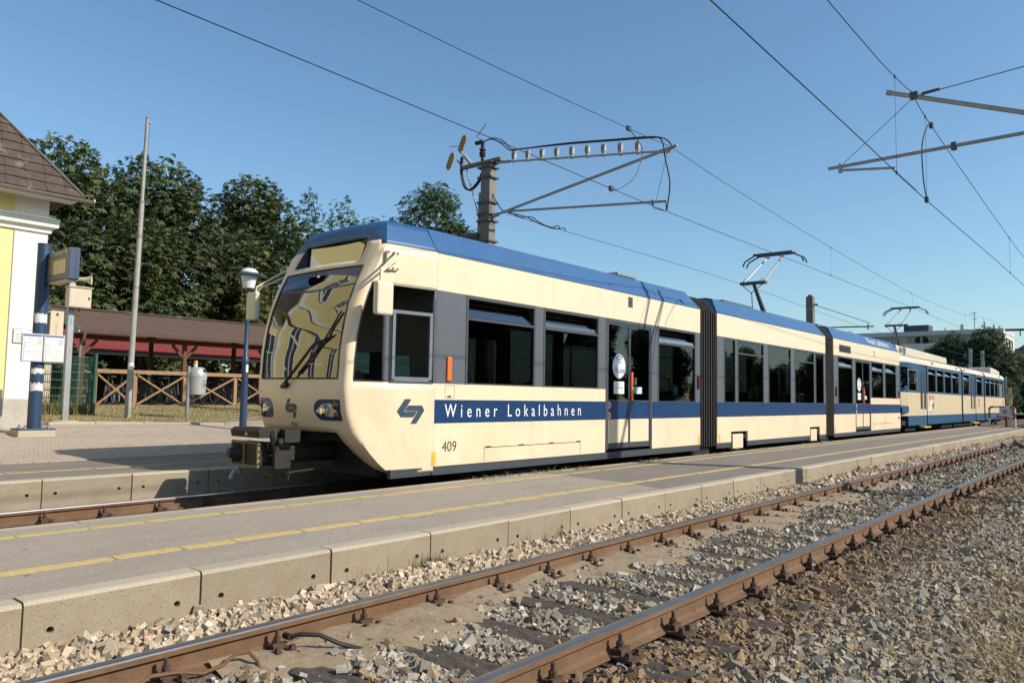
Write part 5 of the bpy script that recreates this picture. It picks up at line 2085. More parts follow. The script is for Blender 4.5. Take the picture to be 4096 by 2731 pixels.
def overhead(name, label, contact, messenger, droppers, rc=0.0085, rm=0.0075):
    t = thing(name, tuple(contact[len(contact) // 2]), label, 'overhead wire')
    cs, ms = spline(contact, 6), spline(messenger, 10)
    MB().tube(cs, rc, 5).build('contact_wire', M['wire'], t)
    MB().tube(ms, rm, 5).build('messenger_wire', M['wire'], t)

    def at(ps, x):
        for a, b in zip(ps[:-1], ps[1:]):
            if a.x <= x <= b.x:
                k = (x - a.x) / (b.x - a.x)
                return a + (b - a) * k
        return ps[-1]
    for x in droppers:
        p, q = at(cs, x), at(ms, x)
        mb = MB()
        mb.tube([p, q], 0.0035, 4)
        mb.box(p.x - .02, p.x + .02, p.y - .012, p.y + .012, p.z - .02, p.z + .035)
        mb.box(q.x - .02, q.x + .02, q.y - .012, q.y + .012, q.z - .035, q.z + .02)
        mb.build('dropper', M['wire'], t)
    return t, cs, ms, at


ow_far, fc, fm, at_ = overhead('overhead_line', 'pair of overhead wires above the trams, crossing the sky diagonally',
                   [(-40, 8.9, 5.92), (3, 8.8, 5.90), (16.45, 8.95, 5.90), (30, 8.8, 5.90), (66, 8.65, 5.90), (110, 8.8, 5.9), (160, 8.8, 5.9)],
                   [(-40, 8.8, 7.5), (-12, 8.8, 6.95), (6.79, 8.8, 7.13), (14.7, 8.8, 7.37), (16.45, 8.8, 7.44), (20, 8.8, 7.24), (28.5, 8.8, 6.92), (40.6, 8.8, 6.64), (52, 8.8, 6.78), (66, 8.8, 7.4), (82, 8.8, 6.75), (110, 8.8, 7.4), (160, 8.8, 7.4)],
                   [-4, 28.4, 40.5, 54, 61, 74, 84])
NX = 15.15
NK = (NX / 15.49)
NY = 3.25 * NK
HK = lambda z: 1.3417 + (z - 1.3417) * NK      # heights read off the picture, brought to the wire's distance
ow_near, nc_, nm_, _ = overhead('overhead_line', 'pair of overhead wires above the foreground track at the top right',
                    [(-40, NY, HK(5.3)), (6.88 * NK, NY, HK(5.31)), (NX, NY, HK(5.27)), (26.3 * NK, NY, HK(5.38)), (40, NY, HK(5.41)), (66, NY, HK(5.4)), (160, NY + .5, HK(5.5))],
                    [(-40, NY, HK(7.2)), (-10, NY, HK(6.4)), (10.47 * NK, NY, HK(6.84)), (14.3 * NK, NY, HK(7.0)), (NX, NY, HK(7.10)), (16.94 * NK, NY, HK(6.92)), (27.6 * NK, NY, HK(6.49)), (33, NY, HK(6.40)), (46, NY, HK(6.45)), (66, NY, HK(7.1)), (160, NY + .5, HK(7.1))],
                    [13.75, 16.0, 27.1, 38, 52])


def mast_far():
    X, Y = 16.45, 14.85
    t = thing('catenary_mast', (X, Y, 0.3), 'tall brown steel mast with cantilever arm reaching over the front tram', 'mast')
    w = 0.19
    # tapering box post with base
    mb = MB()
    vs = []
    for z, k in ((0.25, 1.25), (8.2, 0.92)):
        vs += [(X - w * k * .75, Y - w * k, z), (X + w * k * .75, Y - w * k, z), (X + w * k * .75, Y + w * k, z), (X - w * k * .75, Y + w * k, z)]
    mb.add(vs, [(0, 3, 2, 1), (4, 5, 6, 7), (0, 1, 5, 4), (1, 2, 6, 5), (2, 3, 7, 6), (3, 0, 4, 7)])
    post = mb.build('mast_post', M['mast'], t, bevel=0.015)
    for z in (8.05, 7.75, 7.0, 6.65, 6.45, 5.85):
        mb = MB()
        k = 1.0
        for (a, b, c, d) in ((X - .22, X + .22, Y - .25, Y - .215), (X - .22, X + .22, Y + .215, Y + .25), (X - .215, X - .19, Y - .214, Y + .214), (X + .19, X + .215, Y - .214, Y + .214)):
            mb.box(a, b, c, d, z - .025, z + .025)
        mb.build('mast_clamp', M['steel_dark'], post)
    # head bracket
    mb = MB()
    mb.box(X - .06, X + .06, 14.35, 15.95, 8.20, 8.30)
    mb.box(X - .20, X + .20, Y - .26, Y + .26, 8.17, 8.199)
    mb.build('head_bracket', M['mast'], t)
    # top tube with hanging insulators, diagonal strut, steady tube
    mb = MB()
    mb.tube([(X, 14.45, 8.16), (X, 9.0, 7.42)], 0.028, 8)
    mb.cyl((X, 14.50, 8.165), (X, 14.0, 8.10), 0.045, n=8)
    mb.cyl((X, 9.15, 7.44), (X, 8.85, 7.40), 0.05, n=8)
    mb.build('top_tube', M['steel'], t, smooth='auto')
    mb = MB()
    mb.tube([(X, 14.55, 6.60), (X, 8.68, 7.50)], 0.04, 8)
    mb.cyl((X, 14.66, 6.58), (X, 14.4, 6.62), 0.06, n=8)
    mb.build('strut_tube', M['steel'], t, smooth='auto')
    mb = MB()
    mb.tube([(X, 14.2, 6.66), (X, 8.95, 6.16)], 0.033, 8)
    mb.build('steady_tube', M['steel'], t, smooth='auto')
    mb = MB()
    mb.tube([(X, 9.35, 6.20), (X, 9.33, 6.05), (X, 9.02, 5.93)], 0.012, 6)
    mb.tube([(X, 8.98, 6.16), (X, 8.97, 5.93)], 0.014, 6)
    mb.cyl((X, 9.35, 6.25), (X, 9.35, 6.12), 0.03, n=8)
    mb.build('registration_arm', M['steel_dark'], t)
    for i in range(9):
        f = (i + .35) / 9.2
        y = 14.05 + (9.35 - 14.05) * f
        z = 8.11 + (7.47 - 8.11) * f
        mb = MB()
        mb.box(X - .04, X + .04, y - .045, y + .045, z + .05, z + .075)
        mb.box(X - .03, X + .03, y - .012, y + .012, z + .02, z + .27)
        mb.box(X - .05, X + .05, y - .04, y + .04, z + .22, z + .285)
        mb.box(X - .05, X + .05, y - .055, y - .038, z + .09, z + .26)
        mb.box(X - .05, X + .05, y + .038, y + .055, z + .09, z + .26)
        mb.cyl((X, y, z - .04), (X, y, z + .05), 0.042, n=8)
        mb.build('cable_saddle', M['insul'], t)
    # heavy feeder cable: from the head insulator, sagging, then along the saddles to the wires
    for dx, dz in ((-.03, 0.0), (.03, .05)):
        path = spline([(X + dx, 15.1, 8.86 + dz), (X + dx, 14.75, 8.90 + dz), (X + dx, 14.35, 8.70), (X + dx, 14.0, 8.42), (X + dx, 13.55, 8.37 + dz), (X + dx, 12.0, 8.19 + dz), (X + dx, 10.5, 7.98 + dz), (X + dx, 9.45, 7.83 + dz), (X + dx, 9.1, 7.72), (X + dx, 8.98, 7.2), (X + dx, 8.86, 6.6), (X + dx, 8.92, 6.05), (X + dx, 8.95, 5.92)], 6)
        if dx > 0:
            path = spline([(X + dx, 15.1, 8.91), (X + dx, 14.7, 8.94), (X + dx, 14.3, 8.76), (X + dx, 14.0, 8.47), (X + dx, 13.55, 8.40), (X + dx, 12.0, 8.24), (X + dx, 10.5, 8.03), (X + dx, 9.45, 7.88), (X + dx, 9.0, 7.72), (X + dx, 8.8, 7.46)], 6)
        MB().tube(path, 0.017, 6).build('feeder_cable', M['black'], t, smooth='auto')
    mb = MB()
    mb.lathe([(0.03, 8.30), (0.05, 8.34), (0.05, 8.44), (0.10, 8.46), (0.10, 8.49), (0.06, 8.50), (0.10, 8.54), (0.10, 8.57), (0.06, 8.60), (0.10, 8.64), (0.10, 8.67), (0.06, 8.70), (0.06, 8.84), (0.03, 8.86)], (X, 15.1, 0), 12)
    mb.box(X - .05, X + .05, 15.08, 15.38, 8.86, 8.95)
    mb.build('head_insulator', M['black'], t, smooth='auto')
    mb = MB()
    mb.tube([(X, 15.12, 8.95), (X, 15.36, 9.10), (X, 14.98, 9.42)], 0.012, 5)
    mb.tube([(X, 15.95, 8.95), (X, 16.5, 9.02)], 0.01, 5)
    mb.build('arcing_horn', M['steel_dark'], t)
    # isolator with two orange vanes
    mb = MB()
    mb.cyl((X, 15.55, 8.30), (X, 15.85, 8.62), 0.06, n=10)
    mb.cyl((X, 15.85, 8.62), (X, 16.02, 8.80), 0.03, n=8)
    mb.cyl((X, 15.9, 8.28), (X, 16.15, 8.55), 0.035, n=8)
    mb.build('isolator', M['insul'], t)
    for (cy, cz) in ((15.95, 9.0), (16.45, 8.55)):
        mb = MB()
        d = Vector((0, -.42, .91)).normalized()
        e = Vector((0, .91, .42)).normalized()
        pl = [(-.28, -.02), (-.16, -.11), (.16, -.11), (.28, -.06), (.28, .06), (.16, .11), (-.2, .11)]
        vs = [(X - .012, cy + (d * a + e * b).y, cz + (d * a + e * b).z) for a, b in pl] + [(X + .012, cy + (d * a + e * b).y, cz + (d * a + e * b).z) for a, b in pl]
        n = len(pl)
        mb.add(vs, [tuple(range(n)), tuple(range(n, 2 * n))] + [(i, (i + 1) % n, n + (i + 1) % n, n + i) for i in range(n)])
        mb.build('isolator_vane', M['vane'], t)
    # operating rod and looped cables, cable conduit, switch box
    mb = MB()
    mb.tube([(X, 15.75, 8.2), (X, 15.5, 7.5), (X, 15.22, 6.7), (X, 15.18, 6.0)], 0.02, 6)
    mb.tube([(X - .05, 15.14, 7.35), (X - .05, 15.16, 6.3), (X - .05, 15.18, 3.0)], 0.035, 7)
    mb.build('cable_conduit', M['steel'], t, smooth='auto')
    for dx in (-.03, .03):
        MB().tube(spline([(X + dx, 15.95, 8.6), (X + dx, 15.95, 8.1), (X + dx, 15.80, 7.65), (X + dx, 15.55, 7.52), (X + dx, 15.25, 7.70), (X + dx, 15.10, 7.95)], 5), 0.028, 6).build('feeder_cable', M['black'], t, smooth='auto')
    mb = MB()
    mb.box(X - .15, X + .15, 15.1, 15.65, 5.95, 6.12)
    mb.cyl((X - .2, 15.05, 6.05), (X - .2, 15.5, 6.05), 0.08, n=10)
    mb.build('switch_box', M['steel_dark'], t, bevel=0.01)
    MB().tube(spline([(X, 14.67, 7.25), (X, 14.55, 7.05), (X, 14.35, 6.78), (X, 14.15, 6.62)], 4), 0.016, 5).build('jumper_cable', M['black'], t)
    for q in ([(X, 14.0, 6.62), (X + .6, 14.1, 6.60), (X + 1.2, 14.15, 6.72), (X + 1.6, 14.2, 6.66), (X + 2.3, 14.2, 6.58), (X + 2.9, 14.2, 6.70), (X + 3.0, 14.2, 6.64)], [(X, 14.05, 6.60), (X + .9, 14.15, 6.68), (X + 1.5, 14.2, 6.62), (X + 2.2, 14.2, 6.60), (X + 2.6, 14.2, 6.72), (X + 2.7, 14.2, 6.64)]):
        MB().tube(spline(q, 5), 0.018, 5).build('jumper_cable', M['black'], t)
    # curved electrical jumper between messenger and contact wire
    j = MB()
    a, b = at_(fm, 14.4), at_(fc, 13.9)
    j.tube(spline([a, a + Vector((.55, 0, -.25)), Vector((14.95, 8.8, 6.75)), Vector((14.6, 8.8, 6.25)), b + Vector((.3, 0, .06)), b], 6), 0.011, 5)
    for p in (a, b):
        j.box(p.x - .06, p.x + .06, p.y - .03, p.y + .03, p.z - .05, p.z + .05)
    j.build('jumper_loop', M['wire'], ow_far)
    MB().tube([(X, 8.95, 7.38), (X, 9.25, 6.22)], 0.006, 4).build('tie_wire', M['wire'], t)


mast_far()


def mast_near():
    X, Y = NX, -0.25
    t = thing('catenary_mast', (X, Y, -0.45), 'steel mast beside the foreground track with two tubular arms entering at the right', 'mast')
    yn = lambda v: v * NK
    mb = MB()
    mb.box(X - .13, X + .13, Y - .13, Y + .13, -0.6, 8.0)
    mb.build('mast_post', M['mast'], t, bevel=.01)
    # strut, its tip carries the messenger wire; straight through the two points read off the picture
    a, b = Vector((X, yn(3.25), HK(7.08))), Vector((X, yn(1.55), HK(6.38)))
    d = (a - b).normalized()
    root = b + (b - a).normalized() * ((b.y - Y - .1) / abs(d.y))
    mb = MB()
    mb.tube([root, a + d * .42], 0.045, 8)
    mb.cyl(a + d * .41, a + d * .5, 0.052, n=8)
    mb.build('strut_tube', M['steel'], t, smooth='auto')
    p, q = Vector((X, yn(4.78), HK(5.98))), Vector((X, yn(1.56), HK(6.02)))
    mb = MB()
    mb.tube([(X, Y + .1, HK(6.04)), p], 0.034, 8)
    mb.cyl(p, p + Vector((0, .04, 0)), .037, n=8)
    mb.build('steady_tube', M['steel'], t, smooth='auto')
    mb = MB()
    mb.tube([(X, yn(4.60), HK(5.91)), (X, yn(3.60), HK(5.78))], 0.024, 7)
    mb.tube([(X, yn(3.66), HK(5.78)), (X, NY, HK(5.29))], 0.012, 6)
    mb.cyl((X, yn(4.60), HK(6.04)), (X, yn(4.60), HK(5.86)), 0.04, n=8)
    mb.build('registration_arm', M['steel'], t)
    mb = MB()
    mb.tube([a, (X, yn(1.53), HK(7.19)), (X, Y + .1, HK(7.30))], 0.009, 5)
    mb.tube([a, (X, yn(4.58), HK(6.0))], 0.006, 4)
    mb.build('tie_wire', M['wire'], t)
    mb = MB()
    mb.box(X - .06, X + .06, NY - .07, NY + .07, HK(7.10) - .07, HK(7.10) + .06)
    mb.cyl((X, NY - .12, HK(7.1)), (X, NY - .42, HK(7.12)), 0.03, n=8)
    mb.build('clamp', M['steel_dark'], t, bevel=.01)
    mb = MB()
    mb.cyl((X, yn(2.62), HK(6.07)), (X, yn(2.62), HK(5.93)), .05, n=8)
    mb.build('tube_clamp', M['steel_dark'], t)
    j = MB()
    xa, xb = 16.9 * NK, 16.35 * NK
    j.tube(spline([(xa, NY, HK(6.93)), (xa - .3, NY, HK(6.85)), (xb - .3, NY, HK(6.3)), (xb - .25, NY, HK(5.65)), (xb, NY, HK(5.3))], 6), 0.012, 5)
    j.box(xa - .06, xa + .06, NY - .03, NY + .03, HK(6.88), HK(6.98))
    j.box(xb - .06, xb + .06, NY - .03, NY + .03, HK(5.24), HK(5.34))
    j.build('jumper_loop', M['wire'], ow_near)


mast_near()


def mast_far2():
    X = 51.5
    t = thing('catenary_mast', (X, 17.3, 0), 'dark square mast standing behind the roof of the front tram', 'mast')
    mb = MB()
    mb.box(X - .22, X + .22, 17.1, 17.55, -.3, 8.3)
    mb.box(X - .15, X + .15, 17.2, 17.45, 8.3, 8.42)
    mb.build('mast_post', M['mast'], t, bevel=.02)
    mb = MB()
    mb.tube([(X, 17.1, 6.2), (X, 13.4, 6.14)], .045, 7)
    mb.cyl((X, 13.75, 6.3), (X, 13.75, 5.95), .04, n=6)
    mb.build('steady_tube', M['steel_dark'], t)
    mb = MB()
    mb.tube([(X, 17.1, 7.75), (X, 13.6, 6.35)], .02, 5)
    mb.build('stay_wire', M['wire'], t)
    mb = MB()
    mb.box(X - .05, X + .05, 16.85, 17.62, 7.70, 7.80)
    mb.build('clamp', M['steel_dark'], t)
    w = thing('overhead_line', (30, 14.2, 6.6), 'thin overhead wire running behind the tram roof from the brown mast', 'overhead wire')
    MB().tube(spline([(16.45, 14.25, 6.64), (18.8, 14.2, 6.62), (33, 14.2, 6.60), (51.5, 13.75, 6.0), (80, 13.6, 5.95), (140, 13.6, 6.0)], 8), .009, 5).build('contact_wire', M['wire'], w)
    for i, (x, y, zt, lab) in enumerate(((90, 14.22, 7.0, 'slim far mast in front of the dark trees, left one of two'), (90.5, 13.23, 6.8, 'slim far mast in front of the dark trees, right one of two'))):
        m = thing('catenary_mast', (x, y, -.3), lab, 'mast', 'far masts before the trees')
        MB().box(x - .14, x + .14, y - .14, y + .14, -.3, zt).build('mast_post', M['steel'], m)
        MB().tube([(x, y, zt - .6), (x, y - 3, zt - .8)], .04, 6).build('steady_tube', M['steel_dark'], m)
    m = thing('catenary_mast', (92, 7.6, -.3), 'far mast at the right edge with two dark horizontal arms', 'mast')
    MB().box(91.8, 92.2, 5.7, 6.1, -.3, 9.6).build('mast_post', M['steel_dark'], m)
    MB().bar((92, 11.4, 8.95), (92, 5.7, 8.85), .25, .22).build('cross_arm', M['steel_dark'], m)
    MB().bar((92, 10.6, 6.95), (92, 5.7, 6.9), .12, .13).build('cross_arm', M['steel_dark'], m)
    mb = MB()
    mb.cyl((92, 10.1, 8.9), (92, 10.1, 8.3), .06, n=6)
    mb.cyl((92, 9.7, 8.9), (92, 9.7, 8.1), .07, n=6)
    mb.build('insulator', M['steel_dark'], m)


mast_far2()


# ------------------------------------------------------------------ station building
def station():
    t = thing('station_building', (0, 18, 0.4), 'yellow and white station building with steep brown shingle roof at the left edge', 'building')
    X1, Y0, Y1, X0 = 5.86, 17.8, 26.0, -17.0
    zb = 0.30
    mb = MB()
    mb.box(X0, X1, Y0, Y1, zb, 5.42)
    mb.build('wall', M['wall_white'], t)
    mb = MB()
    for i in range(18):
        xa = X1 + .03 - 1.27 * (i + 1)
        mb.box(xa + .006, xa + 1.264, Y0 - .04, Y0 - .001, zb, 1.12)
    mb.box(X1 + .001, X1 + .04, Y0 - .04, Y1, zb, 1.119)
    mb.build('plinth', M['plinth'], t, bevel=.008)
    for i in range(7):
        xb = 5.22 - i * 3.2
        xa = xb - 2.55
        xm = (xa + xb) / 2
        mb = MB()
        # plaster field around its window
        mb.box(xa, xm - .62, Y0 - .012, Y0 - .001, 1.14, 4.56)
        mb.box(xm + .62, xb, Y0 - .012, Y0 - .001, 1.14, 4.56)
        mb.box(xm - .62, xm + .62, Y0 - .012, Y0 - .001, 1.14, 1.75)
        mb.box(xm - .62, xm + .62, Y0 - .012, Y0 - .001, 3.95, 4.56)
        mb.build('plaster_field', M['wall_yellow'], t)
        mb = MB()
        for (a, b, c, d) in ((xa - .025, xa - .002, 1.12, 4.58), (xb + .002, xb + .025, 1.12, 4.58), (xa, xb, 4.562, 4.579)):
            mb.box(a, b, Y0 - .014, Y0 - .001, c, d)
        mb.build('field_edge', M['kerb'], t)
        mb = MB()
        mb.box(xm - .60, xm + .60, Y0 - .006, Y0 - .002, 1.77, 3.93)
        w = mb.build('window', M['far_glass'], t)
        mb = MB()
        for (a, b, c, d) in ((xm - .72, xm - .55, 1.70, 4.0), (xm + .55, xm + .72, 1.70, 4.0), (xm - .549, xm + .549, 3.85, 4.0), (xm - .549, xm + .549, 1.70, 1.84), (xm - .04, xm + .04, 1.84, 3.85), (xm - .549, xm - .041, 3.05, 3.12), (xm + .041, xm + .549, 3.05, 3.12)):
            mb.box(a, b, Y0 - .05, Y0 - .0125, c, d)
        mb.build('window_frame', M['wall_white'], w)
        mb = MB()
        mb.box(xa, xb, Y0 - .011, Y0 - .001, 4.96, 5.38)
        mb.build('frieze_field', M['wall_yellow'], t)
    # taller main wing further left, which the windscreen mirrors
    mb = MB()
    mb.box(-26.0, 3.3, 17.2, Y0 - .06, zb, 14.0)
    mb.build('main_wing_wall', M['wall_yellow'], t)
    mb = MB()
    for x in (-26.0, -18.0, -9.5, 2.9):
        mb.box(x, x + .4, 17.14, 17.198, zb, 14.0)
    for z in (1.0, 6.6, 13.4):
        mb.box(-26.0, 3.35, 17.10, 17.139, z, z + .4)
    mb.build('main_wing_bands', M['wall_white'], t)
    for x in (-22.0, -14.5, -6.5, -2.6, 1.2):
        for z in (2.6, 8.6):
            mb = MB()
            mb.box(x - .6, x + .6, 17.17, 17.196, z, z + 2.6)
            w = mb.build('window', M['apt_dark'], t)
            mb = MB()
            for (a, b, c, d) in ((x - .80, x - .6, z - .2, z + 2.8), (x + .6, x + .80, z - .2, z + 2.8), (x - .599, x + .599, z + 2.6, z + 2.8), (x - .599, x + .599, z - .2, z), (x - .06, x + .06, z, z + 2.6), (x - .599, x - .061, z + 1.6, z + 1.7), (x + .061, x + .599, z + 1.6, z + 1.7)):
                mb.box(a, b, 17.12, 17.169, c, d)
            mb.build('window_frame', M['wall_white'], w)
    mb = MB()
    mb.add([(-26.6, 16.7, 14.0), (3.8, 16.7, 14.0), (3.8, 26.5, 14.0), (-26.6, 26.5, 14.0), (-22, 20.5, 18.0), (-1, 20.5, 18.0), (-1, 22.5, 18.0), (-22, 22.5, 18.0)], [(0, 1, 5, 4), (1, 2, 6, 5), (2, 3, 7, 6), (3, 0, 4, 7), (4, 5, 6, 7), (3, 2, 1, 0)])
    mb.build('main_wing_roof', M['shingle'], t)
    # moulded cornice, wraps the corner
    prof = [(0, 4.58), (.05, 4.60), (.06, 4.66), (.10, 4.70), (.15, 4.72), (.17, 4.90), (.02, 4.94), (0, 4.94)]
    mb = MB()
    vs, fs = [], []
    for path in ((X0, None), (X1, 'c'), (X1, Y1)):
        for d, z in prof:
            if path[1] is None: vs.append((X0, Y0 - d, z))
            elif path[1] == 'c': vs.append((X1 + d, Y0 - d, z))
            else: vs.append((X1 + d, Y1, z))
    n = len(prof)
    for i in range(2):
        fs += [(i * n + k, i * n + (k + 1) % n, (i + 1) * n + (k + 1) % n, (i + 1) * n + k) for k in range(n)]
    mb.add(vs, fs).build('cornice', M['wall_white'], t)
    # hipped roof
    ex, ey, ez = 6.32, 17.22, 5.36
    s = 1.36
    T = 3.4
    mb = MB()
    lo = [(X0 - .5, ey, ez), (ex, ey, ez), (ex, Y1 + .5, ez), (X0 - .5, Y1 + .5, ez)]
    hi = [(X0 + 3, ey + T, ez + s * T), (ex - T, ey + T, ez + s * T), (ex - T, Y1 + .5 - T, ez + s * T), (X0 + 3, Y1 + .5 - T, ez + s * T)]
    mb.add(lo + hi, [(0, 1, 5, 4), (1, 2, 6, 5), (2, 3, 7, 6), (3, 0, 4, 7), (4, 5, 6, 7), (3, 2, 1, 0)])
    rf = mb.build('roof', M['shingle'], t)
    L = math.hypot(1, s)
    nn = Vector((0, -s, 1)) / L
    dd = Vector((0, 1, s)) / L
    expo = 0.27
    for r in range(12):
        mb = MB()
        u = r * expo
        ymax = u / L
        xr = ex - ymax * 1.0
        x = xr
        k = 0
        off = 0.18 if r % 2 else 0
        x0 = xr
        while x0 > 2.6:
            wdt = (0.36 if x0 < xr else 0.36 - off)
            xa = x0 - wdt + .007
            lift = random.uniform(0, .006)
            A = Vector((0, ey, ez)) + dd * (u - .02) + nn * (.030 + lift)
            B = Vector((0, ey, ez)) + dd * (u + expo + .02) + nn * (.006)
            a0 = A - nn * .022
            xtop = min(x0, ex - (u + expo) / L)
            mb.add([(xa, A.y, A.z), (x0, A.y, A.z), (xtop, B.y, B.z), (xa, B.y, B.z), (xa, a0.y, a0.z), (x0, a0.y, a0.z)], [(0, 1, 2, 3), (0, 4, 5, 1)])
            x0 -= wdt
        mb.build('shingle_course', M['shingle'], rf, fixn=False)
    mb = MB()
    mb.bar(Vector((ex, ey, ez)) + Vector((0, 0, .045)), Vector((ex - T, ey + T, ez + s * T)) + Vector((0, 0, .045)), .10, .03)
    mb.build('hip_capping', M['zinc'], rf)
    mb = MB()
    prof2 = [(ey - .14 + .075 * math.cos(a), ez - .06 + .075 * math.sin(a)) for a in [PI + PI * k / 8 for k in range(9)]]
    prof2 += [(ey - .14 + .066 * math.cos(a), ez - .06 + .066 * math.sin(a)) for a in [2 * PI - PI * k / 8 for k in range(9)]]
    mb.prism(prof2, 'x', X0 - .4, ex + .12)
    g = mb.build('gutter', M['zinc'], t, smooth='auto')
    mb = MB()
    for x in (5.2, 4.0, 2.8):
        mb.box(x - .015, x + .015, ey - .225, ey - .06, ez - .06, ez - .045)
    mb.cyl((ex + .12, ey - .14, ez - .075), (ex + .135, ey - .14, ez - .075), .085, n=12)
    mb.build('gutter_bracket', M['zinc'], g)
    mb = MB()
    mb.box(X0 - .3, ex - .05, ey + .02, Y0 - .001, ez - .06, ez - .035)
    mb.build('soffit', M['wall_white'], t)
    # notice board fixed to the wall
    b = thing('wall_notice', (5.58, 17.77, 2.28), 'white notice with thin dark border on the station wall behind the blue pillar', 'notice')
    mb = MB()
    mb.box(5.33, 5.84, 17.775, 17.798, 2.26, 2.55)
    mb.build('board', M['paper'], b)
    mb = MB()
    for (a, c, d, e) in ((5.33, 5.84, 2.26, 2.268), (5.33, 5.84, 2.542, 2.55), (5.33, 5.338, 2.269, 2.541), (5.832, 5.84, 2.269, 2.541)):
        mb.box(a, c, 17.772, 17.775, d, e)
    mb.build('border', M['darktext'], b)
    mb = MB()
    for k in range(5):
        mb.box(5.37, 5.80 - (k % 2) * .12, 17.773, 17.775, 2.30 + k * .035, 2.315 + k * .035)
    mb.build('print', M['printgrey'], b)


station()


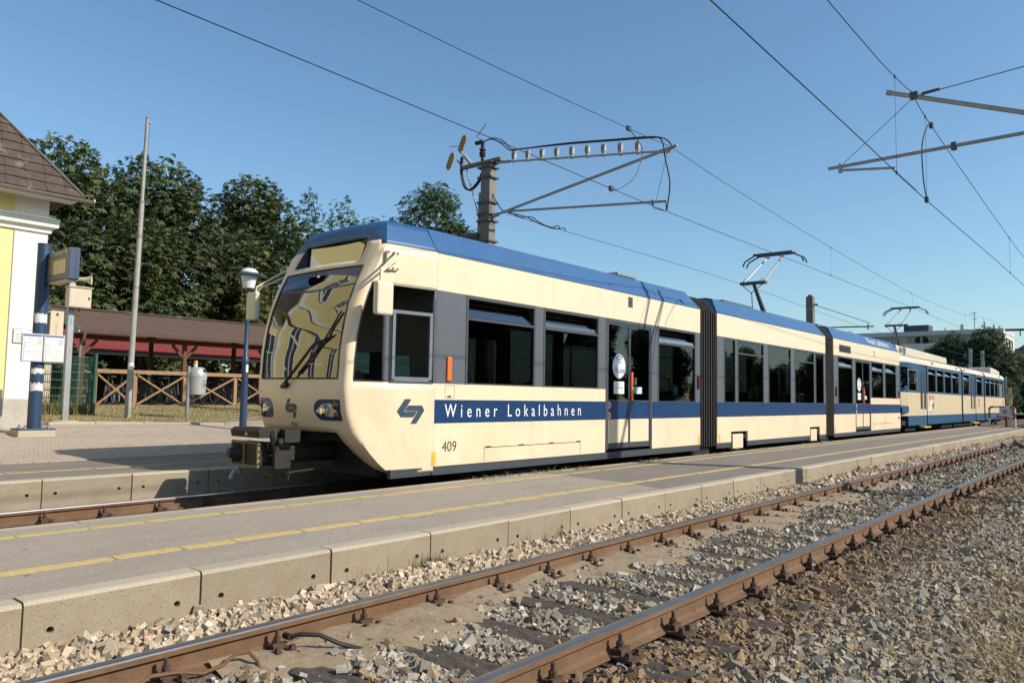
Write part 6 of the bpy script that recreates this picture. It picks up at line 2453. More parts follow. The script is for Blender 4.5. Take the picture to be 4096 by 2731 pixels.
# ------------------------------------------------------------------ information pillar
def info_pillar():
    x, y = 5.39, 16.5
    z0 = gz(y)
    t = thing('information_pillar', (x, y, z0), 'blue steel pillar carrying a departure display and timetables beside the station building', 'information pillar')
    mb = MB()
    mb.box(x - .34, x + .30, y - .26, y + .26, z0 - .06, z0 + .11)
    mb.build('concrete_base', M['kerb_top'], t, bevel=.015)
    mb = MB()
    mb.box(x - .31, x + .31, y - .25, y + .25, z0 + .112, z0 + .142)
    mb.build('base_plate', M['post_blue'], t, bevel=.004)
    mb = MB()
    for sx in (-.2, .2):
        for sy in (-.16, .16):
            mb.cyl((x + sx, y + sy, z0 + .14), (x + sx, y + sy, z0 + .21), .018, n=8)
            mb.cyl((x + sx, y + sy, z0 + .143), (x + sx, y + sy, z0 + .17), .032, n=6)
    mb.build('anchor_bolt', M['steel'], t)
    mb = MB()
    mb.lathe([(.118, z0 + .142), (.118, 4.12), (.124, 4.125), (.124, 4.15), (.02, 4.165)], (x, y, 0), 20)
    mb.build('pole', M['post_blue'], t, smooth='auto')
    for (za, zb2) in ((2.60, 2.78), (1.62, 1.72), (1.29, 1.44)):
        mb = MB()
        n = 14
        vs = []
        for k in range(n + 1):
            a = R(195 + 130 * k / n)
            j0, j1 = random.uniform(-.02, .02), random.uniform(-.02, .02)
            vs += [(x + .1195 * math.cos(a), y + .1195 * math.sin(a), za + j0), (x + .1195 * math.cos(a), y + .1195 * math.sin(a), zb2 + j1)]
        mb.add(vs, [(2 * k, 2 * k + 2, 2 * k + 3, 2 * k + 1) for k in range(n)])
        mb.build('torn_sticker', M['torn'], t, fixn=False)
    # departure display, square to the track, facing the approaching tram
    xa, xb, ya, yb, za, zb2 = 5.43, 5.62, 15.34, 16.37, 3.38, 3.97
    mb = MB()
    mb.box(xa, xb, ya, yb, za, zb2)
    d = mb.build('departure_display', M['post_blue'], t, bevel=.008)
    mb = MB()
    mb.box(xa - .012, xa - .001, ya + .01, yb - .005, za + .01, zb2 - .13)
    mb.build('display_bezel', M['grey_box'], d, bevel=.003)
    mb = MB()
    mb.box(xa - .016, xa - .0125, ya + .11, yb - .13, za + .12, zb2 - .20)
    mb.build('screen', M['screen'], d)
    mb = MB()
    mb.box(xa - .006, xa - .001, ya + .01, yb - .005, zb2 - .129, zb2 - .006)
    mb.build('header', M['grey_panel'], d)
    text('Bf. Traiskirchen', 'display_lettering', d, (xa - .006, yb - .13, zb2 - .105), (0, -1, 0), (0, 0, 1), .08, .60, M['white'], .002)
    pls = ([(1880, 512), (1937, 512), (1904, 578), (1873, 643), (1996, 639), (1964, 697), (1848, 697), (1812, 635)], [(1912, 578), (2038, 578), (2062, 630), (1990, 765), (1938, 765), (2009, 630), (1886, 633)])
    for pl in pls:
        MB().add([(xa - .008, ya + .20 - (u - 1812) / 250 * .09, zb2 - .10 + (765 - v) / 253 * .075) for u, v in pl], [tuple(range(len(pl)))]).build('display_emblem', M['white'], d)
    mb = MB()
    mb.box(xa - .0135, xa - .0125, yb - .25, yb - .14, zb2 - .165, zb2 - .15)
    mb.box(xa - .0135, xa - .0125, yb - .34, yb - .14, zb2 - .19, zb2 - .18)
    mb.box(xa - .0135, xa - .0125, ya + .12, ya + .34, zb2 - .165, zb2 - .155)
    mb.build('small_lettering', M['printgrey'], d)
    mb = MB()
    mb.box(xa + .12, xa + .128, ya - .003, ya - .0005, za + .02, zb2 - .02)
    mb.build('casing_joint', M['black'], d)
    mb = MB()
    mb.box(xa + .01, xb - .01, ya + .05, yb - .05, za - .03, za - .001)
    mb.build('display_underside', M['cabinet'], d)
    mb = MB()
    mb.box(xa + .03, xb - .03, yb, yb + .06, za + .1, zb2 - .1)
    mb.build('display_bracket', M['post_blue'], d)
    # two timetable cases
    yf = y - .16
    for i, (a, b) in enumerate(((5.045, 5.41), (5.415, 5.79))):
        mb = MB()
        mb.box(a, b, yf - .02, yf + .02, 1.84, 2.38)
        tt = mb.build('timetable_case', M['steel'], t, bevel=.004)
        mb = MB()
        mb.box(a + .015, b - .015, yf - .024, yf - .0205, 1.86, 2.365)
        mb.build('timetable_sheet', M['paper'], tt)
        mb = MB()
        mb.box(a + .02, b - .02, yf - .026, yf - .0245, 2.325, 2.36)
        mb.box(a + .025, a + .04, yf - .026, yf - .0245, 1.87, 1.885)
        mb.build('timetable_header', M['printblue'], tt)
        mb = MB()
        mb.box(a + .02, a + .22, yf - .026, yf - .0245, 2.265, 2.305)
        mb.build('timetable_subtitle', M['printpale'], tt)
        mb = MB()
        for k in range(12):
            z = 1.90 + k * .028
            mb.box(a + .03, a + .05, yf - .026, yf - .0245, z, z + .02)
            if k < 7:
                for c in range(5):
                    mb.box(a + .19 + c * .032, a + .21 + c * .032, yf - .026, yf - .0245, z, z + .012)
            if k > 2 and (k + i) % 3:
                mb.box(a + .06, a + random.uniform(.10, .17), yf - .026, yf - .0245, z, z + .01)
        for k in range(6):
            mb.box(b - .12, b - .03, yf - .026, yf - .0245, 2.18 + k * .022, 2.19 + k * .022)
        mb.build('timetable_print', M['printgrey'], tt)
    mb = MB()
    mb.box(5.32, 5.46, yf + .021, y - .10, 1.95, 2.25)
    mb.build('case_bracket', M['steel'], t)


info_pillar()


def speaker_post():
    x, y = 6.75, 18.8
    z0 = gz(y)
    t = thing('loudspeaker_post', (x, y, z0), 'galvanised post with cream cabinet and horn loudspeaker behind the blue pillar', 'post')
    mb = MB()
    mb.box(x - .065, x + .065, y - .055, y + .055, z0 - .05, 3.95)
    p = mb.build('post', M['steel'], t, bevel=.01)
    mb = MB()
    mb.lathe([(.30, z0 - .02), (.28, z0 + .03), (.05, z0 + .05)], (x, y, 0), 14)
    mb.build('concrete_foot', M['kerb_top'], t, smooth='auto')
    mb = MB()
    mb.box(6.60, 7.07, y - .28, y - .06, 3.17, 3.62)
    c = mb.build('control_cabinet', M['cabinet'], t, bevel=.008)
    mb = MB()
    mb.box(6.58, 7.09, y - .31, y - .05, 3.622, 3.648)
    mb.build('cabinet_hood', M['cabinet'], c, bevel=.004)
    mb = MB()
    mb.box(6.62, 7.05, y - .288, y - .2805, 3.19, 3.60)
    mb.build('cabinet_door', M['cabinet'], c, bevel=.003)
    mb = MB()
    mb.box(7.0, 7.03, y - .297, y - .2885, 3.36, 3.42)
    mb.build('cabinet_lock', M['black'], c)
    MB().tube([(6.86, y - .1, 3.17), (6.87, y - .1, 3.12), (6.90, y - .08, 3.11), (6.92, y - .06, 3.16)], .012, 5).build('cable_loop', M['black'], c)
    mb = MB()
    for k in range(3):
        mb.cyl((x, y - .056, 2.80 + k * .05), (x, y - .050, 2.80 + k * .05), .012, n=8)
    mb.build('bolt_hole', M['black'], p)
    # horn: throat to flared mouth, turned to the right
    mb = MB()
    c0 = Vector((x + .02, y - .07, 3.84))
    ax = Vector((1, -.5, -.02)).normalized()
    a = ax.cross(Vector((0, 0, 1))).normalized()
    b = ax.cross(a)
    prof = [(.0, .05), (.08, .055), (.085, .035), (.2, .05), (.30, .085), (.34, .12), (.345, .11), (.30, .075), (.2, .035)]
    vs, fs = [], []
    n = 16
    for l, r in prof:
        for k in range(n):
            th = 2 * PI * k / n
            vs.append(c0 + ax * l + a * (r * math.cos(th)) + b * (r * math.sin(th)))
    for i in range(len(prof) - 1):
        fs += [(i * n + k, i * n + (k + 1) % n, (i + 1) * n + (k + 1) % n, (i + 1) * n + k) for k in range(n)]
    fs.append(tuple(range(n)))
    mb.add(vs, fs)
    mb.build('loudspeaker_horn', M['cabinet'], t, smooth='auto')


speaker_post()


def tall_pole():
    t = thing('flagpole', (8.56, 19.8, gz(19.8)), 'tall bare grey pole, slightly leaning, on the dry grass before the bicycle shed', 'pole')
    a, b = Vector((8.56, 19.8, gz(19.8) - .05)), Vector((8.67, 19.8, 8.38))
    P = lambda f: a + (b - a) * f
    mb = MB()
    mb.tube([P(0), P(.35), P(.715), P(.7155), P(1)], [.075, .068, .062, .048, .038], 12)
    p = mb.build('pole', M['pole_grey'], t, smooth='auto')
    for f in (.715, .60, .43):
        mb = MB()
        mb.cyl(P(f - .004), P(f + .004), .076 - .014 * f, n=12)
        mb.build('pole_collar', M['zinc'], t)
    mb = MB()
    mb.cyl(P(1.0), P(1.0) + Vector((.005, 0, .05)), .05, .02, n=8)
    mb.cyl(P(.985) + Vector((.04, -.03, 0)), P(.985) + Vector((.08, -.03, 0)), .03, n=8)
    mb.build('pole_cap', M['steel'], t)
    mb = MB()
    c = P(.172)
    n = 10
    vs = []
    for k in range(n + 1):
        th = R(190 + 120 * k / n)
        vs += [(c.x + .0745 * math.cos(th), c.y + .0745 * math.sin(th), c.z - .09), (c.x + .0745 * math.cos(th) + .001, c.y + .0745 * math.sin(th), c.z + .09)]
    mb.add(vs, [(2 * k, 2 * k + 2, 2 * k + 3, 2 * k + 1) for k in range(n)])
    mb.build('paper_sticker', M['torn'], t, fixn=False)
    MB().tube([P(.35) + Vector((.085, -.03, 0)), P(.7) + Vector((.072, -.03, 0)), P(.98) + Vector((.055, -.03, 0))], .004, 4).build('halyard', M['steel_dark'], t)


tall_pole()


def litter_bin():
    x, y = 9.80, 19.2
    z0 = gz(y)
    t = thing('litter_bin', (x, y, z0), 'silver grey litter bin with domed lid on a thin post', 'litter bin')
    mb = MB()
    mb.cyl((x, y, z0 - .05), (x, y, 1.98), .045, n=10)
    mb.build('post', M['steel'], t, smooth='auto')
    cx, cy = x + .23, y - .02
    mb = MB()
    mb.lathe([(.19, 1.24), (.212, 1.25), (.226, 1.70)], (cx, cy, 0), 24)
    mb.build('bin_body', M['bin_grey'], t, smooth='auto')
    mb = MB()
    mb.lathe([(.236, 1.70), (.236, 1.76), (.225, 1.83), (.19, 1.91), (.13, 1.955), (.02, 1.965)], (cx, cy, 0), 24)
    mb.build('bin_lid', M['bin_grey'], t, smooth='auto')
    mb = MB()
    vs = []
    n = 12
    for k in range(n):
        th = 2 * PI * k / n
        a, h = .10 * math.cos(th), .035 * math.sin(th)
        al = -R(55) + a / .2
        rr = .214 - (h) * .9
        vs.append((cx + (rr + .008) * math.cos(al), cy + (rr + .008) * math.sin(al), 1.875 + h))
    mb.add(vs, [tuple(range(n))])
    mb.build('bin_opening', M['black'], t)
    # circular litter pictogram
    def onb(u, v, d=.002):
        al = -R(62) + u / .215
        r = .2275 + d - (1.70 - (1.52 + v)) * .045
        return (cx + r * math.cos(al), cy + r * math.sin(al), 1.52 + v)
    mb = MB()
    vs = []
    for k in range(21):
        th = 2 * PI * k / 20
        vs += [onb(.095 * math.cos(th), .095 * math.sin(th)), onb(.108 * math.cos(th), .108 * math.sin(th))]
    mb.add(vs, [(2 * k, 2 * k + 1, 2 * k + 3, 2 * k + 2) for k in range(20)])
    for pl in ([(-.04, .02), (-.01, .03), (0, .0), (-.02, -.07), (-.045, -.07), (-.04, -.03)], [(-.035, .04), (-.015, .04), (-.015, .06), (-.035, .06)], [(.01, .0), (.06, .005), (.052, -.065), (.018, -.065)]):
        mb.add([onb(u, v) for u, v in pl], [tuple(range(len(pl)))])
    mb.build('litter_pictogram', M['darktext'], t, fixn=False)
    mb = MB()
    mb.add([onb(u, v) for u, v in [(-.05, .10), (.09, .12), (.12, .22), (-.02, .24), (-.06, .18)]], [(0, 1, 2, 3, 4)])
    mb.build('torn_sticker', M['torn'], t, fixn=False)
    mb = MB()
    mb.cyl((x + .33, y + .3, 1.75), (x + .33, y + .3, 2.05), .05, n=10)
    mb.build('marker_pipe', M['white_paint'], t)  # yellow-topped marker pipe standing behind the bin, no ashtray
    mb = MB()
    mb.cyl((x + .33, y + .3, 2.051), (x + .33, y + .3, 2.14), .052, n=10)
    mb.build('marker_pipe_cap', M['yellow'], t)


litter_bin()


def lamp_post():
    x, y = 9.80, 16.5
    z0 = gz(y)
    t = thing('lamp_post', (x, y, z0), 'blue lamp post with white lantern and blue disc hat beside the tram front', 'lamp post')
    mb = MB()
    mb.lathe([(.085, z0 - .05), (.075, 2.02), (.085, 2.03), (.085, 2.12), (.05, 2.18), (.045, 3.78), (.06, 3.80)], (x, y, 0), 14)
    mb.build('pole', M['post_blue'], t, smooth='auto')
    mb = MB()
    mb.lathe([(.06, 3.80), (.13, 3.81), (.175, 4.03), (.19, 4.10)], (x, y, 0), 20)
    mb.build('lantern_glass', M['lamp_white'], t, smooth='auto')
    mb = MB()
    mb.lathe([(.17, 4.095), (.31, 4.10), (.315, 4.115), (.20, 4.175), (.19, 4.18)], (x, y, 0), 24)
    mb.build('lamp_hat', M['post_blue'], t, smooth='auto')
    mb = MB()
    mb.lathe([(.20, 4.18), (.185, 4.235), (.13, 4.275), (.06, 4.29)], (x, y, 0), 20)
    mb.build('lamp_dome', M['lamp_white'], t, smooth='auto')
    mb = MB()
    mb.lathe([(.07, 4.288), (.05, 4.31), (.01, 4.32)], (x, y, 0), 12)
    mb.build('lamp_finial', M['post_blue'], t)
    mb = MB()
    mb.box(x - .03, x + .03, y - .0845, y - .082, 1.80, 1.98)
    mb.build('sticker', M['torn'], t)


lamp_post()


# ------------------------------------------------------------------ bicycle sheds, fence, bicycles
def shingle_slope(parent, xa, xb, y0, z0, y1, z1, expo, m):
    L = math.hypot(y1 - y0, z1 - z0)
    d = Vector((0, (y1 - y0) / L, (z1 - z0) / L))
    n = Vector((0, -d.z, d.y))
    rows = int(L / expo)
    for r in range(rows):
        u = r * L / rows
        e = L / rows
        mb = MB()
        x = xa - (.16 if r % 2 else 0)
        while x < xb:
            a, b = max(x, xa), min(x + .326, xb)
            j = random.uniform(0, .006)
            A = Vector((0, y0, z0)) + d * (u - .004) + n * (.022 + j)
            B = Vector((0, y0, z0)) + d * (u + e) + n * .006
            C = A - n * .02
            if b - a > .02:
                mb.add([(a, A.y, A.z), (b, A.y, A.z), (b, B.y, B.z), (a, B.y, B.z), (a, C.y, C.z), (b, C.y, C.z)], [(0, 1, 2, 3), (0, 4, 5, 1)])
            x += .332
        mb.build('shingle_course', m, parent, fixn=False)


def bike_shed():
    t = thing('bicycle_shed', (14, 25.5, .85), 'open timber bicycle shed with low brown shingle roof and white-edged gutter', 'shed')
    ye, ze, yr, zr, xa, xb = 24.4, 3.09, 27.3, 3.97, 9.05, 21.0
    mb = MB()
    mb.prism([(ye, ze), (yr, zr), (yr, zr - .06), (ye, ze - .06)], 'x', xa, xb)
    mb.prism([(yr, zr), (yr + 1.6, zr - .5), (yr + 1.6, zr - .56), (yr, zr - .06)], 'x', xa, xb)
    rf = mb.build('roof', M['wood_dark'], t)
    shingle_slope(rf, xa, xb, ye, ze, yr, zr, .15, M['shed_shingle'])
    mb = MB()
    mb.bar((xa, yr, zr + .04), (xb, yr, zr + .04), .22, .05)
    mb.build('ridge_cap', M['shingle'], rf)
    mb = MB()
    pr = [(ye - .07 + .06 * math.cos(a), ze - .02 + .06 * math.sin(a)) for a in [PI + PI * k / 6 for k in range(7)]] + [(ye - .07 + .05 * math.cos(a), ze - .02 + .05 * math.sin(a)) for a in [2 * PI - PI * k / 6 for k in range(7)]]
    mb.prism(pr, 'x', xa - .05, xb)
    mb.build('gutter', M['zinc'], t, smooth='auto')
    mb = MB()
    mb.bar((xa - .02, ye, ze - .01), (xa - .02, yr, zr - .01), .035, .20)
    mb.bar((xa - .02, yr, zr - .01), (xa - .02, yr + 1.6, zr - .51), .034, .20)
    mb.build('barge_board', M['zinc'], t)
    mb = MB()
    mb.tube([(xa + .12, ye - .07, ze - .05), (xa + .12, ye + .02, ze - .25), (xa + .12, ye + .25, ze - .42), (xa + .12, ye + .28, .9)], .045, 8)
    mb.build('downpipe', M['zinc'], t, smooth='auto')
    for y, z in ((24.85, 3.02), (27.3, 3.75)):
        mb = MB()
        mb.box(xa, xb, y - .06, y + .06, z - .16, z)
        mb.build('beam', M['wood_red'], t)
    for x in (9.3, 12.5, 15.7, 18.9):
        for y, zt in ((24.85, 2.86), (27.3, 3.59)):
            mb = MB()
            mb.box(x - .06, x + .06, y - .06, y + .06, gz(y) - .05, zt)
            mb.build('post', M['wood_red'], t)
            for s in (-1, 1):
                mb = MB()
                mb.bar((x + s * .05, y, zt - .42), (x + s * .42, y, zt - .02), .08, .08, up=(0, 1, 0))
                mb.build('brace', M['wood_red'], t)
    t2 = thing('bicycle_shed', (15, 30.3, .9), 'red-shingled rear bicycle shed seen beneath the front shed roof', 'shed')
    mb = MB()
    mb.prism([(29.5, 2.70), (31.6, 3.75), (31.6, 3.69), (29.5, 2.64)], 'x', 10.2, 24)
    rf = mb.build('roof', M['wood_dark'], t2)
    shingle_slope(rf, 10.2, 24, 29.5, 2.70, 31.6, 3.75, .16, M['red_shingle'])
    mb = MB()
    mb.box(10.2, 24, 29.38, 29.49, 2.61, 2.70)
    mb.build('gutter', M['white_paint'], t2)
    for x in (10.8, 13.3, 15.8, 18.3, 20.8, 23.3):
        mb = MB()
        mb.box(x - .07, x + .07, 29.7, 29.84, .8, 2.70)
        for s in (-1, 1):
            mb.bar((x + s * .06, 29.77, 2.15), (x + s * .5, 29.77, 2.62), .085, .085, up=(0, 1, 0))
        mb.build('post', M['wood_red'], t2)
    mb = MB()
    for x0 in np.arange(10.2, 24, .3):
        mb.box(x0 + .004, x0 + .296, 31.4, 31.44, .8, 2.0)
    mb.build('back_boards', M['wood_dark'], t2)


bike_shed()


def fence():
    t = thing('wooden_fence', (14, 24.6, .85), 'brown timber fence with crossed diagonal braces in front of the parked bicycles', 'fence')
    y = 24.62
    P = [9.65, 10.85, 12.47, 14.3, 16.1, 17.9, 19.7]
    zt, zb = 1.90, .80
    for i, x in enumerate(P):
        mb = MB()
        mb.box(x - .06, x + .06, y + .03, y + .13, .70, zt - .06)
        mb.build('post', M['wood_fence'], t, bevel=.006)
    for a, b in zip(P[:-1], P[1:]):
        for z, h in ((zt, .12), (zb, .11)):
            mb = MB()
            mb.box(a + .003, b - .003, y - .045, y + .028, z - h / 2, z + h / 2)
            mb.build('rail', M['wood_fence'], t, bevel=.006)
        mb = MB()
        mb.bar((a + .05, y, zb + .08), (b - .05, y, zt - .09), .045, .10, up=(0, 1, 0))
        mb.build('diagonal', M['wood_fence'], t)
        mb = MB()
        mb.bar((a + .05, y + .047, zt - .09), (b - .05, y + .047, zb + .08), .045, .10, up=(0, 1, 0))
        mb.build('diagonal', M['wood_fence'], t)


fence()


def bar_round(mb, p, q, r):
    mb.cyl(p, q, r, n=6)


def bicycles():
    def make(label):
        t = thing('bicycle', (0, 0, 0), label, 'bicycle', 'bicycles parked in the shed')
        for x in (-.52, .52):
            mb = MB()
            n = 20
            pts = [(x + .33 * math.cos(2 * PI * k / n), 0, .34 + .33 * math.sin(2 * PI * k / n)) for k in range(n + 1)]
            mb.tube(pts, .018, 5)
            w = mb.build('wheel', M['tyre'], t)
            mb = MB()
            pts = [(x + .305 * math.cos(2 * PI * k / n), 0, .34 + .305 * math.sin(2 * PI * k / n)) for k in range(n + 1)]
            mb.tube(pts, .009, 4)
            for k in range(8):
                a = PI * k / 8
                bar_round(mb, (x - .3 * math.cos(a), 0, .34 - .3 * math.sin(a)), (x + .3 * math.cos(a), 0, .34 + .3 * math.sin(a)), .003)
            mb.build('rim', M['steel'], w)
        mb = MB()
        for p, q in (((-.52, 0, .34), (-.12, 0, .32)), ((-.12, 0, .32), (-.24, 0, .82)), ((-.52, 0, .34), (-.22, 0, .76)), ((-.12, 0, .32), (.36, 0, .72)), ((-.22, 0, .76), (.34, 0, .80)), ((.52, 0, .34), (.33, 0, .92))):
            bar_round(mb, p, q, .017)
        mb.build('frame', M['steel_dark'], t)
        mb = MB()
        mb.tube([(.24, .29, 1.02), (.33, .2, 1.04), (.34, 0, .98), (.33, -.2, 1.04), (.24, -.29, 1.02)], .013, 6)
        mb.build('handlebar', M['steel'], t)
        mb = MB()
        mb.prism([(-.38, -.08), (-.38, .08), (-.24, .05), (-.08, .02), (-.08, -.02), (-.24, -.05)], 'z', .86, .92)
        mb.build('saddle', M['black'], t)
        return t
    where = ['nearest the left fence post', 'second from the left fence post', 'left of the tall shed post', 'behind the second crossed brace', 'beside the tall shed post', 'just right of the tall shed post', 'behind the litter bin', 'right of the litter bin', 'left of the blue lamp post', 'behind the blue lamp post', 'right of the blue lamp post', 'farthest right beside the tram front']
    first = make('dark bicycle parked in the shed, ' + where[0])
    for i in range(12):
        x = 9.95 + i * .5 + random.uniform(-.08, .08)
        y = 25.7 + random.uniform(-.15, .15)
        rz = R(90 + random.uniform(-22, 22)) + (PI if i % 3 == 0 else 0)
        if i == 0:
            first.location = (x, y, gz(y) + .01)
            first.rotation_euler = (0, 0, rz)
        else:
            copy_thing(first, (x, y, gz(y) + .01), rz, 'dark bicycle parked in the shed, ' + where[i])


bicycles()


def mesh_gate():
    t = thing('mesh_fence', (7.7, 21, .7), 'green wire mesh fence panel with tall weeds growing through its foot', 'fence')
    y = 21.0
    xa, xb = 6.2, 8.2
    for x in (xb,):
        mb = MB()
        mb.box(x - .045, x + .045, y - .03, y + .03, .6, 2.25)
        mb.build('post', M['green_wire'], t, bevel=.004)
    mb = MB()
    x = xa
    while x < xb - .05:
        mb.cyl((x, y, .72), (x, y, 2.18), .0045, n=4)
        x += .05
    mb.build('upright_rods', M['green_wire'], t)
    for k in range(8):
        z = .76 + k * .2
        mb = MB()
        for dy in (-.009, .009):
            mb.cyl((xa, y + dy, z), (xb - .05, y + dy, z), .006, n=5)
        mb.build('cross_rod', M['frame_light'], t)
    # second panel running back towards the shed
    mb = MB()
    for k in range(44):
        yy = y + .05 + k * .05
        mb.cyl((xb - .02, yy, .72), (xb - .02, yy, 2.18), .0045, n=4)
    mb.build('return_rods', M['green_wire'], t)
    c = thing('cream_cabin', (6.9, 22.4, .7), 'tall cream metal cabin behind the green mesh fence', 'cabin')
    mb = MB()
    mb.box(5.9, 7.38, 21.6, 23.4, .6, 3.25)
    b = mb.build('cabin_body', M['cabinet'], c, bevel=.01)
    mb = MB()
    mb.box(5.85, 7.44, 21.55, 23.45, 3.251, 3.30)
    mb.build('cabin_roof', M['zinc'], c)
    mb = MB()
    mb.box(6.55, 7.22, 21.585, 21.5995, .8, 3.05)
    mb.build('cabin_door', M['cabinet'], c)
    mb = MB()
    mb.box(7.24, 7.55, 21.45, 21.50, 2.05, 3.32)
    s = thing('lettered_board', (7.4, 21.47, 2.05), 'narrow cream upright sign with faint red lettering and a dark emblem', 'sign')
    bd = mb.build('board', M['cabinet'], s, bevel=.005)
    mb = MB()
    mb.box(7.37, 7.42, 21.4485, 21.4495, 3.19, 3.27)
    mb.build('keyhole_mark', M['black'], s)
    mb = MB()
    for k in range(9):
        mb.box(7.36, 7.41, 21.4485, 21.4495, 2.55 + k * .055, 2.585 + k * .055)
    mb.build('faint_lettering', M['seat_trim'], s)
    text('H.', 'board_lettering', s, (7.44, 21.4495, 2.20), (0, 0, 1), (-1, 0, 0), .13, .24, M['darktext'], .001)


mesh_gate()
n = 700
xy = np.stack([rng.uniform(6.3, 8.1, n), rng.normal(21.15, .22, n)], -1)
grass_blades('tall_weeds', xy, lambda x, y: np.interp(y, GY, GZ), .30, GREEN + [(0.22, 0.17, 0.06)], 'tall green and dry weeds growing through the green mesh fence', .009, .25, 'weeds')


# ------------------------------------------------------------------ barrier and signs at the platform end
def barrier():
    t = thing('platform_barrier', (45.95, 5.93, PZ), 'red and white tubular barrier with no-entry board at the platform end', 'barrier')
    x = 45.95
    ya, yb = 6.48, 5.38
    r = .05
    for y in (ya, yb):
        for z0, z1, m in ((.15, .62, 'white_paint'), (.62, .86, 'red_paint'), (.86, 1.10, 'white_paint')):
            MB().cyl((x, y, PZ - .05 + z0 * 1.0 - .1), (x, y, PZ - .05 + z1 - .1), r, n=10).build('barrier_post', M[m], t, smooth='auto')
    yy = [ya, ya, ya - .04, ya - .10]
    MB().tube(spline([(x, ya, 1.05), (x, ya - .02, 1.15), (x, ya - .10, 1.21), (x, ya - .2, 1.22)], 4), r, 10).build('barrier_bend', M['red_paint'], t, smooth='auto')
    MB().tube(spline([(x, yb, 1.05), (x, yb + .02, 1.15), (x, yb + .10, 1.21), (x, yb + .2, 1.22)], 4), r, 10).build('barrier_bend', M['red_paint'], t, smooth='auto')
    for a, b, m in ((ya - .2, 6.05, 'white_paint'), (6.05, 5.80, 'red_paint'), (5.80, yb + .2, 'white_paint')):
        MB().cyl((x, a, 1.22), (x, b, 1.22), r, n=10).build('top_rail', M[m], t, smooth='auto')
    for a, b, m in ((ya - .05, 6.2, 'white_paint'), (6.2, 5.7, 'red_paint'), (5.7, yb + .05, 'white_paint')):
        MB().cyl((x, a, .74), (x, b, .74), r * .9, n=10).build('middle_rail', M[m], t, smooth='auto')
    mb = MB()
    mb.box(x - .075, x - .06, 5.58, 6.03, .76, 1.20)
    s = mb.build('sign_board', M['sign_white'], t)
    mb = MB()
    xx = x - .078
    vs = []
    for k in range(25):
        a = 2 * PI * k / 24
        vs += [(xx, 5.81 + .09 * math.cos(a), .98 + .09 * math.sin(a)), (xx, 5.81 + .115 * math.cos(a), .98 + .115 * math.sin(a))]
    mb.add(vs, [(2 * k, 2 * k + 1, 2 * k + 3, 2 * k + 2) for k in range(24)])
    mb.add([(xx, 5.88, 1.05), (xx, 5.895, 1.035), (xx, 5.74, .91), (xx, 5.725, .925)], [(0, 1, 2, 3)])
    mb.add([(xx + .001, 5.80, 1.02), (xx + .001, 5.76, 1.03), (xx + .001, 5.75, .93), (xx + .001, 5.80, .92), (xx + .001, 5.84, .95)], [(0, 1, 2, 3, 4)])
    mb.build('no_entry_symbol', M['darktext'], s, fixn=False)
    p = thing('sign_post', (46.3, 5.66, PZ), 'grey post with the back of a small sign behind the red and white barrier', 'sign')
    MB().box(46.25, 46.35, 5.60, 5.68, .1, 1.95).build('post', M['steel'], p)
    MB().box(46.30, 46.45, 5.75, 5.85, -.3, .75).build('post', M['steel_dark'], p)
    MB().box(46.2, 46.235, 5.44, 5.86, 1.67, 1.87).build('sign_plate', M['steel'], p)
    y = thing('yellow_sign', (88, 10.8, -.3), 'yellow panel on a tall grey pole beyond the end of the rear tram', 'sign')
    MB().cyl((88, 10.95, -.4), (88, 10.95, 4.1), .07, n=8).build('pole', M['steel'], y)
    MB().box(87.9, 88.2, 10.5, 10.9, 1.35, 2.2).build('panel', M['yellow'], y)
    MB().box(87.9, 88.2, 10.55, 10.85, 2.4, 3.0).build('panel', M['yellow'], y)
    MB().cyl((88, 10.55, -.4), (88, 10.55, 2.9), .05, n=8).build('pole', M['steel'], y)


barrier()


# ------------------------------------------------------------------ parked cars far right
def car(loc, rz, label, m):
    t = thing('parked_car', (0, 0, 0), label, 'car')
    mb = MB()
    prof = [(-2.05, .30), (-2.1, .55), (-2.0, .85), (-1.2, .95), (-.65, 1.38), (.75, 1.42), (1.45, 1.0), (2.05, .92), (2.1, .5), (2.0, .28)]
    vs, fs = [], []
    for y, k in ((-.85, 0), (-.6, 1), (.6, 1), (.85, 0)):
        vs += [(x * (1 if k else .985), y if z < 1.0 or k else y * .9, z * (1 if k else .97)) for x, z in prof]
    n = len(prof)
    for i in range(3):
        fs += [(i * n + k, i * n + (k + 1) % n, (i + 1) * n + (k + 1) % n, (i + 1) * n + k) for k in range(n)]
    fs += [tuple(range(n)), tuple(range(3 * n, 4 * n))]
    mb.add(vs, fs)
    mb.build('body', m, t, smooth='auto')
    mb = MB()
    for s in (-1, 1):
        y = s * .80
        mb.add([(-1.05, s * .853, .97), (1.2, s * .853, .99), (.68, y, 1.35), (-.55, y, 1.33)], [(0, 1, 2, 3)])
    mb.add([(-1.19, -.62, .99), (-1.19, .62, .99), (-.70, .58, 1.385), (-.70, -.58, 1.385)], [(0, 1, 2, 3)])
    mb.build('windows', M['black'], t)
    for x in (-1.3, 1.3):
        for s in (-1, 1):
            mb = MB()
            mb.lathe([(.1, -.1), (.30, -.1), (.32, -.06), (.32, .06), (.30, .1), (.1, .1)], (x, s * .78, .32), 16, 0, 'y')
            mb.build('wheel', M['tyre'], t, smooth='auto')
    for s in (-1, 1):
        mb = MB()
        mb.box(-2.1, -2.02, s * .5, s * .8, .62, .75)
        mb.build('headlight', M['chrome'], t)
    t.location = loc
    t.rotation_euler = (0, 0, rz)
    return t


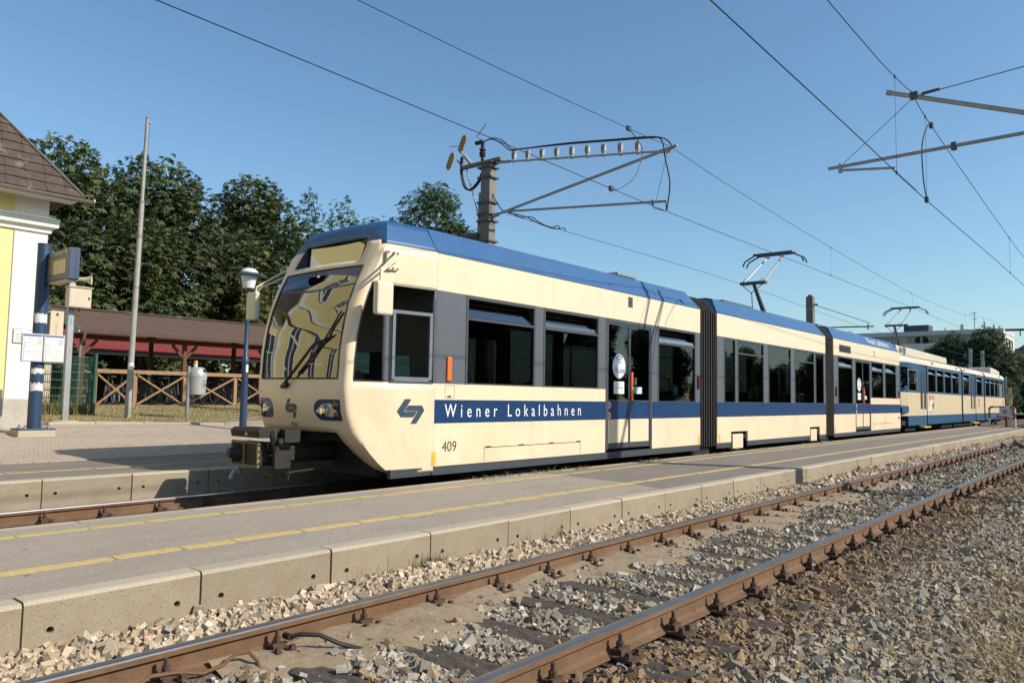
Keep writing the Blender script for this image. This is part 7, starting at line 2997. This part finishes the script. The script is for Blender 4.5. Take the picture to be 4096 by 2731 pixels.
car((120, 14.6, .33), R(70), 'white car parked far right beyond the yellow panel', M['car_white'])
car((122, 12.4, .33), R(60), 'dark car parked beside the white car at the far right', M['car_dark'])
road = MB()
road.prism([(100, 9.5), (150, 9.5), (150, 30), (100, 30)], 'z', .20, .325)
tag(road.build('car_park', M['asphalt_dark']), kind='structure')


# ------------------------------------------------------------------ far buildings
def apartments():
    X = 130
    t = thing('apartment_building', (X, 30, -.3), 'long grey flat-roofed apartment block behind the trees at the right', 'building')
    ya, yb = 16.4, 47.0
    mb = MB()
    mb.box(X + .4, X + 11, ya, yb, -.4, 12.2)
    mb.build('core', M['apt'], t)
    mb = MB()
    mb.box(X - .25, X + 11.2, ya - .001 - .15, yb, 11.65, 12.35)
    mb.build('parapet', M['apt'], t)
    mb = MB()
    mb.box(X + .4, X + 11, ya - .10, ya - .002, -.4, 11.64)
    e = mb.build('end_wall', M['apt_light'], t)
    for f in range(4):
        for k in range(3):
            mb = MB()
            mb.box(X + 2 + k * 3, X + 3.2 + k * 3, ya - .13, ya - .101, 1.6 + f * 2.75, 2.9 + f * 2.75)
            mb.build('window', M['far_glass'], e)
    for f in range(4):
        z = 10.5 - f * 2.75
        mb = MB()
        mb.box(X - .15, X + .399, ya, yb, z - 1.2, z - .02)
        mb.build('balcony_band', M['apt_light'] if f % 2 == 0 else M['apt'], t)
        y = ya + .8
        k = 0
        while y < yb - 2:
            w = 1.9 if k % 3 else 1.2
            mb = MB()
            mb.box(X + .30, X + .36, y, y + w, z, z + 1.1)
            g = mb.build('window', M['far_glass'], t)
            mb = MB()
            mb.box(X + .362, X + .398, y + (.2 if k % 2 else .9), y + w - .15, z + .05, z + 1.05)
            mb.build('curtain', M['curtain'], g)
            mb = MB()
            mb.box(X + .22, X + .299, y - .06, y, z, z + 1.12)
            mb.box(X + .22, X + .299, y + w, y + w + .06, z, z + 1.12)
            mb.box(X + .24, X + .298, y + w * .5 - .03, y + w * .5 + .03, z, z + 1.1)
            mb.build('window_frame', M['white_paint'], g)
            y += w + (.9 if k % 3 == 2 else .25)
            k += 1
    mb = MB()
    mb.box(X + 3, X + 6, 26.6, 29.6, 12.35, 13.6)
    mb.box(X + 3.2, X + 4, 29.7, 30.2, 12.35, 13.9)
    mb.build('roof_box', M['apt_dark'], t)
    for (y, h, w) in ((21.6, 1.0, .5), (18.8, 1.3, .25), (17.6, .8, .3), (24.0, .6, .2), (16.9, .5, .3)):
        mb = MB()
        mb.box(X + 2, X + 2 + w, y, y + w, 12.35, 12.35 + h)
        mb.build('chimney', M['apt'], t)
    mb = MB()
    mb.tube([(X + 2, 20.2, 12.3), (X + 2, 20.2, 15.2)], .05, 5)
    mb.tube([(X + 2, 20.9, 14.9), (X + 2, 19.9, 15.0)], .04, 5)
    mb.tube([(X + 2, 20.6, 14.0), (X + 2, 19.9, 14.1)], .04, 5)
    mb.build('roof_aerial', M['steel_dark'], t)
    # pale block at the right edge, turned towards the sun
    w = thing('white_building', (150, 14, -.3), 'pale sunlit block with rows of narrow windows at the right edge', 'building')
    mb = MB()
    mb.box(0, 22, -8, 0, -.4, 9.6)
    a = mb.build('wall', M['apt_light'])
    a.parent = w
    mb = MB()
    mb.prism([(-.4, 9.6), (22.4, 9.6), (18, 12.5), (4, 12.5)], 'y', -8.4, .4)
    b = mb.build('roof', M['shingle'])
    b.parent = w
    for f in range(3):
        for k in range(9):
            mb = MB()
            mb.box(1 + k * 2.3, 1.9 + k * 2.3, -8.04, -8.005, 1.2 + f * 2.9, 2.9 + f * 2.9)
            g = mb.build('window', M['far_glass'])
            g.parent = w
    w.location = (146, 17.2, -.2)
    w.rotation_euler = (0, 0, R(-52))


apartments()


# ------------------------------------------------------------------ trees
def crown_mesh(lobes, n, size, pal, droop=.35, leaflets=5, seed=1, shell=(.70, 1.05), twig=.12):
    g = np.random.default_rng(seed)
    lob = np.array(lobes, float)          # x y z rx ry rz
    area = (lob[:, 3] * lob[:, 4] * lob[:, 5]) ** (2 / 3)
    idx = g.choice(len(lob), n, p=area / area.sum())
    L = lob[idx]
    d = g.normal(size=(n, 3))
    d /= np.linalg.norm(d, axis=1, keepdims=True)
    rr = np.where(g.random(n) < .78, g.uniform(shell[0], shell[1], n), g.uniform(.25, shell[0], n))
    # bumpy outline: sprays reach out in some directions
    ph = np.sin(d[:, 0] * 7 + idx) * np.sin(d[:, 1] * 6 + idx * 2.1) * np.sin(d[:, 2] * 8 + idx * 1.3)
    rr = rr * (1 + twig * ph) * np.where(g.random(n) < .06, g.uniform(1.0, 1.12, n), 1)
    p = L[:, :3] + d * L[:, 3:6] * rr[:, None]
    # drop leaves buried deep inside another lobe
    keep = np.ones(n, bool)
    for l in lob:
        q = (p - l[:3]) / l[3:6]
        keep &= ~((np.linalg.norm(q, axis=1) < .45) & (g.random(n) < .8))
    p, d, idx = p[keep], d[keep], idx[keep]
    n = len(p)
    # leaf fans
    out = d * [1, 1, .5] + g.normal(0, .55, (n, 3))
    out[:, 2] -= droop
    out /= np.linalg.norm(out, axis=1, keepdims=True)
    up = np.array([0, 0, 1.0]) + g.normal(0, .45, (n, 3)) + d * .5
    side = np.cross(out, up)
    side /= np.linalg.norm(side, axis=1, keepdims=True) + 1e-6
    nor = np.cross(side, out)
    sz = size * g.uniform(.65, 1.35, n)
    V, F, T = [], [], []
    pal = np.array(pal)
    base = pal[g.integers(0, len(pal), n)] * g.uniform(.75, 1.25, (n, 1))
    base *= (1 + .25 * np.sin(idx * 2.7))[:, None]
    angs = np.linspace(-75, 75, leaflets)
    k0 = 0
    for a in angs:
        c, s = math.cos(R(a)), math.sin(R(a))
        ax = out * c + side * s - nor * (.25 * abs(s))
        w = side * c - out * s
        ln = sz * (1.0 - .25 * abs(a) / 75) * g.uniform(.85, 1.1, n)
        wd = ln * .19
        v = np.stack([p, p + ax * (ln * .55)[:, None] + w * wd[:, None], p + ax * ln[:, None] - nor * (ln * .18)[:, None], p + ax * (ln * .55)[:, None] - w * wd[:, None]], 1)
        V.append(v.reshape(-1, 3))
        F.append(k0 + np.arange(n * 4).reshape(n, 4))
        T.append(np.repeat(base * g.uniform(.88, 1.12, (n, 1)), 4, 0))
        k0 += n * 4
    return np.concatenate(V), np.concatenate(F), np.concatenate(T)


def trunk_mesh(h, r, lobes, seed=1, twigs=10):
    g = random.Random(seed)
    mb = MB()
    mb.tube(spline([(0, 0, -.2), (.05, .02, h * .25), (-.05, .05, h * .5), (.05, 0, h * .8)], 4), [r * (1.15 - .75 * i / 12) for i in range(13)], 8)
    for l in lobes:
        z0 = h * g.uniform(.25, .55)
        a = Vector((0, 0, z0))
        b = Vector(l[:3])
        m = (a + b) / 2 + Vector((g.uniform(-.3, .3), g.uniform(-.3, .3), -.1))
        mb.tube(spline([a, m, b], 4), [r * .5 * (1 - .75 * i / 8) for i in range(9)], 6)
        for k in range(twigs // 3):
            d = Vector((g.gauss(0, 1), g.gauss(0, 1), g.gauss(.3, .8))).normalized()
            e = b + Vector((d.x * l[3], d.y * l[4], d.z * l[5])) * .9
            mb.tube([b, (b + e) / 2 + Vector((g.uniform(-.2, .2),) * 3), e], [r * .14, r * .09, r * .03], 4)
    return mb


def tree(loc, label, lobes, n, size, pal, h, r, seed, group=None, name='tree', **kw):
    t = thing(name, (0, 0, 0), label, 'tree', group)
    v, f, tint = crown_mesh(lobes, n, size, pal, seed=seed, **kw)
    np_mesh('crown', v, f, M['leaf'], t, tint)
    trunk_mesh(h, r, lobes, seed).build('trunk', M['bark'], t, smooth='auto')
    t.location = loc
    return t


CH = [(0.045, 0.076, 0.022), (0.055, 0.088, 0.028), (0.038, 0.060, 0.020), (0.068, 0.088, 0.026), (0.070, 0.072, 0.024), (0.085, 0.105, 0.032)]
FR = [(0.05, 0.085, 0.022), (0.065, 0.10, 0.028), (0.042, 0.07, 0.02)]


def lobes_tree(w, z0, z1, seed, k=9):
    g = random.Random(seed)
    out = [(0, 0, (z0 + z1) / 2, w * .74, w * .74, (z1 - z0) * .47)]
    for i in range(k):
        a = 2 * PI * i / k * 1.618
        f = i / (k - 1)
        z = z0 + (z1 - z0) * (.12 + .78 * f)
        rad = w * (.64 if f < .6 else .64 * (1 - (f - .6) * 1.2))
        s = w * g.uniform(.34, .48)
        out.append((rad * math.cos(a), rad * math.sin(a), z, s, s, s * g.uniform(.8, 1.1)))
    return out


G_L = 'dark trees behind the bicycle shed'
tA = tree((15.0, 40, .9), 'tall dark chestnut tree just right of the station roof', lobes_tree(4.5, 1.0, 11.7, 3, 12), 15000, .27, CH, 11, .28, 11, G_L)
tree((20.0, 40.5, .9), 'broad dark chestnut tree behind the tall grey pole', lobes_tree(4.9, 1.0, 12.2, 5, 12), 17000, .27, CH, 11, .3, 12, G_L)
tree((25.2, 40, .9), 'rounded dark chestnut tree behind the lamp post and tram front', lobes_tree(4.3, 1.0, 12.5, 8, 12), 15500, .27, CH, 11, .28, 13, G_L)
tree((9.4, 42, .9), 'dark chestnut tree mostly hidden behind the station roof', lobes_tree(3.0, 1.0, 9.0, 9), 4000, .36, CH, 9, .25, 14, G_L)
tree((21.6, 35.5, .9), 'small yellow-green bush lit by the sun beside the lamp lantern', lobes_tree(1.5, .2, 6.6, 6, 7), 2600, .22, [(0.10, 0.115, 0.026), (0.085, 0.105, 0.025), (0.13, 0.125, 0.03)], 4, .1, 15, G_L, leaflets=4)
tree((16.4, 36.5, .9), 'low dark bushy tree between the chestnuts above the shed roof', lobes_tree(2.6, .2, 6.5, 21, 7), 3600, .30, CH, 5, .15, 25, G_L)
tree((12.0, 36.0, .9), 'low dark bushy tree above the left end of the shed roof', lobes_tree(2.4, .2, 6.0, 22, 7), 3200, .30, CH, 5, .15, 26, G_L)
tree((26.5, 36.0, .9), 'low dark bushy tree behind the tram windscreen', lobes_tree(2.4, .2, 6.6, 23, 7), 3000, .30, CH, 5, .15, 27, G_L)
tree((33.6, 45, .9), 'thin sparse tree with bare twigs above the tram front roof', [(-1.5, 0, 12.0, 1.3, 1.3, 1.5), (.6, 0, 13.2, 1.4, 1.2, 1.6), (2.0, 0, 11.8, 1.1, 1.1, 1.5), (0, 0, 10, 2.0, 1.6, 1.4), (-2.4, 0, 13.6, .8, .8, 1.1)], 950, .30, FR, 13.5, .16, 16, G_L, leaflets=4, shell=(.3, 1.05))
tree((43.6, 45, .4), 'bright green tree with open crown left of the brown mast', [(-.8, 0, 15.0, 3.2, 2.4, 2.8), (2.2, 0, 13.6, 2.4, 2.0, 2.2), (-3.6, 0, 13.2, 1.9, 1.7, 1.6), (0, 0, 17.0, 2.0, 1.8, 1.4), (4.0, 0, 12.5, 1.7, 1.5, 1.7), (-1.6, 0, 11, 2.8, 2.2, 2.2), (-6.0, 0, 13.4, 1.5, 1.4, 1.1)], 5400, .34, FR, 15, .2, 17, G_L, leaflets=4, shell=(.45, 1.05))
tree((47.5, 46, .9), 'small green treetop just right of the brown mast', [(-1.8, 0, 12.6, 1.5, 1.5, 1.3), (-.6, 0, 14.2, .9, .9, 1.0)], 700, .34, FR, 12, .15, 18, G_L, leaflets=4, shell=(.45, 1.05))

DK = [(0.050, 0.085, 0.032), (0.060, 0.10, 0.04), (0.042, 0.07, 0.028), (0.078, 0.10, 0.04)]
G_R = 'trees before the apartment block'
tR = tree((100, 13.6, -.2), 'large dark green tree at the right in front of the apartment block', lobes_tree(3.4, .5, 9.6, 31, 10), 5200, .42, DK, 7, .25, 31, G_R, leaflets=4)
copy_thing(tR, (100, 18.2, -.2), 1.3, 'dark green tree behind the rear tram roof, left of the largest tree', (.85, .85, .95))
copy_thing(tR, (101, 23.0, -.4), 2.6, 'dark green tree right behind the pantograph of the rear tram', (.8, .8, .78))
copy_thing(tR, (103, 26.8, -.4), 4.0, 'dark green tree partly hidden by the front tram roof end', (.75, .75, .74))
copy_thing(tR, (106, 11.4, -.2), 5.1, 'smaller dark green tree leaning over the pale block at the right', (.7, .7, .74))
copy_thing(tR, (96, 11.7, -.2), .6, 'low dark tree beside the yellow panel at the right edge', (.35, .35, .42))
# the row of garden trees across the line, which the tram windows mirror
for i in range(34):
    x = (8 + i * 5.6 if i < 10 else -16 + i * 8.0 if i < 22 else 105 + (i - 22) * 14) + random.uniform(-1.5, 1.5)
    y = (-29 - (5 if i % 2 else 0) if i < 22 else -15 - (6 if i % 2 else 0)) + random.uniform(-1, 1)
    c = copy_thing(tA, (x, y, -.6), random.uniform(0, 6.2), 'dark garden tree across the line, mirrored in the tram windows', random.uniform(.62, .9))
    c['group'] = 'garden trees across the line'
for i in range(10):
    c = copy_thing(tA, (24 + i * 6.3 + random.uniform(-1, 1), -39 + random.uniform(-1.5, 1.5), -.6), random.uniform(0, 6.2), 'dark garden tree across the line, mirrored in the tram windows', random.uniform(.95, 1.15))
    c['group'] = 'garden trees across the line'
